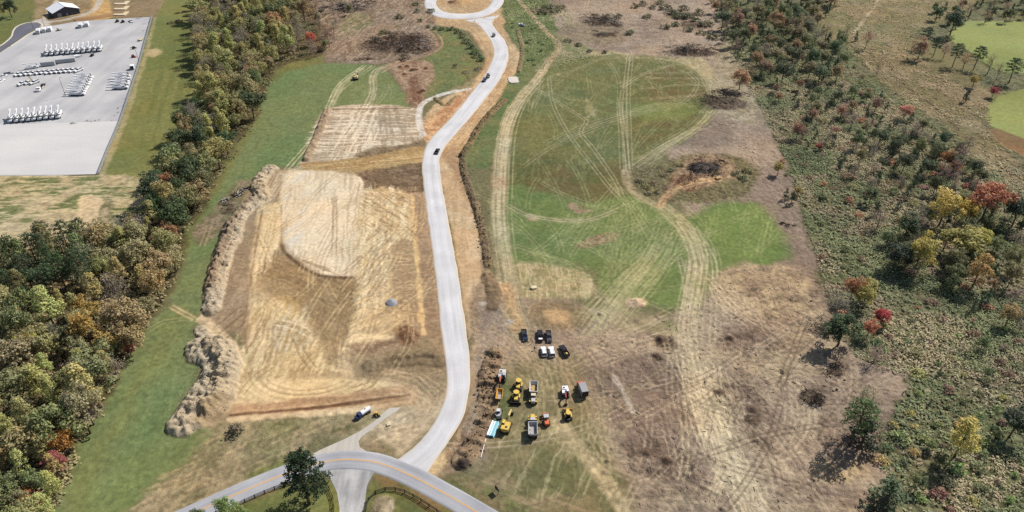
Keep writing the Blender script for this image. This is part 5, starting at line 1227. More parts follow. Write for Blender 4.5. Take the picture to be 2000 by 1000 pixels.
# ---- right side
S1, S2, S3 = (100, 106, 62), (124, 118, 72), (84, 92, 58)
gs = 'shrubs of the overgrown land'
def scrubpick(pal, where, hs):
    def pick(u, v, r):
        c, nm = r.choice(pal); return 'shrub', r.uniform(*hs), c, f'{nm} shrub {where}', gs, r.uniform(0.9, 1.5)
    return pick
plant([(1480, 190), (1700, 240), (1880, 330), (2040, 400), (2040, 640), (1660, 660), (1600, 560), (1560, 420)], 7.5,
      scrubpick([(S1, 'olive'), (S2, 'straw coloured'), (S3, 'dull green'), ((128, 102, 80), 'brownish'), ((150, 102, 74), 'rusty')], 'in the middle overgrown land', (1.6, 3.4)), 31, 120)
plant([(1700, 660), (2040, 640), (2040, 1060), (1710, 1060), (1720, 860), (1790, 750)], 5.6,
      scrubpick([(S1, 'olive'), ((108, 124, 60), 'bright green'), (S3, 'dull green'), ((140, 124, 62), 'yellowish'), ((112, 84, 72), 'brownish')], 'in the near overgrown land', (1.6, 3.2)), 32, 130)
plant([(1430, 60), (1640, 90), (1800, 250), (1880, 330), (1480, 200), (1440, 120)], 11,
      scrubpick([(S1, 'olive'), (S2, 'straw coloured'), (S3, 'dull green'), ((128, 102, 80), 'brownish')], 'in the far overgrown land', (1.8, 3.5)), 33, 50)
gt = 'trees scattered over the overgrown land'
def rtree(pal, where, hs):
    def pick(u, v, r):
        kind, c, nm = r.choice(pal); return kind, r.uniform(*hs) * (1.25 if kind in ('tall',) else 0.75 if kind == 'cedar' else 1), c, f'{nm} {where}', gt, r.uniform(0.9, 1.25)
    return pick
plant([(1385, 0), (1640, 0), (1600, 50), (1650, 100), (1640, 160), (1500, 170), (1420, 110)], 7.8,
      rtree([('cedar', (70, 82, 58), 'dark cedar'), ('round', (84, 94, 62), 'dull green tree'), ('round', (110, 106, 70), 'olive tree'), ('cedar', (64, 78, 56), 'dark cedar'), ('bare', (126, 108, 90), 'grey brown half-bare tree'), ('round', (132, 108, 76), 'brown tree')], 'in wood at top right', (9, 15)), 34, 130)
plant([(1640, 160), (1500, 170), (1560, 300), (1800, 380), (1880, 330), (1760, 220)], 11,
      rtree([('cedar', (66, 80, 58), 'dark cedar'), ('bare', (130, 110, 92), 'half-bare tree'), ('round', (92, 98, 60), 'olive tree'), ('round', (138, 106, 78), 'rusty tree'), ('cedar', (60, 74, 54), 'dark cedar')], 'in the far overgrown land', (5, 10)), 35, 80)
plant([(1720, 260), (1900, 300), (1900, 350), (1830, 400), (1740, 330)], 9,
      rtree([('cedar', (58, 72, 54), 'dark cedar'), ('round', (76, 86, 58), 'dark green tree'), ('bare', (126, 108, 94), 'half-bare tree')], 'in the dark clump above the yellow trees', (8, 11)), 36, 30)
plant([(1800, 30), (1990, -10), (2050, 10), (2050, 45), (1890, 45), (1860, 62)], 9.5,
      rtree([('round', (78, 88, 56), 'dark green tree'), ('cedar', (64, 78, 56), 'dark cedar'), ('bare', (140, 112, 88), 'half-bare tree')], 'behind the green field at top right', (8, 12)), 37, 40)
plant([(1780, 420), (2040, 420), (2040, 640), (1900, 640), (1850, 560), (1740, 520)], 12,
      rtree([('round', (88, 96, 58), 'olive tree'), ('bare', (132, 112, 92), 'half-bare tree'), ('cedar', (64, 78, 56), 'dark cedar'), ('round', (136, 112, 70), 'tan tree')], 'among the yellow trees at right', (6, 10)), 38, 26)
for k, u, v, h, c, lb, wd in (
    ('round', 1848, 404, 12, (206, 174, 66), 'large bright yellow tree left of the rust red one', 1.1),
    ('round', 1896, 408, 11, (214, 172, 56), 'deep yellow tree touching the rust red one', 0.8),
    ('round', 1936, 385, 15, (150, 88, 60), 'tall rust red tree at the right', 1.1),
    ('round', 1885, 470, 11, (160, 152, 66), 'broad yellow green tree below the bright yellow ones', 1.5),
    ('round', 1915, 462, 9, (172, 156, 62), 'second yellow green tree beside the broad one', 1.1),
    ('round', 1800, 492, 11, (172, 158, 60), 'yellow green tree above a dark shadowed gap', 1.1),
    ('round', 1775, 440, 9, (66, 80, 50), 'dark green tree left of the yellow ones', 1.2),
    ('round', 1755, 500, 9, (56, 68, 48), 'dark shadowed tree at the edge of the yellow group', 1.1),
    ('tall', 1915, 525, 12, (166, 150, 72), 'tall yellowish tree with bare stems at the right', 1.2),
    ('round', 1990, 412, 11, (58, 70, 50), 'dark tree cut by the right edge', 1.1),
    ('round', 1725, 616, 5, (176, 66, 72), 'crimson tree in the scrub', 1.3),
    ('round', 1668, 560, 8, (178, 110, 68), 'orange tree at the edge of the clearing', 1.0),
    ('round', 1690, 576, 8, (152, 146, 66), 'yellow green tree next to the orange one', 1.0),
    ('round', 1648, 640, 10, (58, 72, 44), 'big dark green tree at the edge of the clearing', 1.25),
    ('bare', 1640, 590, 11, (110, 100, 84), 'half-bare tall tree behind the big dark green one', 1.3),
    ('round', 1700, 640, 6, (150, 92, 62), 'russet bush-like tree beside the crimson one', 1.0),
    ('bare', 1712, 690, 6, (122, 94, 90), 'purplish bare thicket tree below the crimson one', 1.5),
    ('round', 1700, 560, 7, (140, 126, 66), 'olive gold tree behind the crimson one', 1.0),
    ('pine', 1682, 810, 17, (78, 86, 48), 'tall sparse tree casting a long shadow on the clearing', 1.1),
    ('bare', 1692, 795, 14, (98, 100, 56), 'slim olive tree beside the sparse tall one', 0.9),
    ('cedar', 1690, 848, 10, (50, 62, 40), 'dark evergreen under the tall sparse tree', 1.6),
    ('tall', 1886, 850, 12, (208, 180, 80), 'lone pale yellow tree in the near scrub', 1.15),
    ('cedar', 1738, 965, 10, (70, 88, 54), 'broad dark evergreen at the bottom right', 1.7),
    ('cedar', 1722, 985, 7, (58, 70, 48), 'small dark evergreen at the bottom right', 1.4),
    ('round', 1990, 820, 9, (62, 76, 56), 'dark tree cut by the right edge in the near scrub', 1.0),
    ('round', 1448, 150, 12, (146, 122, 78), 'olive brown tree at the edge of the cleared ground', 1.1),
    ('bare', 1466, 135, 11, (140, 116, 80), 'thin brown tree behind the olive brown one', 1.1),
    ('round', 1522, 326, 6, (160, 144, 72), 'small yellow tree at the edge of the overgrown land', 1.1),
    ('round', 1560, 372, 4, (180, 140, 60), 'small orange yellow bush-like tree beside two dark cedars', 0.9),
    ('cedar', 1548, 385, 6, (52, 66, 44), 'dark cedar beside the small orange yellow tree', 1.1),
    ('cedar', 1536, 378, 5, (52, 66, 46), 'small dark cedar nearest the cleared ground', 1.1),
    ('pine', 1813, 62, 14, (56, 70, 46), 'tall round pine left of the field row', 1.2),
    ('pine', 1832, 80, 13, (58, 72, 46), 'second tall pine left of the field row', 1.1),
    ('round', 1800, 92, 10, (132, 100, 78), 'brown and red tree under the two tall pines', 1.0),
    ('pine', 1872, 96, 15, (64, 78, 48), 'first pine of the row along the green field', 1.1),
    ('pine', 1914, 100, 15, (62, 76, 48), 'second pine of the row along the green field', 1.1),
    ('pine', 1985, 125, 15, (56, 70, 46), 'pine of the field row next to the right edge', 1.2),
    ('bare', 1890, 108, 11, (170, 122, 92), 'pinkish half-bare tree between the pines of the row', 0.9),
    ('bare', 1938, 118, 12, (150, 132, 80), 'yellowish half-bare tree in the field row', 0.9),
    ('bare', 1850, 90, 11, (156, 112, 92), 'slender reddish tree left of the first pine of the row', 0.7),
    ('bare', 1955, 132, 10, (130, 112, 96), 'leaning bare tree in the field row', 0.6),
    ('round', 1905, 155, 6, (168, 152, 66), 'small yellow tree in front of the field row', 1.1),
    ('round', 1942, 178, 5, (176, 84, 86), 'small crimson tree between the two green fields', 1.2),
    ('cedar', 1890, 186, 7, (54, 66, 48), 'lone dark cedar below the small yellow tree', 1.1),
    ('round', 1865, 40, 13, (66, 78, 54), 'large dark tree at the corner of the green field', 1.1),
    ('bare', 1697, 68, 13, (150, 112, 96), 'reddish bare tree on the dry meadow', 0.6),
    ('bare', 1655, 60, 11, (120, 104, 86), 'slim bare tree on the dry meadow', 0.5),
    ('cedar', 1672, 70, 6, (58, 68, 50), 'dark cedar on the dry meadow', 1.0),
    ('bare', 1716, 130, 7, (104, 92, 74), 'dead standing tree on the dry slope', 0.5),
    ('round', 1850, 310, 7, (176, 116, 70), 'orange tree in the dark clump', 1.0),
    ('round', 1865, 325, 6, (184, 110, 62), 'bright orange tree at the foot of the dark clump', 0.8),
    ('round', 1770, 215, 7, (160, 118, 90), 'pinkish tan tree on the far slope', 1.2),
    ('cedar', 1720, 190, 7, (58, 72, 54), 'dark cedar left of the pinkish tan tree', 1.0),
    ('round', 1600, 285, 4, (128, 66, 58), 'small dark red bush-like tree in the scrub', 1.2)):
    tree(k, u, v, h * (1.35 if u > 1600 and k in ('round', 'tall') else 1.2 if u > 1500 and k != 'pine' else 1.1), c, lb, None, wd * 1.12)
plant([(1640, 300), (1800, 260), (1920, 330), (1990, 420), (1990, 640), (1900, 620), (1760, 540), (1700, 430)], 10,
      rtree([('round', (82, 90, 56), 'dull green tree'), ('cedar', (62, 76, 54), 'dark cedar'), ('bare', (128, 112, 94), 'half-bare tree'), ('round', (108, 104, 64), 'olive tree')], 'in the thicket before the yellow trees', (6, 11)), 51, 60)
plant([(1580, 180), (1700, 200), (1760, 290), (1640, 330), (1560, 280)], 10,
      rtree([('cedar', (60, 74, 54), 'dark cedar'), ('bare', (126, 110, 92), 'half-bare tree'), ('round', (98, 98, 62), 'olive tree')], 'in the thicket right of the burnt pit', (5, 9)), 52, 36)
plant([(1790, 700), (1990, 640), (2040, 900), (1960, 1040), (1780, 1020), (1800, 860)], 16,
      rtree([('round', (92, 102, 58), 'olive tree'), ('bare', (120, 104, 88), 'half-bare tree'), ('cedar', (66, 80, 56), 'dark cedar')], 'scattered in the near scrub', (3.5, 6)), 53, 26)
plant([(575, -5), (660, -5), (690, 25), (660, 50), (650, 100), (610, 118), (570, 110), (600, 60)], 9,
      rtree([('bare', (138, 118, 94), 'brown half-bare tree'), ('bare', (126, 110, 92), 'grey half-bare tree'), ('round', (112, 106, 70), 'olive tree')], 'beside the far cleared ground', (6, 11)), 54, 40)
# hedge bushes by the turning circle
for i, (u, v, h) in enumerate(((820, 38, 3), (836, 50, 3), (850, 53, 3.2), (862, 55, 3), (874, 56, 3), (884, 54, 3.5), (895, 60, 4), (904, 68, 4), (910, 78, 4.5), (918, 88, 4.5), (926, 98, 4.5), (932, 106, 4.5), (938, 113, 4), (814, 20, 3.5), (812, 6, 3.5))):
    tree('shrub', u, v, h, (70, 88, 50), 'dark hedge bush below the turning circle', 'hedge bushes by the turning circle', 1.1)
for i in range(46):
    u = tr.uniform(985, 1085); v = tr.uniform(-5, 130)
    if inside(np.array(P((985, -20), (1030, 25), (1060, 70), (1080, 90), (1045, 130), (1010, 150), (1022, 105), (996, 60))), *px(u, v)) < 1: continue
    tree('shrub', u, v, tr.uniform(1.2, 2.2), tr.choice([(96, 112, 60), (112, 120, 70), (84, 96, 54)]), 'low green bush right of the turning circle', 'bushes right of the turning circle', 1.3)
for u, v, h in ((1255, 5, 4), (1275, 12, 3.5), (1310, 20, 5), (1325, 28, 5), (1345, 30, 5), (1360, 38, 4), (1320, 45, 4), (1345, 55, 4), (1370, 62, 4), (1290, 3, 4), (1208, 30, 4), (1085, 20, 4), (1060, 22, 4), (1150, 98, 2.5), (1180, 100, 2.5), (1072, 12, 5), (1095, 12, 4.5), (1160, 30, 4), (1185, 34, 4), (1230, 62, 4), (1300, 12, 5), (1335, 14, 5), (1365, 22, 5), (1380, 45, 5), (1395, 70, 5), (1300, 50, 4), (1265, 30, 4), (1240, 10, 4), (1130, 85, 3), (1110, 78, 3), (750, 60, 4), (735, 76, 4), (790, 110, 4), (765, 70, 3), (840, 20, 4), (780, 30, 4)):
    tree('shrub', u, v, h, (84, 84, 58), 'dark bush on the far cleared ground', 'bushes on the far cleared ground', 1.5)
for u, v, h in ((1250, 352, 2.4), (1262, 362, 2.6), (1275, 356, 2.2), (1285, 372, 2.2), (1266, 376, 1.8), (1295, 340, 2), (1310, 330, 2), (1440, 335, 3), (1452, 345, 3), (1460, 330, 3), (1330, 320, 2)):
    tree('shrub', u, v, h, (104, 100, 66), 'olive brush bush around the burnt pit', 'bushes around the burnt pit', 1.4)

# ---- low tangle that covers the overgrown land: beyond counting
def tangle(poly_px, n, seed, pal, size, rad, name, where):
    r = np.random.RandomState(seed); poly = np.array(P(*poly_px)); (x0, y0), (x1, y1) = poly.min(0), poly.max(0)
    pts = np.stack([r.uniform(x0, x1, n * 3), r.uniform(y0, y1, n * 3)], 1)
    ins = sdist(poly, pts[None, :, 0].astype(np.float32), pts[None, :, 1].astype(np.float32))[0] > 0
    uu, vv = proj(pts[:, 0], pts[:, 1]); ins &= (uu > -80) & (uu < 2120) & (vv < 1090)
    pts = pts[ins][:n]; k = 8
    nb = fbm(pts[:, 0], pts[:, 1], 16, 2, seed); nb2 = fbm(pts[:, 0], pts[:, 1], 6, 2, seed + 3)
    thick = sstep(0.48, 0.66, fbm(pts[:, 0], pts[:, 1], 20, 3, seed + 8)); keep = nb2 + r.rand(len(pts)) * 0.5 + thick * 0.35 > 0.62; pts = pts[keep]; nb = nb[keep]; thick = thick[keep]
    z = np.array([zat(x, y) for x, y in pts])
    pc = np.array([leafcol(c, 2.2, 0.74) for c in pal]); ci = np.clip((nb - 0.28) / 0.44 * len(pal) + r.randn(len(pts)) * 0.45, 0, len(pal) - 1.001)
    i0 = ci.astype(int); i1 = np.minimum(i0 + 1, len(pal) - 1); f_ = (ci - i0)[:, None]; col = pc[i0] * (1 - f_) + pc[i1] * f_
    R_ = rad * r.uniform(0.6, 1.5, len(pts)) * (0.75 + 1.5 * thick)
    d = r.randn(len(pts), k, 3); d /= np.linalg.norm(d, axis=2)[..., None]; d[..., 2] = np.abs(d[..., 2])
    C = np.stack([pts[:, 0], pts[:, 1], z + 0.1], 1)[:, None, :] + d * R_[:, None, None] * np.array([1, 1, 0.7])
    C = C.reshape(-1, 3); N = (d * 0.7 + r.randn(*d.shape) * 0.35 + np.array([0, 0, 0.8])).reshape(-1, 3); N /= np.linalg.norm(N, axis=1)[:, None]
    a = np.cross(N, r.randn(*N.shape)); a /= np.linalg.norm(a, axis=1)[:, None]; b = np.cross(N, a); s = (size * r.uniform(0.6, 1.4, len(N)))[:, None]
    V = np.stack([C - a * s * .5, C + b * s * .4, C + a * s * .5, C - b * s * .4], 1).reshape(-1, 3)
    cc = (np.repeat(col, k, 0) * r.uniform(0.82, 1.2, len(N))[:, None]).repeat(4, 0)
    me = cloud_mesh(name, V, np.arange(len(V)).reshape(-1, 4), cc, M_scrub)
    tag(link(bpy.data.objects.new(name, me)), where, 'undergrowth', None, 'stuff')
tangle([(1420, 90), (1490, 220), (1540, 330), (1590, 490), (1625, 600), (1670, 695), (1780, 745), (1725, 850), (1710, 1080), (2080, 1080), (2080, 420), (1990, 330), (1900, 330), (1760, 210), (1660, 130), (1560, 60)], 30000, 71,
       [(84, 92, 56), (96, 104, 62), (106, 110, 68), (92, 98, 62), (122, 112, 78), (124, 104, 82), (98, 104, 66), (130, 118, 84)], 0.62, 0.75, 'undergrowth', 'low tangled undergrowth covering the overgrown land at right')
tangle([(388, 0), (600, 0), (620, 100), (540, 130), (505, 230), (430, 350), (360, 455), (300, 430), (330, 320), (380, 240)], 3500, 72, [(96, 90, 54), (112, 100, 60), (84, 84, 48)], 0.9, 0.8, 'undergrowth', 'brown and green undergrowth below the wood beside the gravel lot')
tangle([(-60, 500), (200, 460), (350, 455), (345, 545), (280, 650), (165, 850), (85, 1060), (-60, 1090)], 4500, 73, [(96, 90, 54), (112, 100, 60), (84, 84, 48), (120, 104, 66)], 0.9, 0.8, 'undergrowth', 'brown and green undergrowth below the lower left wood')
tangle([(1610, 0), (1900, 0), (1880, 40), (1790, 70), (1800, 115), (1930, 190), (1940, 270), (2040, 350), (2040, 420), (1900, 330), (1760, 200), (1660, 100)], 3500, 74, [(150, 134, 98), (130, 118, 80), (112, 104, 68), (140, 118, 86)], 0.7, 0.45, 'dry_grass_tufts', 'straw coloured grass tufts on the dry meadow at top right')
tangle([(985, -10), (1090, -10), (1120, 40), (1090, 90), (1180, 105), (1060, 140), (1010, 150), (1020, 105), (990, 55)], 1500, 75, [(92, 110, 58), (112, 122, 70), (130, 128, 80)], 0.6, 0.4, 'weeds', 'green weeds between the turning circle and the dirt track')

# ================================================================== VEHICLES AND MACHINES
M_tyre = paint('rubber', (44, 44, 46), 0.9, spec=0.2, vary=0.2)
M_rim = paint('wheel_metal', (150, 150, 152), 0.5, 0.3)
M_glass = paint('dark_glass', (30, 36, 46), 0.08, 0.0, 0.9, vary=0.05)
M_lamp = paint('lamp_lens', (226, 226, 220), 0.2)
M_red_lamp = paint('red_lens', (150, 30, 28), 0.3)
M_black = paint('black_paint', (28, 29, 34), 0.3, spec=0.6)
M_navy = paint('dark_blue_paint', (36, 46, 66), 0.25, spec=0.6)
M_char = paint('charcoal_paint', (92, 90, 94), 0.3, 0.3)
M_white = paint('white_paint', (244, 245, 248), 0.35, k=0.72, vary=0.05)
M_offw = paint('dusty_white_paint', (224, 222, 216), 0.5)
M_grey = paint('grey_paint', (160, 160, 160), 0.5)
M_lgrey = paint('pale_grey_paint', (198, 198, 200), 0.5)
M_steel = paint('dull_steel', (128, 126, 124), 0.5, 0.4, vary=0.25)
M_track = paint('crawler_steel', (82, 74, 68), 0.8, 0.2, vary=0.35, scale=5)
M_dark = paint('black_steel', (40, 38, 38), 0.6, 0.2, vary=0.3)
M_yel = paint('machine_yellow', (232, 196, 86), 0.5, vary=0.15)
M_yel2 = paint('pale_machine_yellow', (224, 200, 124), 0.5, vary=0.15)
M_cream = paint('cream_paint', (226, 214, 176), 0.5, vary=0.12)
M_ora = paint('machine_orange', (222, 110, 58), 0.5, vary=0.15)
M_amber = paint('amber_paint', (228, 164, 50), 0.5, vary=0.15)
M_redm = paint('red_paint', (186, 52, 48), 0.45, vary=0.15)
M_redl = paint('faded_red_paint', (214, 96, 92), 0.5, vary=0.12)
M_blue = paint('truck_blue', (58, 72, 118), 0.4)
M_cyan = paint('cyan_plastic', (96, 190, 212), 0.4, vary=0.15)
M_dust = paint('dusty_load', (196, 164, 112), 0.95, vary=0.2)
M_load = paint('worn_bed_liner', (176, 172, 166), 0.7, vary=0.25)
M_inner = paint('dark_grey_bed', (86, 82, 78), 0.7, vary=0.25)  # plain dark grey for bed floors and truck decks

def wheel_set(root, xs_, ys_, r, w, name='wheel'):
    tm = MB().cyl((0, 0, 0), 'x', r, w, 14).mesh('tyre', M_tyre); rm = MB().cyl((0, 0, 0), 'x', r * 0.55, w + 0.03, 10).mesh('rim', M_rim)
    for y in ys_:
        for x in xs_:
            t = link(bpy.data.objects.new(name, tm), root); t.location = (x, y, r); link(bpy.data.objects.new('rim', rm), t)

def pickup(name, mat, load=None, cap=None):
    r = empty(name, (0, 0, 0))
    b = MB().cbox(-0.98, 0.98, -2.9, 2.9, 0.45, 0.98, 0.07); b.box(-0.96, 0.96, 1.3, 2.85, 0.97, 1.16, 0.08, 0.0, 0.12)
    b.box(-0.97, 0.97, -0.8, 1.35, 0.97, 1.2, 0.03); b.build('body', mat, r)
    bed = MB().box(-0.97, -0.88, -2.88, -0.78, 0.97, 1.32).box(0.88, 0.97, -2.88, -0.78, 0.97, 1.32).box(-0.88, 0.88, -2.88, -2.78, 0.97, 1.3).box(-0.88, 0.88, -0.9, -0.8, 0.97, 1.34)
    bed.build('cargo_bed', mat, r)
    MB().box(-0.87, 0.87, -2.77, -0.91, 0.97, 1.0).build('bed_floor', M_dark, r)
    MB().box(-0.9, 0.9, -0.78, 1.3, 1.19, 1.76, 0.2, 0.22, 0.72).build('windows', M_glass, r)
    MB().cbox(-0.7, 0.7, -0.6, 0.62, 1.755, 1.85, 0.05).build('roof', cap or mat, r)
    MB().box(-0.99, 0.99, 2.88, 3.02, 0.45, 0.75).box(-0.95, 0.95, -3.02, -2.88, 0.45, 0.7).build('bumper', M_steel, r)
    for x in (-0.75, 0.75):
        MB().box(x - 0.18, x + 0.18, 2.86, 2.93, 0.8, 0.98).build('headlight', M_lamp, r)
        MB().box(x - 0.12, x + 0.12, -2.93, -2.88, 0.8, 1.2).build('tail_light', M_red_lamp, r)
        MB().box(x * 1.36 - 0.1, x * 1.36 + 0.1, 0.9, 1.06, 1.15, 1.35).build('mirror', M_black, r)
    wheel_set(r, (-0.86, 0.86), (-1.85, 1.9), 0.4, 0.28)
    if load == 'white': MB().cbox(-0.7, 0.7, -2.7, -1.9, 1.0, 1.3, 0.05).build('load', M_white, r)
    if load == 'yellow': MB().cyl((0, -2.0, 1.2), 'z', 0.45, 0.4, 12, 0.35).build('load', M_yel, r)
    if load == 'cover': MB().cbox(-0.9, 0.9, -2.8, -0.85, 1.3, 1.38, 0.04).build('bed_cover', M_char, r)
    return r

def suv(name, mat):
    r = empty(name, (0, 0, 0))
    b = MB().cbox(-0.96, 0.96, -2.4, 2.4, 0.4, 1.0, 0.09); b.box(-0.93, 0.93, 1.05, 2.36, 0.99, 1.14, 0.08, 0, 0.2); b.build('body', mat, r)
    MB().box(-0.92, 0.92, -2.36, 1.25, 0.99, 1.6, 0.17, 0.35, 0.75).build('windows', M_glass, r)
    MB().cbox(-0.74, 0.74, -1.95, 0.52, 1.59, 1.72, 0.06).build('roof', mat, r)
    MB().box(-0.6, -0.54, -1.7, 0.3, 1.72, 1.77).box(0.54, 0.6, -1.7, 0.3, 1.72, 1.77).build('roof_rail', M_steel, r)
    for x in (-0.7, 0.7):
        MB().box(x - 0.2, x + 0.2, 2.37, 2.43, 0.75, 0.95).build('headlight', M_lamp, r)
        MB().box(x - 0.12, x + 0.12, -2.43, -2.38, 0.8, 1.1).build('tail_light', M_red_lamp, r)
        MB().box(x * 1.42 - 0.1, x * 1.42 + 0.1, 0.75, 0.9, 1.05, 1.22).build('mirror', M_black, r)
    wheel_set(r, (-0.84, 0.84), (-1.45, 1.5), 0.37, 0.25)
    return r

def bucket_truck(name, long=False):
    r = empty(name, (0, 0, 0))
    MB().box(-0.45, 0.45, -3.9, 3.6, 0.6, 0.9).build('chassis', M_dark, r)
    MB().cbox(-1.15, 1.15, 1.3, 2.8, 0.7, 2.3, 0.12).cbox(-1.0, 1.0, 2.8, 4.0, 0.7, 1.55, 0.12).build('cab', M_white, r)
    MB().box(-1.0, 1.0, 2.74, 2.83, 1.6, 2.2).box(-1.18, 1.18, 1.7, 2.6, 1.6, 2.15).build('windows', M_glass, r)
    sb = MB().cbox(-1.2, -0.65, -3.9, 1.1, 0.8, 2.0, 0.05).cbox(0.65, 1.2, -3.9, 1.1, 0.8, 2.0, 0.05).box(-0.65, 0.65, 0.5, 1.1, 0.8, 1.9)
    sb.build('service_body', M_white, r)
    MB().box(-0.64, 0.64, -3.9, 0.5, 0.9, 1.05).build('deck', M_inner, r)
    MB().cyl((0, -0.6, 1.7), 'z', 0.42, 1.5, 12).build('turret', M_offw, r)
    e = (0.15, -4.6, 4.3) if not long else (0.15, -5.4, 3.2)
    MB().bar((0.15, -0.5, 2.5), e, 0.42, 0.5).build('lower_boom', M_white, r)
    f = (-0.35, 3.0, 3.0) if not long else (-0.35, 2.6, 2.9)
    MB().bar((e[0] - 0.45, e[1], e[2]), f, 0.34, 0.4).build('upper_boom', M_white, r)
    MB().cbox(f[0] - 0.45, f[0] + 0.45, f[1] - 0.1, f[1] + 0.75, 2.35, 3.35, 0.08).build('bucket', M_offw, r)
    for x in (-0.8, 0.8): MB().box(x - 0.15, x + 0.15, 3.97, 4.04, 0.9, 1.1).build('headlight', M_lamp, r)
    wheel_set(r, (-1.0, 1.0), (-2.4, 2.9), 0.5, 0.4)
    return r

def box_trailer(name, L=6.0, H=2.6, mat=None, tongue=True):
    r = empty(name, (0, 0, 0)); mat = mat or M_white
    MB().cbox(-1.25, 1.25, -L / 2, L / 2, 0.6, 0.6 + H, 0.06).build('cargo_box', mat, r)
    for k in range(int(L / 0.9)): MB().box(-1.2, 1.2, -L / 2 + 0.45 + k * 0.9, -L / 2 + 0.5 + k * 0.9, 0.6 + H, 0.63 + H).build('roof_bow', M_lgrey, r)
    MB().box(-1.1, 1.1, -L / 2 - 0.03, -L / 2 - 0.002, 0.7, 0.4 + H).build('rear_door', M_lgrey, r)
    MB().bar((-0.9, L / 2, 0.55), (0, L / 2 + 1.5, 0.55), 0.1, 0.12).bar((0.9, L / 2, 0.55), (0, L / 2 + 1.5, 0.55), 0.1, 0.12).build('tongue', M_dark, r)
    wheel_set(r, (-1.1, 1.1), (-0.5, 0.4), 0.38, 0.25)
    return r

def box_truck(name, box=None, cabm=None, L=5.0):
    r = empty(name, (0, 0, 0))
    MB().box(-0.45, 0.45, -L / 2 - 0.8, L / 2 + 1.4, 0.5, 0.8).build('chassis', M_dark, r)
    MB().cbox(-1.2, 1.2, -L / 2 - 0.8, L / 2 - 0.8, 0.85, 3.2, 0.06).build('cargo_box', box or M_white, r)
    MB().box(-1.05, 1.05, -L / 2 - 0.83, -L / 2 - 0.802, 0.95, 3.05).build('rear_door', M_dark, r)
    MB().cbox(-1.05, 1.05, L / 2 - 0.7, L / 2 + 0.6, 0.6, 2.2, 0.12).cbox(-0.95, 0.95, L / 2 + 0.6, L / 2 + 1.6, 0.6, 1.4, 0.12).build('cab', cabm or M_white, r)
    MB().box(-0.92, 0.92, L / 2 + 0.5, L / 2 + 0.63, 1.45, 2.05).build('windscreen', M_glass, r)
    wheel_set(r, (-0.95, 0.95), (-L / 2 + 0.5, L / 2 + 0.7), 0.45, 0.3)
    return r

def crawler(root, x, L, h, w, mat=None):
    p = []
    for i in range(7): a = math.pi / 2 + math.pi * i / 6; p.append((-L / 2 + h / 2 + h / 2 * math.cos(a), h / 2 + h / 2 * math.sin(a)))
    for i in range(7): a = -math.pi / 2 + math.pi * i / 6; p.append((L / 2 - h / 2 + h / 2 * math.cos(a), h / 2 + h / 2 * math.sin(a)))
    t = MB().prism(p, x - w / 2, x + w / 2).build('crawler_track', mat or M_track, root)
    g_ = MB()
    for k in range(int(L / 0.35)): g_.box(x - w / 2 - 0.01, x + w / 2 + 0.01, -L / 2 + h / 2 + k * 0.35, -L / 2 + h / 2 + k * 0.35 + 0.12, h, h + 0.04)
    g_.build('grouser', M_dark, t)['kind'] = 'stuff'
    return t

def excavator(name, body=None, boom=None, stick=None, weight=None, s=1.0, reach=1.0, low=False):
    r = empty(name, (0, 0, 0)); body = body or M_yel
    for x in (-1.2, 1.2): crawler(r, x, 4.2, 0.95, 0.6)
    MB().box(-0.9, 0.9, -1.0, 1.0, 0.4, 1.0).cyl((0, 0, 1.05), 'z', 0.8, 0.2, 16).build('undercarriage', M_dark, r)
    prof = MB(); n = 10; pts = [(1.3, 1.2), (1.3, -1.2)] + [(1.3 * math.cos(math.pi * i / n), -1.2 - 1.3 * math.sin(math.pi * i / n)) for i in range(1, n)] + [(-1.3, -1.2), (-1.3, 1.2)]
    v = [(x, y, 1.15) for x, y in pts] + [(x, y, 2.1) for x, y in pts]; m = len(pts)
    prof.add(v, [tuple(range(m)), tuple(range(2 * m - 1, m - 1, -1))] + [(i, (i + 1) % m, (i + 1) % m + m, i + m) for i in range(m)])
    prof.build('house', body, r)
    MB().cbox(-1.2, 1.2, -2.4, -0.5, 2.09, 2.4, 0.1).build('engine_cover', weight or body, r)
    MB().box(0.1, 0.8, -1.7, -0.9, 2.4, 2.45).build('grille', M_dark, r)
    MB().box(-1.25, -0.3, -0.4, 1.35, 1.3, 2.85, 0.06, 0.05, 0.2).build('cab_glass', M_glass, r)
    MB().cbox(-1.22, -0.33, -0.4, 1.18, 2.84, 2.98, 0.05).build('cab_roof', body, r)
    boom = boom or body; e = 3.4 * reach
    MB().prism([(0.9, 1.5), (1.2, 2.1), (2.6, 3.6), (e + 1.5, 3.2 if not low else 2.4), (e + 1.55, 2.75 if not low else 1.9), (2.75, 2.9), (1.5, 1.4)], 0.0, 0.5).build('boom', boom, r)
    MB().cyl((0.25, 2.0, 2.0), 'x', 0.1, 0.8, 8).bar((0.25, 1.3, 1.6), (0.25, 2.6, 2.75), 0.16, 0.16).build('boom_cylinder', M_steel, r)
    tip = (e + 1.4, 3.2 if not low else 2.4); end = (e + 2.6, 0.9)
    MB().prism([(tip[0] - 0.35, tip[1] + 0.15), (tip[0] + 0.3, tip[1] + 0.1), (end[0] + 0.15, end[1]), (end[0] - 0.15, end[1])], 0.08, 0.42).build('stick', stick or boom, r)
    MB().prism([(end[0] - 0.2, end[1] + 0.1), (end[0] + 0.25, end[1] + 0.1), (end[0] + 0.4, end[1] - 0.5), (end[0] - 0.2, end[1] - 0.85), (end[0] - 0.75, end[1] - 0.7), (end[0] - 0.5, end[1] - 0.3)], -0.3, 0.8).build('bucket', M_dark, r)
    r.scale = (s, s, s)
    return r

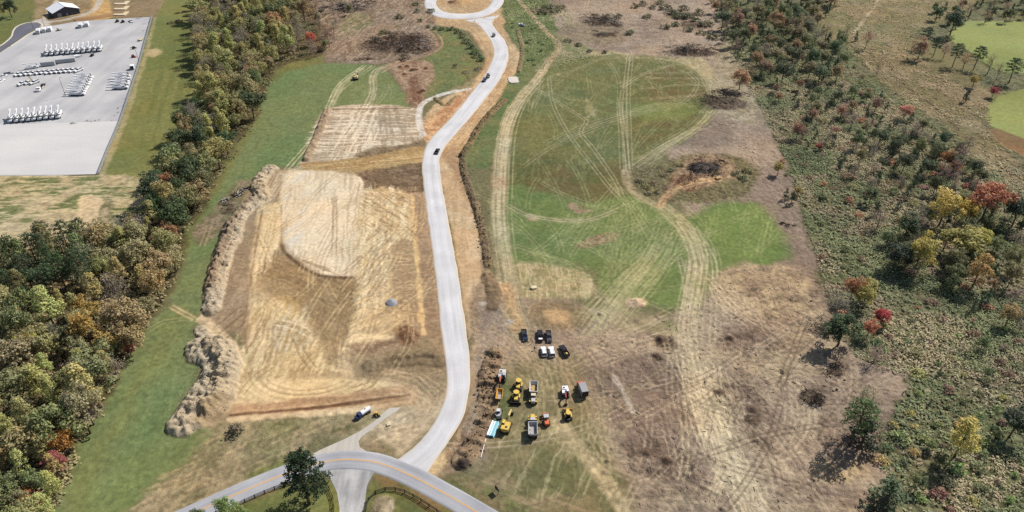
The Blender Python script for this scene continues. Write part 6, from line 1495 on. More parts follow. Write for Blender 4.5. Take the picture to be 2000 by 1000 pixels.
def bulldozer(name, body=None, blade=None, s=1.0, blade_front=True):
    r = empty(name, (0, 0, 0)); body = body or M_yel
    for x in (-0.95, 0.95): crawler(r, x, 3.6, 1.0, 0.55)
    MB().box(-0.65, 0.65, -1.5, 1.0, 0.5, 1.2).build('hull', M_dark, r)
    MB().cbox(-0.55, 0.55, 0.1, 1.75, 1.0, 1.75, 0.08).build('bonnet', body, r)
    MB().cyl((0.2, 0.8, 1.95), 'z', 0.07, 0.5, 8).build('exhaust', M_dark, r)
    MB().cbox(-1.2, -0.72, -1.2, 0.4, 1.0, 1.25, 0.05).cbox(0.72, 1.2, -1.2, 0.4, 1.0, 1.25, 0.05).build('fender', body, r)
    MB().box(-0.72, 0.72, -1.3, 0.1, 1.2, 2.5, 0.06, 0.05, 0.12).build('cab_glass', M_glass, r)
    n = 8; a0_ = math.pi / n
    MB().cyl((0, -0.6, 2.56), 'z', 1.0, 0.14, n, 0.9).build('cab_roof', body, r)
    if blade_front:
        MB().prism([(2.25, 0.05), (2.4, 0.05), (2.3, 0.6), (2.42, 1.15), (2.28, 1.15), (2.12, 0.6)], -1.6, 1.6).build('blade', blade or body, r)
        for x in (-0.95, 0.95): MB().bar((x * 1.3, 0.4, 0.5), (x * 1.3, 2.2, 0.4), 0.14, 0.2).build('push_arm', body, r)
    MB().box(-0.6, 0.6, -2.3, -1.7, 0.6, 1.0).bar((-0.4, -2.25, 0.9), (-0.4, -2.35, 0.15), 0.1, 0.2).bar((0.4, -2.25, 0.9), (0.4, -2.35, 0.15), 0.1, 0.2).build('ripper', M_dark, r)
    r.scale = (s, s, s)
    return r

def dump_body(r, L, W, z0, h, wall, floor, y0, tail=0.0):
    """open tipping body with sloping walls"""
    t = 0.1; y1 = y0 + L; k = 0.35
    b = MB()
    for sg in (-1, 1):
        xo, xi, bo, bi = sg * W / 2, sg * (W / 2 - t), sg * (W / 2 - k), sg * (W / 2 - k - t)
        b.add([(bo, y0 + 0.5, z0), (bi, y0 + 0.5, z0), (xi, y0, z0 + h), (xo, y0, z0 + h), (bo, y1 - 0.3, z0), (bi, y1 - 0.3, z0), (xi, y1, z0 + h), (xo, y1, z0 + h)],
              [(0, 1, 2, 3), (7, 6, 5, 4), (0, 3, 7, 4), (1, 5, 6, 2), (3, 2, 6, 7), (0, 4, 5, 1)])
    for ya, yb, q in ((y0, y0 + 0.5, 1), (y1, y1 - 0.3, -1)):
        b.add([(-W / 2 + k, yb, z0), (W / 2 - k, yb, z0), (W / 2, ya, z0 + h), (-W / 2, ya, z0 + h), (-W / 2 + k, yb + q * t, z0), (W / 2 - k, yb + q * t, z0), (W / 2, ya + q * t, z0 + h), (-W / 2, ya + q * t, z0 + h)],
              [(0, 1, 2, 3), (7, 6, 5, 4), (0, 4, 5, 1), (1, 5, 6, 2), (2, 6, 7, 3), (3, 7, 4, 0)])
    d = b.build('dump_body', wall, r)
    MB().box(-W / 2 + k, W / 2 - k, y0 + 0.45, y1 - 0.3, z0 - 0.12, z0 + 0.03).build('bed_floor', floor, d)
    MB().box(-W / 2 - 0.04, -W / 2 + 0.12, y0, y1, z0 + h - 0.02, z0 + h + 0.1).box(W / 2 - 0.12, W / 2 + 0.04, y0, y1, z0 + h - 0.02, z0 + h + 0.1).box(-W / 2, W / 2, y1 - 0.08, y1 + 0.1, z0 + h - 0.02, z0 + h + 0.1).build('rim_rail', wall, d)

def hauler(name, tub, floor, hood):
    r = empty(name, (0, 0, 0))
    MB().box(-0.5, 0.5, -4.6, 1.2, 0.8, 1.3).build('rear_frame', M_dark, r)
    dump_body(r, 5.4, 3.0, 1.55, 1.35, tub, floor, -5.0)
    MB().box(-0.7, 0.7, 1.3, 4.4, 0.8, 1.4).build('front_frame', M_yel, r)
    MB().cbox(-0.75, 0.75, 2.6, 4.6, 1.35, 2.15, 0.12).build('bonnet', hood, r)
    MB().cbox(-1.45, -0.8, 2.4, 4.2, 1.35, 1.65, 0.06).cbox(0.8, 1.45, 2.4, 4.2, 1.35, 1.65, 0.06).build('fender', M_yel, r)
    MB().box(-0.85, 0.85, 1.3, 2.6, 1.4, 2.75, 0.06, 0.05, 0.25).build('cab_glass', M_glass, r)
    MB().cbox(-0.85, 0.85, 1.2, 2.45, 2.74, 2.9, 0.06).build('cab_roof', M_lgrey if hood is M_yel else M_cream, r)
    for x in (-1.5, 1.5): MB().box(x - 0.12, x + 0.12, 2.3, 2.5, 2.0, 2.5).build('mirror', M_dark, r)
    wheel_set(r, (-1.15, 1.15), (-3.6, -2.0, 3.3), 0.85, 0.6)
    return r

def roller(name, body=None, canopy=None):
    r = empty(name, (0, 0, 0)); body = body or M_ora
    MB().cyl((0, 1.7, 0.72), 'x', 0.72, 1.9, 20).build('drum', M_steel, r)
    MB().box(-1.15, -1.0, 0.6, 2.7, 0.5, 0.85).box(1.0, 1.15, 0.6, 2.7, 0.5, 0.85).box(-1.15, 1.15, 2.5, 2.75, 0.5, 0.95).build('drum_frame', body, r)
    MB().cbox(-0.75, 0.75, -2.6, -0.6, 0.8, 1.6, 0.12).build('bonnet', body, r)
    MB().box(-0.6, 0.6, -0.6, 0.7, 0.5, 1.0).build('platform', M_dark, r)
    MB().box(-0.3, 0.3, -0.4, 0.1, 1.0, 1.5).build('seat', M_black, r)
    for x in (-0.7, 0.7):
        for y in (-0.6, 0.6): MB().bar((x, y, 1.0), (x, y, 2.5), 0.08, 0.08).build('canopy_post', M_dark, r)
    MB().cbox(-0.85, 0.85, -0.75, 0.75, 2.5, 2.6, 0.05).build('canopy', canopy or M_lgrey, r)
    wheel_set(r, (-0.85, 0.85), (-1.5,), 0.7, 0.5)
    return r

def skid_steer(name, body=None, bucket=None, roofm=None):
    r = empty(name, (0, 0, 0)); body = body or M_white
    for x in (-0.65, 0.65): crawler(r, x, 2.1, 0.65, 0.38)
    MB().cbox(-0.48, 0.48, -1.2, 0.5, 0.35, 1.3, 0.08).build('body', body, r)
    MB().box(-0.45, 0.45, -0.3, 0.7, 1.0, 1.95, 0.04, 0.06, 0.1).build('cab_glass', M_glass, r)
    MB().cbox(-0.46, 0.46, -0.35, 0.62, 1.95, 2.05, 0.04).build('cab_roof', roofm or body, r)
    for x in (-0.6, 0.6): MB().bar((x, -1.1, 1.5), (x, 1.3, 0.7), 0.12, 0.16).build('lift_arm', body, r)
    MB().prism([(1.3, 0.1), (2.0, 0.05), (2.05, 0.12), (1.45, 0.25), (1.4, 0.75), (1.3, 0.75)], -0.95, 0.95).build('bucket', bucket or M_dark, r)
    return r

def tank_truck(name):
    r = empty(name, (0, 0, 0))
    MB().box(-0.45, 0.45, -3.6, 3.2, 0.6, 0.9).build('chassis', M_dark, r)
    MB().cyl((0, -1.3, 1.75), 'y', 1.0, 4.4, 18).build('tank', M_white, r)
    MB().cyl((0, -1.3, 2.8), 'z', 0.3, 0.2, 12).build('hatch', M_steel, r)
    MB().cbox(-1.1, 1.1, 1.1, 2.5, 0.7, 2.5, 0.12).cbox(-0.95, 0.95, 2.5, 3.7, 0.7, 1.6, 0.12).build('cab', M_blue, r)
    MB().box(-0.95, 0.95, 2.42, 2.53, 1.65, 2.35).build('windscreen', M_glass, r)
    wheel_set(r, (-0.95, 0.95), (-2.8, -1.7, 2.7), 0.5, 0.35)
    return r

def dump_trailer(name, mat, load):
    r = empty(name, (0, 0, 0)); dump_body(r, 4.6, 2.1, 0.75, 0.75, mat, M_inner, -2.3)
    MB().box(-0.5, 0.5, -2.0, 2.0, 0.5, 0.62).bar((-0.5, 2.0, 0.55), (0, 3.5, 0.5), 0.1, 0.12).bar((0.5, 2.0, 0.55), (0, 3.5, 0.5), 0.1, 0.12).build('frame', M_dark, r)
    MB().cbox(-0.6, 0.6, -1.9, 0.1, 0.8, 1.15, 0.06).build('load', load, r)
    wheel_set(r, (-0.85, 0.85), (-0.6, 0.3), 0.36, 0.24)
    return r

def flat_truck(name):
    r = empty(name, (0, 0, 0))
    MB().box(-0.45, 0.45, -8.2, 3.0, 0.55, 0.85).build('chassis', M_dark, r)
    MB().cbox(-1.2, 1.2, 0.9, 2.8, 0.7, 2.6, 0.12).cbox(-1.05, 1.05, 2.8, 4.0, 0.7, 1.7, 0.12).build('cab', M_white, r)
    MB().box(-1.05, 1.05, 2.72, 2.83, 1.75, 2.4).build('windscreen', M_glass, r)
    MB().box(-1.25, 1.25, -8.4, -4.9, 0.9, 1.05).build('rear_deck', M_dark, r)
    MB().box(-1.25, -0.75, -4.9, -0.8, 0.85, 1.0).box(0.75, 1.25, -4.9, -0.8, 0.85, 1.0).build('side_deck', M_cream, r)
    MB().box(-1.0, 1.0, -0.8, 0.6, 0.85, 1.3).build('headboard', M_steel, r)
    wheel_set(r, (-1.0, 1.0), (-7.2, -6.0, 0.0, 3.0), 0.5, 0.4)
    return r

def backhoe(name, mat=None):
    r = skid_steer(name, mat or M_dark, M_dark, M_offw)
    MB().bar((0, -1.2, 0.9), (0, -2.4, 2.0), 0.18, 0.22).bar((0, -2.4, 2.0), (0, -2.9, 0.6), 0.14, 0.18).build('rear_arm', mat or M_dark, r)
    return r

def put(o, u, v, deg=0.0, z=0.8, scale=None):
    """stand a thing where its middle shows; deg = heading, 0 away from the viewer, clockwise"""
    x, y = px(u, v, z); o.location = (x, y, max(zat(x, y), -0.02)); o.rotation_euler = (0, 0, -math.radians(deg))
    if scale: o.scale = (scale,) * 3
    return o
def put2(o, rear, front, z=0.8, scale=None):
    (ax, ay), (bx, by) = px(*rear, z), px(*front, z); x, y = (ax + bx) / 2, (ay + by) / 2
    o.location = (x, y, zat(x, y)); o.rotation_euler = (0, 0, -math.atan2(bx - ax, by - ay))
    if scale: o.scale = (scale,) * 3
    return o
def lotput(o, u, v, deg, z=0.8):
    x, y = px(u, v, z); o.location = (x, y, 0.045); o.rotation_euler = (0, 0, -math.radians(deg)); return o

# ---- parked cars by the machines
tag(put2(pickup('pickup_truck', M_navy), (1022, 641), (1027, 667)), 'dark blue pickup parked nose towards the machines, leftmost of the cars', 'pickup')
tag(put2(pickup('pickup_truck', M_black, 'white'), (1056, 667), (1054, 643)), 'black pickup with white cargo in its bed, between two dark pickups', 'pickup')
tag(put2(pickup('pickup_truck', M_char), (1070, 644), (1074, 669)), 'charcoal grey pickup at the right end of the upper row of cars', 'pickup')
tag(put2(suv('suv', M_white), (1064, 696), (1060, 676)), 'smaller white estate car on the left of the white pair', 'car')
tag(put2(suv('suv', M_white), (1080, 697), (1075, 676), scale=1.06), 'larger white estate car on the right of the white pair', 'car')
tag(put2(pickup('pickup_truck', M_black, 'yellow'), (1109, 696), (1096, 674)), 'black pickup parked askew with a yellow load in its bed', 'pickup')
# ---- machines
tag(put2(excavator('excavator', M_lgrey, M_ora, M_dark, M_offw, 0.95), (982, 727), (979, 747)), 'grey excavator with orange boom pointing at the orange trailer', 'excavator')
tag(put2(dump_trailer('dump_trailer', M_amber, M_load), (974, 786), (977, 766)), 'small open orange dump trailer beside the soil windrow', 'trailer')
tag(put2(skid_steer('skid_steer', M_lgrey, M_dark, M_offw), (973, 815), (974, 802), 1.0, 1.35), 'small grey skid steer with black bucket behind the blue pipes', 'loader')
tag(put2(excavator('excavator', M_yel, M_yel2, M_yel2, None, 1.0, 1.15), (985, 843), (991, 826)), 'yellow excavator beside the blue pipes with its boom stretched away', 'excavator')
tag(put2(bulldozer('bulldozer', M_yel, M_dark, 1.1, False), (1014, 745), (1011, 762)), 'yellow bulldozer behind another one, without blade', 'bulldozer')
tag(put2(bulldozer('bulldozer', M_yel, M_dark, 1.1), (1009, 766), (1007, 787)), 'yellow bulldozer with wide black blade facing the viewer', 'bulldozer')
tag(put2(hauler('dump_truck', M_offw, M_dust, M_lgrey), (1043, 748), (1041, 788), 1.5, 0.92), 'articulated dump truck with pale bed of sand and grey bonnet', 'dump truck')
tag(put2(hauler('dump_truck', M_lgrey, M_load, M_yel), (1041, 852), (1040, 810), 1.5, 0.95), 'articulated dump truck with empty grey bed facing away', 'dump truck')
tag(put2(roller('road_roller', M_ora, M_lgrey), (1068, 828), (1065, 811)), 'orange soil roller with grey canopy beside the empty dump truck', 'roller')
tag(put2(excavator('excavator', M_white, M_redm, M_dark, M_white, 0.85), (1103, 759), (1105, 774)), 'white compact excavator with red boom facing the viewer', 'excavator')
tag(put2(bulldozer('bulldozer', M_yel, M_amber, 1.0), (1111, 820), (1108, 800)), 'lone yellow bulldozer next to the white excavator', 'bulldozer')
tag(put2(box_truck('box_truck', M_grey, M_redl, 4.4), (1143, 772), (1133, 747), 1.5), 'box truck with red cab and grey cargo box', 'truck')
tag(put2(tank_truck('tank_truck'), (719, 799), (698, 813), 1.2, 0.78), 'white and blue tank truck on the verge by the concrete drive', 'truck')
tag(put2(skid_steer('mower', M_yel, M_dark, M_yel), (732, 806), (738, 812), 0.5, 0.75), 'small dark and yellow machine in front of the tank truck', 'machine')
tag(put2(pickup('pickup_truck', M_black), (851, 300), (856, 289)), 'black pickup driving alone on the pale new road', 'pickup')
tag(put2(roller('road_roller', M_steel, M_dark), (962, 72), (966, 64), 1.0), 'dark roller on the new road just below the turning circle', 'roller')
tag(put2(roller('road_roller', M_steel, M_dark), (952, 151), (954, 144), 1.0), 'upper of two dark rollers on the bend of the new road', 'roller')
tag(put2(roller('road_roller', M_blue, M_steel), (944, 158), (948, 152), 1.0), 'lower of two dark rollers on the bend of the new road', 'roller')
tag(put2(pickup('pickup_truck', M_white), (1025, 49), (1013, 46)), 'white pickup on the weedy ground right of the turning circle', 'pickup')
tag(put2(excavator('excavator', M_cream, M_cream, M_cream, M_yel2, 1.05, 1.1), (694, 159), (697, 145)), 'pale yellow excavator standing alone on the green field', 'excavator')

# ---- fleet in the gravel lot
def fleet(proto, spots, label, cat, group, deg):
    for i, (u, v) in enumerate(spots):
        o = proto if i == 0 else copy_tree(proto)
        lotput(o, u + rnd.uniform(-.7, .7), v + rnd.uniform(-.5, .5), deg + rnd.uniform(-3, 3)); o.scale = (1.12,) * 3; tag(o, label, cat, group)
bt = bucket_truck('bucket_truck')
fleet(bt, [(92 + i * 10.3, 104 - i * 0.85) for i in range(11)], 'white bucket truck in the long far row with booms raised', 'bucket truck', 'far row of bucket trucks', 162)
bt = bucket_truck('bucket_truck')
fleet(bt, [(22 + i * 11.6, 233 - i * 1.1) for i in range(9)], 'white bucket truck in the near row with booms raised', 'bucket truck', 'near row of bucket trucks', 160)
bt = bucket_truck('bucket_truck', True)
fleet(bt, [(160 - i * 2.2 + 8, 152 + i * 4.6) for i in range(8)], 'white bucket truck in the slanted stack with booms laid back', 'bucket truck', 'slanted stack of bucket trucks', 88)
bt = bucket_truck('bucket_truck', True)
fleet(bt, [(241 - i * 1.2, 150 + i * 5.2) for i in range(5)], 'white bucket truck in the short row beside the fence', 'bucket truck', 'bucket trucks beside the fence', 84)
pk = pickup('pickup_truck', M_white)
fleet(pk, [(37 + i * 9.6, 145 - i * 0.75) for i in range(4)] + [(77 + i * 9.45, 141.5 - i * 0.6) for i in range(9)], 'white pickup in the row of identical white pickups', 'pickup', 'row of white pickups', 205)
pk = pickup('pickup_truck', M_white)
fleet(pk, [(44, 163), (68, 160)], 'white pickup beside the one with a yellow frame', 'pickup', 'white pickups beside the yellow frame', 205)
o = lotput(pickup('pickup_truck', M_white), 56, 161, 205); tag(o, 'white pickup carrying a pale yellow frame', 'pickup')
MB().bar((-0.6, -2.6, 1.3), (0, -1.4, 4.2), 0.3, 0.3).bar((0.6, -2.6, 1.3), (0, -1.4, 4.2), 0.3, 0.3).box(-0.7, 0.7, -2.6, -1.0, 1.2, 1.5).build('lift_frame', M_yel2, o)
tag(put2(flat_truck('flatbed_truck'), (87, 160), (67, 186)), 'long low flatbed truck with white cab in the gravel lot', 'truck')
for (a, b), lb in ((((77, 53), (71, 67)), 'leftmost white box trailer with a smaller van body at the top left of the lot'), (((88, 51), (83, 64)), 'middle of three white box trailers at the top left of the lot'), (((99, 49), (94, 62)), 'right of three white box trailers at the top left of the lot'),
                   (((159, 42), (154, 55)), 'left of the pair of white box trailers below the brown bank'), (((171, 40), (167, 52)), 'right of the pair of white box trailers below the brown bank')):
    tag(put2(box_trailer('box_trailer', 6.0), b, a, 1.8), lb, 'trailer')
tag(lotput(box_trailer('small_trailer', 2.6, 1.3, M_offw), 116, 57, 200), 'small cream trailer beside the white box trailers', 'trailer')
tag(put2(box_trailer('semi_trailer', 14.5, 2.4, M_lgrey), (141, 115), (105, 119), 1.8), 'long grey semi trailer in the gravel lot', 'trailer')
tag(put2(box_trailer('semi_trailer', 8.5, 2.6, M_lgrey), (83, 124), (103, 122), 1.8), 'shorter grey trailer left of the long semi trailer', 'trailer')
tag(put2(box_trailer('small_trailer', 3.6, 1.0, M_white), (145, 110), (155, 108), 0.9), 'small white trailer at the end of the long semi trailer', 'trailer')
tag(lotput(backhoe('backhoe', M_dark), 180, 107, 190), 'dark loader standing below the far row of bucket trucks', 'machine')
tag(put2(bucket_truck('bucket_truck', False), (52, 133), (72, 130)), 'white service truck parked crosswise above the row of pickups', 'truck')
for (a, b), lb in ((((0, 150), (12, 146)), 'upper white service truck at the left edge of the lot'), (((-6, 160), (8, 154)), 'lower white service truck at the left edge of the lot'), (((10, 143), (22, 141)), 'grey service truck nearest the pickups at the left edge')):
    tag(put2(pickup('pickup_truck', M_lgrey if 'grey' in lb else M_white), a, b), lb, 'truck')
tag(lotput(skid_steer('loader', M_dark, M_dark), 229, 41, 210), 'dark loader at the top edge of the lot, left of another', 'machine')
tag(lotput(skid_steer('loader', M_dark, M_dark), 240, 42, 220), 'second dark loader at the top edge of the lot', 'machine')
tag(put2(pickup('pickup_truck', M_white), (252, 37), (259, 44)), 'white pickup at the top edge of the lot near the fence corner', 'pickup')
tag(lotput(box_trailer('small_trailer', 3.4, 0.5, M_cream), 274, 77, 20), 'cream deck trailer beside the fence', 'trailer')
tag(lotput(backhoe('backhoe', M_dark), 261, 93, 30), 'dark backhoe beside the fence', 'machine')
tag(lotput(skid_steer('loader', M_redm, M_redm, M_redm), 260, 110, 80), 'small red machine beside the fence', 'machine')
tag(put2(box_truck('box_truck', M_white, M_blue, 3.6), (256, 136), (261, 124), 1.5), 'small box truck with blue cab beside the fence', 'truck')

# ================================================================== STRUCTURES, STREET FURNITURE, SMALL THINGS
M_wood = paint('timber', (170, 150, 118), 0.9, vary=0.2)
M_fence = paint('black_fence_paint', (46, 42, 42), 0.8, vary=0.25)
M_galv = paint('galvanised_steel', (176, 180, 184), 0.5, 0.3)
M_wall = paint('dark_metal_cladding', (66, 66, 84), 0.6, vary=0.08)
M_roofm = paint('white_metal_roof', (248, 248, 252), 0.35, k=0.75, vary=0.03)
M_slab = paint('pale_concrete', (226, 206, 172), 0.9, vary=0.06)
M_stone = paint('grey_gravel', (150, 150, 154), 0.95, vary=0.15, scale=2)

# ---- barn
def barn():
    fl, fr = np.array(px(107, 36)), np.array(px(157, 26))
    ax = (fr - fl); W = np.linalg.norm(ax); ax /= W
    r = empty('barn', (*((fl + fr) / 2), 0), math.atan2(ax[1], ax[0])); D = 16.0; he, hr = 4.0, 7.2
    w = MB(); hw = W / 2
    w.add([(-hw, 0, -0.3), (hw, 0, -0.3), (hw, 0, he), (0, 0, hr), (-hw, 0, he), (-hw, D, -0.3), (hw, D, -0.3), (hw, D, he), (0, D, hr), (-hw, D, he)],
          [(0, 1, 2, 3, 4), (9, 8, 7, 6, 5), (1, 6, 7, 2), (5, 0, 4, 9)])
    w.build('wall', M_wall, r)
    for s in (-1, 1):
        n = 8
        for k in range(n):
            a, b = -0.6 + k * (D + 1.2) / n, -0.6 + (k + 1) * (D + 1.2) / n - 0.04
            e = 0.7; z0 = he - e * (hr - he) / hw
            MB().add([(s * (hw + e), a, z0 + 0.05), (0.0, a, hr + 0.05), (0.0, b, hr + 0.05), (s * (hw + e), b, z0 + 0.05), (s * (hw + e), a, z0 + 0.17), (0.0, a, hr + 0.17), (0.0, b, hr + 0.17), (s * (hw + e), b, z0 + 0.17)],
                     [(0, 1, 2, 3), (7, 6, 5, 4), (0, 4, 5, 1), (1, 5, 6, 2), (2, 6, 7, 3), (3, 7, 4, 0)]).build('roof_panel', M_roofm, r)
    MB().bar((0, -0.6, hr + 0.22), (0, D + 0.6, hr + 0.22), 0.5, 0.1).build('ridge_cap', M_roofm, r)
    d = MB().box(-hw * 0.72, -hw * 0.42, -0.06, 0.02, 0, 3.0).build('door', M_lgrey, r)
    for k in range(5): MB().box(-hw * 0.72, -hw * 0.42, -0.1, -0.061, 0.1 + k * 0.58, 0.6 + k * 0.58).build('door_panel', M_grey, d)
    d = MB().box(-0.6, 0.6, -0.06, 0.02, 0, 2.2).build('door', M_grey, r); MB().box(0.35, 0.45, -0.12, -0.06, 1.0, 1.15).build('handle', M_steel, d)
    for x in (hw * 0.4, hw * 0.65):
        o = MB().box(x - 0.6, x + 0.6, -0.05, 0.02, 1.2, 2.3).build('window', M_glass, r); MB().box(x - 0.66, x + 0.66, -0.08, -0.05, 1.13, 1.2).build('sill', M_lgrey, o)
    tag(r, 'barn with white metal roof and dark walls at the top left', 'barn')
barn()
# dark second roof just in view behind the barn
def shed():
    x, y = px(150, -2); r = empty('shed', (x, y, 0), 0.35)
    MB().box(-3, 3, 0, 5, -0.2, 2.6).build('wall', M_blue, r); MB().prism([(-0.4, 2.6), (2.5, 3.7), (5.4, 2.6), (5.4, 2.75), (2.5, 3.87), (-0.4, 2.75)], -3.3, 3.3).build('roof', M_blue, r)
    MB().box(-0.5, 0.5, -0.05, 0.0, 0, 2.0).build('door', M_grey, r); tag(r, 'dark blue shed roof behind the barn', 'shed')
shed()
# ---- L-shaped concrete foundations
for i, (v0, lb) in enumerate(((8, 'far'), (18, 'middle'), (29, 'near'))):
    u0 = 224 - i * 0.8
    o = slab('foundation', P((u0 + 1, v0 - 1), (u0 + 18, v0 - 1.4), (u0 + 22, v0 - 5), (u0 + 30, v0 - 5.4), (u0 + 22, v0 + 1.6), (u0 - 1, v0 + 1.4)), M_slab, 0.55, 0.9, None, curve=False)
    tag(o, f'{lb} of three pale L-shaped concrete foundations', 'foundation', 'pale foundations beside the lot')
# brown bank above the lot
def bank():
    a = spline(P((148, 42), (185, 38), (222, 32)), 2.0); b = offset(a, 3.5)
    o = ribbon('earth_bank', a, b, paint('brown_bank', (176, 136, 92), 0.95, vary=0.2, scale=0.6), 0.15, 4, 0.2, 0.6)
    me = o.data; co = np.empty(len(me.vertices) * 3, np.float32); me.vertices.foreach_get('co', co); co = co.reshape(-1, 7, 3)
    for k, z in enumerate((-0.3, 0.1, 0.7, 1.3, 1.7, 1.9, 0.0)): co[:, k, 2] = z
    me.vertices.foreach_set('co', co.ravel()); me.update()
bank()

# ---- light poles
def light_pole(u, v, h, lb, arm=1):
    x, y = px(u, v); r = empty('light_pole', (x, y, 0.04))
    MB().tube([(0, 0, 0), (0, 0, h)], [0.16, 0.09], 8).build('pole', M_steel, r); MB().cyl((0, 0, 0.15), 'z', 0.35, 0.3, 12).build('base', M_kerb, r)
    a = MB().bar((0, 0, h), (1.4 * arm, 0, h + 0.25), 0.1, 0.1).build('arm', M_steel, r); MB().cbox(1.2 * arm - 0.35, 1.2 * arm + 0.35, -0.18, 0.18, h + 0.1, h + 0.3, 0.04).build('lamp_head', M_steel, a)
    tag(r, lb, 'light pole')
light_pole(128, 187, 11.4, 'tall light pole in the middle of the gravel lot')
light_pole(257.5, 165, 9.0, 'light pole by the fence beside the bucket trucks', -1)
light_pole(272, 123, 9.0, 'light pole by the fence above the small blue and white truck', -1)
light_pole(66, 57, 9.0, 'light pole at the end of the asphalt loop')
light_pole(87, 51, 8.0, 'light pole behind the three white box trailers')
# ---- chain link fence
def wire_material():
    m, n, l, b = new_mat('chain_link'); b.inputs['Base Color'].default_value = (0.4, 0.42, 0.44, 1); b.inputs['Metallic'].default_value = 0.4; b.inputs['Roughness'].default_value = 0.5
    tc = n.new('ShaderNodeTexCoord'); ck = n.new('ShaderNodeTexChecker'); ck.inputs['Scale'].default_value = 14; l.new(tc.outputs['Object'], ck.inputs['Vector'])
    tr_ = n.new('ShaderNodeBsdfTransparent'); ms = n.new('ShaderNodeMixShader'); mr = n.new('ShaderNodeMapRange'); mr.inputs[3].default_value = 0.35; mr.inputs[4].default_value = 0.7
    l.new(ck.outputs['Fac'], mr.inputs[0]); l.new(mr.outputs[0], ms.inputs[0]); l.new(tr_.outputs[0], ms.inputs[1]); l.new(b.outputs[0], ms.inputs[2]); l.new(ms.outputs[0], n['Material Output'].inputs['Surface'])
    return m
M_wire = wire_material()
def chain_fence(pts, lb, step=6.0):
    p = spline(P(*pts), 2.0); L = np.sum(np.linalg.norm(np.diff(p, axis=0), axis=1)); p = resample(p, max(2, int(L / step)))
    r = empty('chain_link_fence', (*p[0], 0.04)); q = p - p[0]
    pm = MB().cyl((0, 0, 1.0), 'z', 0.05, 2.1, 8).mesh('post', M_galv)
    for a in q: o = link(bpy.data.objects.new('post', pm), r); o.location = (*a, 0)
    for a, b in zip(q[:-1], q[1:]):
        MB().bar((*a, 1.95), (*b, 1.95), 0.06, 0.06).build('rail', M_galv, r)
        d = (b - a); d /= np.linalg.norm(d); n_ = np.array([-d[1], d[0]]) * 0.012
        MB().add([(*(a + n_), 0.05), (*(b + n_), 0.05), (*(b + n_), 1.9), (*(a + n_), 1.9), (*(a - n_), 0.05), (*(b - n_), 0.05), (*(b - n_), 1.9), (*(a - n_), 1.9)], [(0, 1, 2, 3), (7, 6, 5, 4), (3, 2, 6, 7), (0, 4, 5, 1)]).build('wire_panel', M_wire, r)
    tag(r, lb, 'fence')
chain_fence([(298, 33), (284, 84), (271, 132), (253, 187), (235, 240), (213, 292), (194, 340)], 'chain link fence along the right side of the gravel lot')
# ---- black plank fences at the bottom
def plank_fence(pts, lb, step=2.6):
    p = spline(P(*pts), 1.0); L = np.sum(np.linalg.norm(np.diff(p, axis=0), axis=1)); p = resample(p, max(2, int(L / step)))
    r = empty('plank_fence', (*p[0], 0)); q = [np.array([*(a - p[0]), zat(*a)]) for a in p]
    pm = MB().box(-0.11, 0.11, -0.11, 0.11, -0.4, 1.5).mesh('post', M_fence)
    for a in q: o = link(bpy.data.objects.new('post', pm), r); o.location = a
    for a, b in zip(q[:-1], q[1:]):
        for z in (0.4, 0.85, 1.3): MB().bar(a + (0, 0, z), b + (0, 0, z), 0.06, 0.18).build('plank', M_fence, r)
    tag(r, lb, 'fence')
plank_fence([(420, 1010), (470, 985), (540, 955), (600, 938), (632, 940)], 'black plank fence along the road left of the gravel driveway')
plank_fence([(634, 942), (646, 962), (652, 985), (653, 1030)], 'black plank fence curving down the left side of the gravel driveway')
plank_fence([(714, 1030), (716, 990), (724, 972), (742, 960), (765, 957), (790, 962), (820, 978), (860, 1004), (900, 1032)], 'black plank fence curving right of the gravel driveway')

# ---- blue pipes and the white pole
def pipe_stack():
    a, b = np.array(px(957, 851, 0.3)), np.array(px(967, 826, 0.3)); d = b - a; L = np.linalg.norm(d)
    r = empty('pipe_stack', (*((a + b) / 2), zat(*((a + b) / 2))), math.atan2(d[1], d[0]) - math.pi / 2)
    pw_ = MB().cyl((0, 0, 0), 'y', 0.15, 6.1, 10).mesh('pipe', M_white); pc_ = MB().cyl((0, 0, 0), 'y', 0.15, 6.1, 10).mesh('pipe', M_cyan)
    k = 0
    for row, n in ((0, 9), (1, 8), (2, 7)):
        for i in range(n):
            x = (i - (n - 1) / 2) * 0.31; o = link(bpy.data.objects.new('pipe', pw_ if (x < -0.35 or (k % 4 == 0 and row == 2)) else pc_), r); k += 1
            o.location = (x, rnd.uniform(-0.12, 0.12), 0.25 + row * 0.27)
    for y in (-2.2, 2.2): MB().box(-1.5, 1.5, y - 0.08, y + 0.08, 0, 0.1).build('bearer', M_wood, r)
    tag(r, 'stack of white and cyan plastic pipes beside the yellow excavator', 'pipes')
pipe_stack()
def lying_pole(p0, p1, rad, mat, lb, name='pole', cat='pole'):
    a, b = px(*p0), px(*p1); za, zb = zat(*a) + rad + 0.02, zat(*b) + rad + 0.02; c = ((a[0] + b[0]) / 2, (a[1] + b[1]) / 2, 0)
    o = MB().tube([(a[0] - c[0], a[1] - c[1], za), ((a[0] + b[0]) / 2 - c[0], (a[1] + b[1]) / 2 - c[1], (za + zb) / 2 + 0.01), (b[0] - c[0], b[1] - c[1], zb)], [rad, rad, rad * 0.9], 8).build(name, mat, None); o.location = c
    tag(o, lb, cat)
lying_pole((949, 858), (939, 894), 0.14, M_offw, 'long white pole lying on the grass below the blue pipes')
for i, u in enumerate((212, 215, 218, 221)):
    lying_pole((u - 2, 208), (u + 3, 190), 0.16, paint('utility_pole', (206, 178, 122), 0.9), ['leftmost', 'second', 'third', 'rightmost'][i] + ' of four yellowish poles lying in the gravel lot', 'utility_pole')
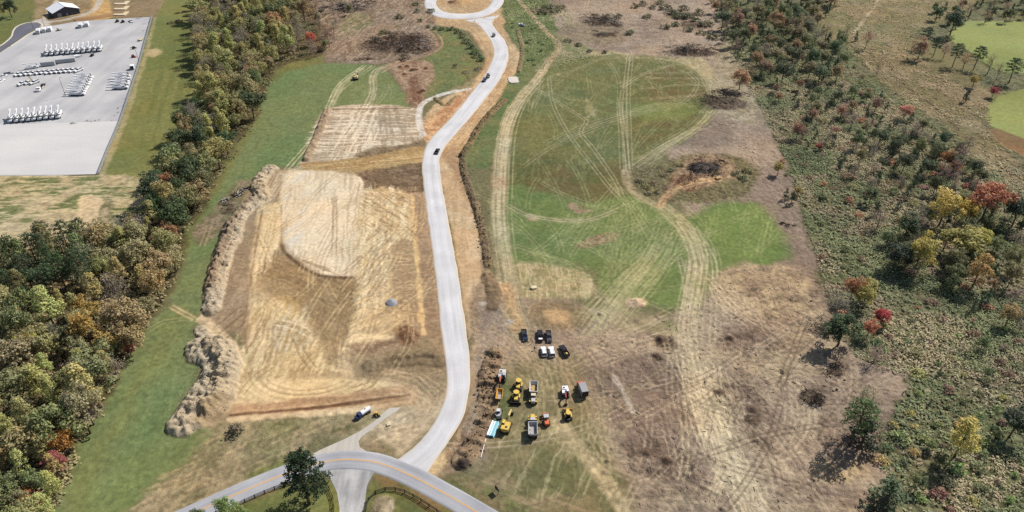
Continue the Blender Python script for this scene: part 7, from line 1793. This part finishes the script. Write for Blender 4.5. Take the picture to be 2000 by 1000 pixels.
lying_pole((1730, 87), (1742, 94), 0.25, M_wood_pale, 'pale fallen log on the dry meadow', 'log', 'log')
# ---- gravel cone
def gravel_pile(u, v, r0, h, mat, lb, name='gravel_pile', cat='gravel pile', seed=3, flat=0.0):
    rs = np.random.RandomState(seed); x, y = px(u, v); n, m = 28, 9; V, Fq = [], []
    for j in range(m):
        t = j / (m - 1)
        for i in range(n):
            a = 2 * math.pi * i / n; rr_ = r0 * (1 - t) * (1 + 0.06 * math.sin(3 * a + seed) + 0.05 * rs.randn() * (j > 0)); z = h * (1 - (1 - t) ** (1.25)) if t < 1 else h
            V.append((rr_ * math.cos(a), rr_ * math.sin(a), z - 0.15 + 0.05 * rs.randn() * h * 0.5))
    for j in range(m - 1):
        for i in range(n): Fq.append((j * n + i, j * n + (i + 1) % n, (j + 1) * n + (i + 1) % n, (j + 1) * n + i))
    me = np_mesh(name, V, Fq, mat, True); o = link(bpy.data.objects.new(name, me)); o.location = (x, y, zat(x, y)); tag(o, lb, cat)
gravel_pile(764, 591, 2.7, 1.5, paint('blue_gravel', (156, 156, 164), 0.95, vary=0.12), 'small cone of grey gravel on the pale building pad')
# ---- road sign
def sign():
    x, y = px(970, 962); r = empty('sign_board', (x, y, zat(x, y)), -0.9)
    for s in (-0.75, 0.75): MB().box(s - 0.06, s + 0.06, -0.06, 0.06, -0.3, 2.7).build('post', M_offw, r)
    MB().box(-1.0, 1.0, 0.06, 0.12, 1.0, 2.6).build('board', M_dark, r)
    tag(r, 'dark sign board on two pale posts near the asphalt road', 'sign')
    x, y = px(976, 942); r = empty('marker_post', (x, y, zat(x, y))); MB().box(-0.05, 0.05, -0.05, 0.05, -0.3, 2.0).build('stake', M_white, r); MB().box(-0.06, 0.06, -0.06, 0.06, 1.7, 1.85).build('band', M_redm, r)
    tag(r, 'thin white marker post behind the dark sign board', 'post')
sign()
# ---- concrete slab with rubble by the new road
def block(u, v, w, d, h, mat, lb, rot=0.2, cat='slab', name='concrete_slab'):
    x, y = px(u, v); rs = np.random.RandomState(int(u)); b = MB(); n = 10
    ring = [(w / 2 * (1 + 0.12 * rs.randn()) * math.copysign(abs(math.cos(t)) ** 0.5, math.cos(t)), d / 2 * (1 + 0.12 * rs.randn()) * math.copysign(abs(math.sin(t)) ** 0.5, math.sin(t))) for t in np.linspace(0, 2 * math.pi, n, False)]
    v_ = [(a, c, -0.2) for a, c in ring] + [(a * 0.94, c * 0.94, h * (1 + 0.1 * rs.randn())) for a, c in ring]
    b.add(v_, [tuple(range(n - 1, -1, -1)), tuple(range(n, 2 * n))] + [(i, (i + 1) % n, (i + 1) % n + n, i + n) for i in range(n)])
    o = b.build(name, mat); o.location = (x, y, zat(x, y)); o.rotation_euler = (0, 0, rot); tag(o, lb, cat)
block(1003, 157, 7.5, 11, 0.5, paint('old_concrete', (222, 210, 198), 0.95, vary=0.1, scale=0.8), 'square pale concrete slab right of the new road bend', 0.1)
block(1043, 563, 2.4, 2.0, 0.7, M_cream, 'cream coloured boulder on the stubble', 0.5, 'boulder', 'boulder')
block(760, 829, 1.4, 1.4, 0.5, M_cream, 'pale boulder on the verge right of the concrete drive', 0.3, 'boulder', 'boulder')
block(1403, 349, 3.0, 2.0, 0.7, M_dust, 'pale rubble lump beside the burnt pit', 0.3, 'rubble', 'rubble_heap')
# ---- stumps
for i, (u, v) in enumerate(((1685, 878), (1653, 797), (1635, 760), (1585, 587), (1622, 735), (1650, 742), (1628, 735 + 28))):
    x, y = px(u, v); r = empty('tree_stump', (x, y, zat(x, y))); MB().cyl((0, 0, 0.15), 'z', 0.42, 0.7, 10, 0.34).build('stump', M_bark, r); MB().cyl((0, 0, 0.515), 'z', 0.32, 0.03, 10).build('cut_face', M_wood, r)
    tag(r, 'cut tree stump with pale top at the right edge of the clearing', 'stump', 'stumps on the clearing')
# ---- brush and log piles
def brush_pile(u, v, rx, ry, h, n, mats, lb, seed, rot=0.0, ln=(1.5, 4.0), rad=0.07, cat='brush pile', name='brush_pile', logs=0):
    rs = np.random.RandomState(seed); x, y = px(u, v); r = empty(name, (x, y, zat(x, y)), rot)
    k = max(3, int(rx * ry / 12)); sub_ = [(rx * math.sqrt(rs.rand()) * math.cos(t), ry * math.sqrt(rs.rand()) * math.sin(t), rs.uniform(0.25, 0.5), rs.uniform(0.5, 1.3)) for t in rs.uniform(0, 6.28, k)]
    for mi, (mat, share) in enumerate(mats):
        b = MB()
        for i in range(int(n * share)):
            a = rs.uniform(0, 6.28); q = math.sqrt(rs.rand()); sx_, sy_, sr_, sh_ = sub_[rs.randint(k)]; cx, cy = sx_ + rx * sr_ * q * math.cos(a) * 1.2, sy_ + min(rx, ry * 1.6) * sr_ * q * math.sin(a) * 1.2; z = h * sh_ * (1 - q ** 1.5) * rs.uniform(0.3, 1.1) + 0.15
            d = rs.randn(3); d[2] *= 0.35; d[0] *= 1.3; d /= np.linalg.norm(d); L = rs.uniform(*ln)
            p0 = np.array([cx, cy, z]) - d * L / 2; p1 = p0 + d * L; p0[2] = max(p0[2], 0.02); p1[2] = max(p1[2], 0.02)
            rr_ = rad * rs.uniform(0.5, 1.6); b.tube([p0, (p0 + p1) / 2 + rs.randn(3) * 0.12, p1], [rr_, rr_ * 0.8, rr_ * 0.4], 4)
        o = b.build('branches', mat, r); o['kind'] = 'stuff'
    for i in range(logs):
        a = rs.uniform(-0.5, 0.5) + 0.3; cx, cy = rx * rs.uniform(-0.6, 0.6), ry * rs.uniform(-0.6, 0.6); L = rs.uniform(4, 8)
        MB().tube([(cx - L / 2 * math.cos(a), cy - L / 2 * math.sin(a), 0.4 + rs.rand() * h * .6), (cx + L / 2 * math.cos(a), cy + L / 2 * math.sin(a), 0.4 + rs.rand() * h * .6)], [0.3, 0.2], 7).build('log', M_wood_pale, r)
    tag(r, lb, cat)
M_soil = paint('dark_roots', (104, 72, 54), 0.95, spec=0.1, vary=0.3)
brush_pile(690, 16, 16, 9, 2.8, 300, ((M_wood_dark, 0.6), (M_wood_pale, 0.25), (M_twig, 0.15)), 'burnt log pile with whitened trunks at the top of the cleared ground', 1, 0.5, (2, 6), 0.14, logs=6)
brush_pile(775, 88, 20, 17, 3.6, 800, ((M_twig, 0.55), (M_soil, 0.2), (M_wood_dark, 0.25)), 'big brown brush pile inside the dirt track loop', 2, 0.2, (1.5, 5), 0.09)
brush_pile(812, 92, 15, 13, 3.0, 420, ((M_twig, 0.6), (M_wood_pale, 0.15), (M_soil, 0.25)), 'right hand brush pile inside the dirt track loop', 3, -0.2, (1.5, 5), 0.1, logs=3)
brush_pile(700, 116, 8, 3, 1.2, 70, ((M_soil, 0.5), (M_twig, 0.5)), 'low heap of stumps at the top edge of the green field', 4, 0.1, (1, 2.5), 0.14)
brush_pile(1172, 40, 15, 10, 2.6, 300, ((M_wood_dark, 0.45), (M_twig, 0.3), (M_wood_pale, 0.25)), 'burnt brush pile on the far cleared ground', 5, -0.5, (1.5, 4), 0.1)
brush_pile(1200, 46, 9, 5, 1.4, 110, ((M_wood_dark, 0.4), (M_wood_pale, 0.6)), 'pale rubble of burnt wood next to the far burnt brush pile', 6, -0.4, (1, 3), 0.1)
brush_pile(1180, 68, 9, 5, 1.2, 110, ((M_wood_dark, 0.5), (M_twig, 0.3), (M_wood_pale, 0.2)), 'lower burnt heap on the far cleared ground', 7, -0.3, (1, 3), 0.1)
brush_pile(1353, 103, 18, 8, 3.0, 420, ((M_wood_dark, 0.55), (M_twig, 0.35), (M_wood_pale, 0.1)), 'long dark brush pile at the top right of the big field', 8, 0.05, (1.5, 4.5), 0.1)
brush_pile(1418, 202, 13, 11, 3.6, 420, ((M_wood_dark, 0.6), (M_twig, 0.4)), 'dark brush pile at the right end of the big field', 9, 0.3, (1.5, 4), 0.1)
brush_pile(1380, 326, 10, 8, 1.6, 240, ((M_wood_dark, 0.9), (M_wood_pale, 0.1)), 'black charred heap in the burnt pit', 10, 0.3, (1, 3), 0.11)
brush_pile(1345, 355, 7, 5, 0.8, 140, ((M_soil, 1.0),), 'reddish root litter beside the burnt pit', 11, 0.9, (1, 3), 0.06)
brush_pile(458, 382, 2.8, 6, 1.6, 46, ((M_wood_dark, 0.5), (M_wood_pale, 0.5)), 'pile of whitened logs between the wood and the soil berm', 12, -0.5, (2, 5), 0.2)
brush_pile(440, 405, 6, 5, 0.8, 90, ((M_twig, 0.7), (M_soil, 0.3)), 'low brown root heap below the whitened logs', 13, 0.4, (1, 3), 0.1)
brush_pile(1582, 775, 5, 4, 1.6, 120, ((M_wood_dark, 0.5), (M_twig, 0.5)), 'tangled dark root heap in the clearing left of the tall sparse tree', 14, 0.4, (1, 3), 0.1)
brush_pile(1745, 848, 8, 7, 1.2, 130, ((M_twig, 0.8), (M_wood_pale, 0.2)), 'fallen grey branches right of the tall sparse tree', 15, -0.6, (3, 7), 0.06)
brush_pile(1640, 725, 9, 3, 1.0, 110, ((M_twig, 0.7), (M_soil, 0.3)), 'brown slash heap at the foot of the big dark green tree', 16, 0.1, (1, 3.5), 0.08)
brush_pile(345, 46, 6, 6, 1.8, 120, ((M_twig, 0.6), (M_wood_dark, 0.3), (M_wood_pale, 0.1)), 'lone brush pile on the grass strip beside the lot', 17, 0.0, (1, 3), 0.1)
brush_pile(1540, 436, 3, 3, 0.8, 40, ((M_wood_dark, 1.0),), 'small dark stump heap right of the bright green field', 18, 0.0, (0.8, 2), 0.1)
brush_pile(886, 130, 4, 3, 1.0, 40, ((M_twig, 1.0),), 'small twig heap on the grass left of the new road', 19, 0.0, (1, 2.5), 0.07)
brush_pile(920, 138, 6, 4, 1.4, 80, ((M_twig, 0.7), (M_wood_pale, 0.3)), 'grey branch heap on the verge at the new road bend', 20, 0.8, (1, 3.5), 0.08)
# debris along the fence and the lot edge
for i, (u, v, w_, lb) in enumerate(((150, 240, 5, 'left'), (176, 237, 6, 'middle'), (205, 235, 6, 'right'))):
    brush_pile(u, v, w_, 1.2, 0.5, 40, ((M_steel, 0.5), (M_soil, 0.3), (M_dark, 0.2)), f'{lb} heap of dark scrap along the near edge of the grey lot', 30 + i, 0.1, (0.6, 2.2), 0.08, 'scrap', 'scrap_heap')
for i, (u, v) in enumerate(((240, 195), (236, 210), (231, 222), (282, 60), (286, 45), (270, 36))):
    brush_pile(u, v, 2.2, 3.5, 0.6, 36, ((M_steel, 0.4), (M_soil, 0.4), (M_lgrey, 0.2)), ['scrap heap by the fence right of the four poles', 'scrap heap by the fence below the four poles', 'lowest scrap heap by the fence', 'scrap heap by the fence near the cream deck trailer', 'scrap heap near the top corner of the fence', 'scrap heap along the top edge of the lot'][i], 40 + i, -0.3, (0.5, 2), 0.08, 'scrap', 'scrap_heap')
# ---- loose sticks over the cleared ground: beyond counting
def litter(poly_px, n, seed, cols, lb, ln=(0.4, 1.8), w_=0.06):
    r = np.random.RandomState(seed); poly = np.array(P(*poly_px)); (x0, y0), (x1, y1) = poly.min(0), poly.max(0)
    p = np.stack([r.uniform(x0, x1, n * 2), r.uniform(y0, y1, n * 2)], 1); k = sdist(poly, p[None, :, 0], p[None, :, 1])[0] > 0; p = p[k][:n]
    dens = fbm(p[:, 0], p[:, 1], 14, 2, seed) + r.rand(len(p)) * 0.6 > 0.7; p = p[dens]; m = len(p)
    a = r.uniform(0, 6.28, m); L = r.uniform(*ln, m); W = w_ * r.uniform(0.6, 1.8, m); z = np.array([zat(*q) for q in p])
    d = np.stack([np.cos(a), np.sin(a)], 1) * (L / 2)[:, None]; s = np.stack([-np.sin(a), np.cos(a)], 1) * W[:, None]
    z1 = z + 0.03; V = np.zeros((m, 6, 3)); 
    for q, (i, j, zz) in enumerate(((-1, -1, 0), (-1, 1, 0), (-1, 0, .12), (1, -1, 0), (1, 1, 0), (1, 0, .12))):
        V[:, q, :2] = p + d * i + s * j; V[:, q, 2] = z1 + zz * (W / w_) * 0.8 + r.uniform(-0.04, 0.1, m)
    b = (np.arange(m) * 6)[:, None]; Fq = np.concatenate([b + np.array(f) for f in ((0, 3, 5, 2), (1, 2, 5, 4))])
    c = np.array([alb(q) for q in cols])[r.randint(0, len(cols), m)].repeat(6, 0)
    me = cloud_mesh('wood_litter', V.reshape(-1, 3), Fq, c, M_scrub); tag(link(bpy.data.objects.new('wood_litter', me)), lb, 'wood litter', None, 'stuff')
# ---- clods over the soil heaps: beyond counting
def clods(lines, n, seed, cols, lb, size=1.0):
    r = np.random.RandomState(seed); P_ = []
    for pts, wd, share in lines:
        pw = spline(P(*pts), 1.0); k = int(n * share); q = pw[r.randint(0, len(pw), k)] + r.randn(k, 2) * wd * 0.32; P_.append(q)
    p = np.concatenate(P_); m = len(p); z = np.array([zat(*q) for q in p]); s = (0.16 + 0.5 * r.rand(m) ** 3) * size
    base = np.array([(1, 0, 0), (0, 1, 0), (-1, 0, 0), (0, -1, 0), (0, 0, 0.8), (0, 0, -0.6)]); V = base[None] * s[:, None, None] * r.uniform(0.6, 1.4, (m, 6, 1))
    a = r.uniform(0, 6.28, m); ca, sa = np.cos(a)[:, None], np.sin(a)[:, None]; V = np.stack([V[..., 0] * ca - V[..., 1] * sa, V[..., 0] * sa + V[..., 1] * ca, V[..., 2]], -1)
    V[..., :2] += p[:, None]; V[..., 2] += z[:, None]
    Fq = np.concatenate([(np.arange(m) * 6)[:, None] + np.array(f_) for f_ in ((0, 1, 4), (1, 2, 4), (2, 3, 4), (3, 0, 4), (1, 0, 5), (2, 1, 5), (3, 2, 5), (0, 3, 5))])
    c = np.array([alb(q) for q in cols])[r.randint(0, len(cols), m)].repeat(6, 0)
    me = cloud_mesh('soil_clods', V.reshape(-1, 3), Fq, c, M_ground); tag(link(bpy.data.objects.new('soil_clods', me)), lb, 'soil clods', None, 'stuff')
clods((([(530, 332), (510, 350), (505, 368), (512, 385)], 7, .15), ([(500, 392), (470, 425), (455, 460), (440, 500), (428, 540), (418, 580), (416, 606)], 8, .45), ([(395, 686), (420, 690), (436, 712), (425, 740), (408, 770), (385, 800), (372, 822)], 12, .4)), 3000, 5,
      [(204, 186, 158), (190, 170, 142), (176, 156, 128), (210, 192, 166)], 'loose clods on the soil berm left of the building pad', 0.55)
clods((([(903, 300), (906, 335), (922, 385), (938, 435), (948, 480), (952, 520)], 4, .4), ([(985, 196), (960, 220), (935, 250), (916, 285)], 4, .2), ([(965, 690), (955, 740), (955, 790), (945, 830), (926, 870), (905, 900)], 6, .4)), 1400, 6,
      [(150, 126, 98), (120, 100, 78), (98, 84, 64), (172, 146, 114)], 'loose clods on the windrows right of the new road')
CL = [(214, 198, 170), (196, 176, 150), (206, 190, 164), (170, 150, 128)]
litter([(1180, 700), (1420, 540), (1560, 525), (1680, 700), (1780, 750), (1700, 880), (1690, 1000), (1250, 1000)], 1500, 1, CL, 'broken sticks and bark littering the near clearing')
litter([(1100, 0), (1370, 0), (1460, 130), (1580, 480), (1540, 420), (1400, 240), (1380, 120), (1190, 105)], 1500, 2, CL, 'sticks littering the far cleared ground', (0.8, 3.0), 0.09)
litter([(600, 0), (820, 0), (860, 80), (830, 200), (790, 200), (740, 120), (640, 115)], 1500, 3, CL, 'sticks littering the ground inside the dirt track loop', (0.8, 3.0), 0.09)

# ================================================================== PEOPLE
M_skin = paint('skin', (190, 140, 112), 0.7); M_cloth = paint('dark_work_clothes', (44, 44, 50), 0.9); M_hair = paint('brown_hair', (58, 44, 36), 0.9)
def person(u, v, deg, lb, lean=0.0):
    x, y = px(u, v); r = empty('person', (x, y, zat(x, y)), -math.radians(deg))
    J = {'pel': ((0, 0, 0.95), 0.15), 'wai': ((0, 0, 1.1), 0.13), 'che': ((0, 0.02, 1.35), 0.16), 'nec': ((0, 0.02, 1.5), 0.06), 'he1': ((0, 0.03, 1.58), 0.08), 'he2': ((0, 0.04, 1.68), 0.1), 'he3': ((0, 0.03, 1.76), 0.07), 'nos': ((0, 0.14, 1.65), 0.018)}
    E = [('pel', 'wai'), ('wai', 'che'), ('che', 'nec'), ('nec', 'he1'), ('he1', 'he2'), ('he2', 'he3'), ('he2', 'nos')]
    for s, t in ((-1, 'l'), (1, 'r')):
        J.update({t + 'hip': ((s * 0.1, 0, 0.9), 0.1), t + 'kne': ((s * 0.13, 0.03, 0.5), 0.07), t + 'ank': ((s * 0.15, 0, 0.09), 0.05), t + 'toe': ((s * 0.17, 0.17, 0.04), 0.04),
                  t + 'sho': ((s * 0.19, 0.02, 1.43), 0.07), t + 'elb': ((s * 0.27, 0.0, 1.14), 0.05), t + 'wri': ((s * 0.26, 0.14, 0.93), 0.032), t + 'pal': ((s * 0.26, 0.18, 0.86), 0.034)})
        E += [('pel', t + 'hip'), (t + 'hip', t + 'kne'), (t + 'kne', t + 'ank'), (t + 'ank', t + 'toe'), ('che', t + 'sho'), (t + 'sho', t + 'elb'), (t + 'elb', t + 'wri'), (t + 'wri', t + 'pal')]
        for k in range(5):
            q = ((s * (0.26 + (k - 2) * 0.016), 0.2 + (0.02 if k == 0 else 0), 0.8 - 0.012 * (2 - abs(k - 2)) + (0.04 if k == 0 else 0)), 0.009); J[t + f'f{k}'] = q; E.append((t + ('pal'), t + f'f{k}'))
    keys = list(J); me = bpy.data.meshes.new('body'); me.from_pydata([J[k][0] for k in keys], [(keys.index(a), keys.index(b)) for a, b in E], [])
    o = link(bpy.data.objects.new('body', me), r); o.modifiers.new('skin', 'SKIN'); ss = o.modifiers.new('sub', 'SUBSURF'); ss.levels = 1; ss.render_levels = 1
    for i, k in enumerate(keys): me.skin_vertices[0].data[i].radius = (J[k][1],) * 2
    me.skin_vertices[0].data[0].use_root = True
    me.materials.append(M_cloth)
    MB().cyl((0, 0.04, 1.66), 'z', 0.098, 0.14, 12, 0.09).cyl((0, 0.12, 1.62), 'y', 0.03, 0.05, 8).build('face', M_skin, r, True)
    MB().cyl((0, 0.01, 1.77), 'z', 0.115, 0.1, 12, 0.08).build('hair', M_hair, r, True)
    for s in (-1, 1): MB().cbox(s * 0.26 - 0.04, s * 0.26 + 0.04, 0.14, 0.22, 0.82, 0.9, 0.015).build('hand', M_skin, r)
    tag(r, lb, 'person')
person(1037, 666, 120, 'person in dark clothes nearest the dark blue pickup')
person(1039.5, 671, 300, 'person in dark clothes standing next to another by the dark blue pickup')
person(1044, 684, 200, 'person in dark clothes standing alone left of the white cars')

# ================================================================== LABELS: say which one of many alike
def ordinal(n): return f"{n}{'th' if 10 <= n % 100 <= 20 else {1: 'st', 2: 'nd', 3: 'rd'}.get(n % 10, 'th')}"
def single_out():
    sets = {}
    for o in COL.objects:
        if o.parent is None and 'label' in o.keys() and o.get('kind') is None: sets.setdefault(o['label'], []).append(o)
    for lb, os_ in sets.items():
        if len(os_) < 2: continue
        pv = [(proj(o.location.x, o.location.y), o) for o in os_]
        pv.sort(key=lambda q: q[0][1])
        nb = 1 if len(pv) <= 13 else 2 if len(pv) <= 22 else 3 if len(pv) <= 33 else 4 if len(pv) <= 44 else 5
        names = {1: [''], 2: ['far half', 'near half'], 3: ['far third', 'middle third', 'near third'], 4: ['farthest quarter', 'second quarter', 'third quarter', 'nearest quarter'], 5: ['farthest fifth', 'second fifth', 'third fifth', 'fourth fifth', 'nearest fifth']}[nb]
        size = math.ceil(len(pv) / nb)
        for b in range(nb):
            part = sorted(pv[b * size:(b + 1) * size], key=lambda q: q[0][0])
            for i, (_, o) in enumerate(part):
                pos = 'leftmost' if i == 0 else 'rightmost' if i == len(part) - 1 else ordinal(i + 1) + ' from left'
                o['label'] = lb + ', ' + pos + (', ' + names[b] if names[b] else '')
single_out()
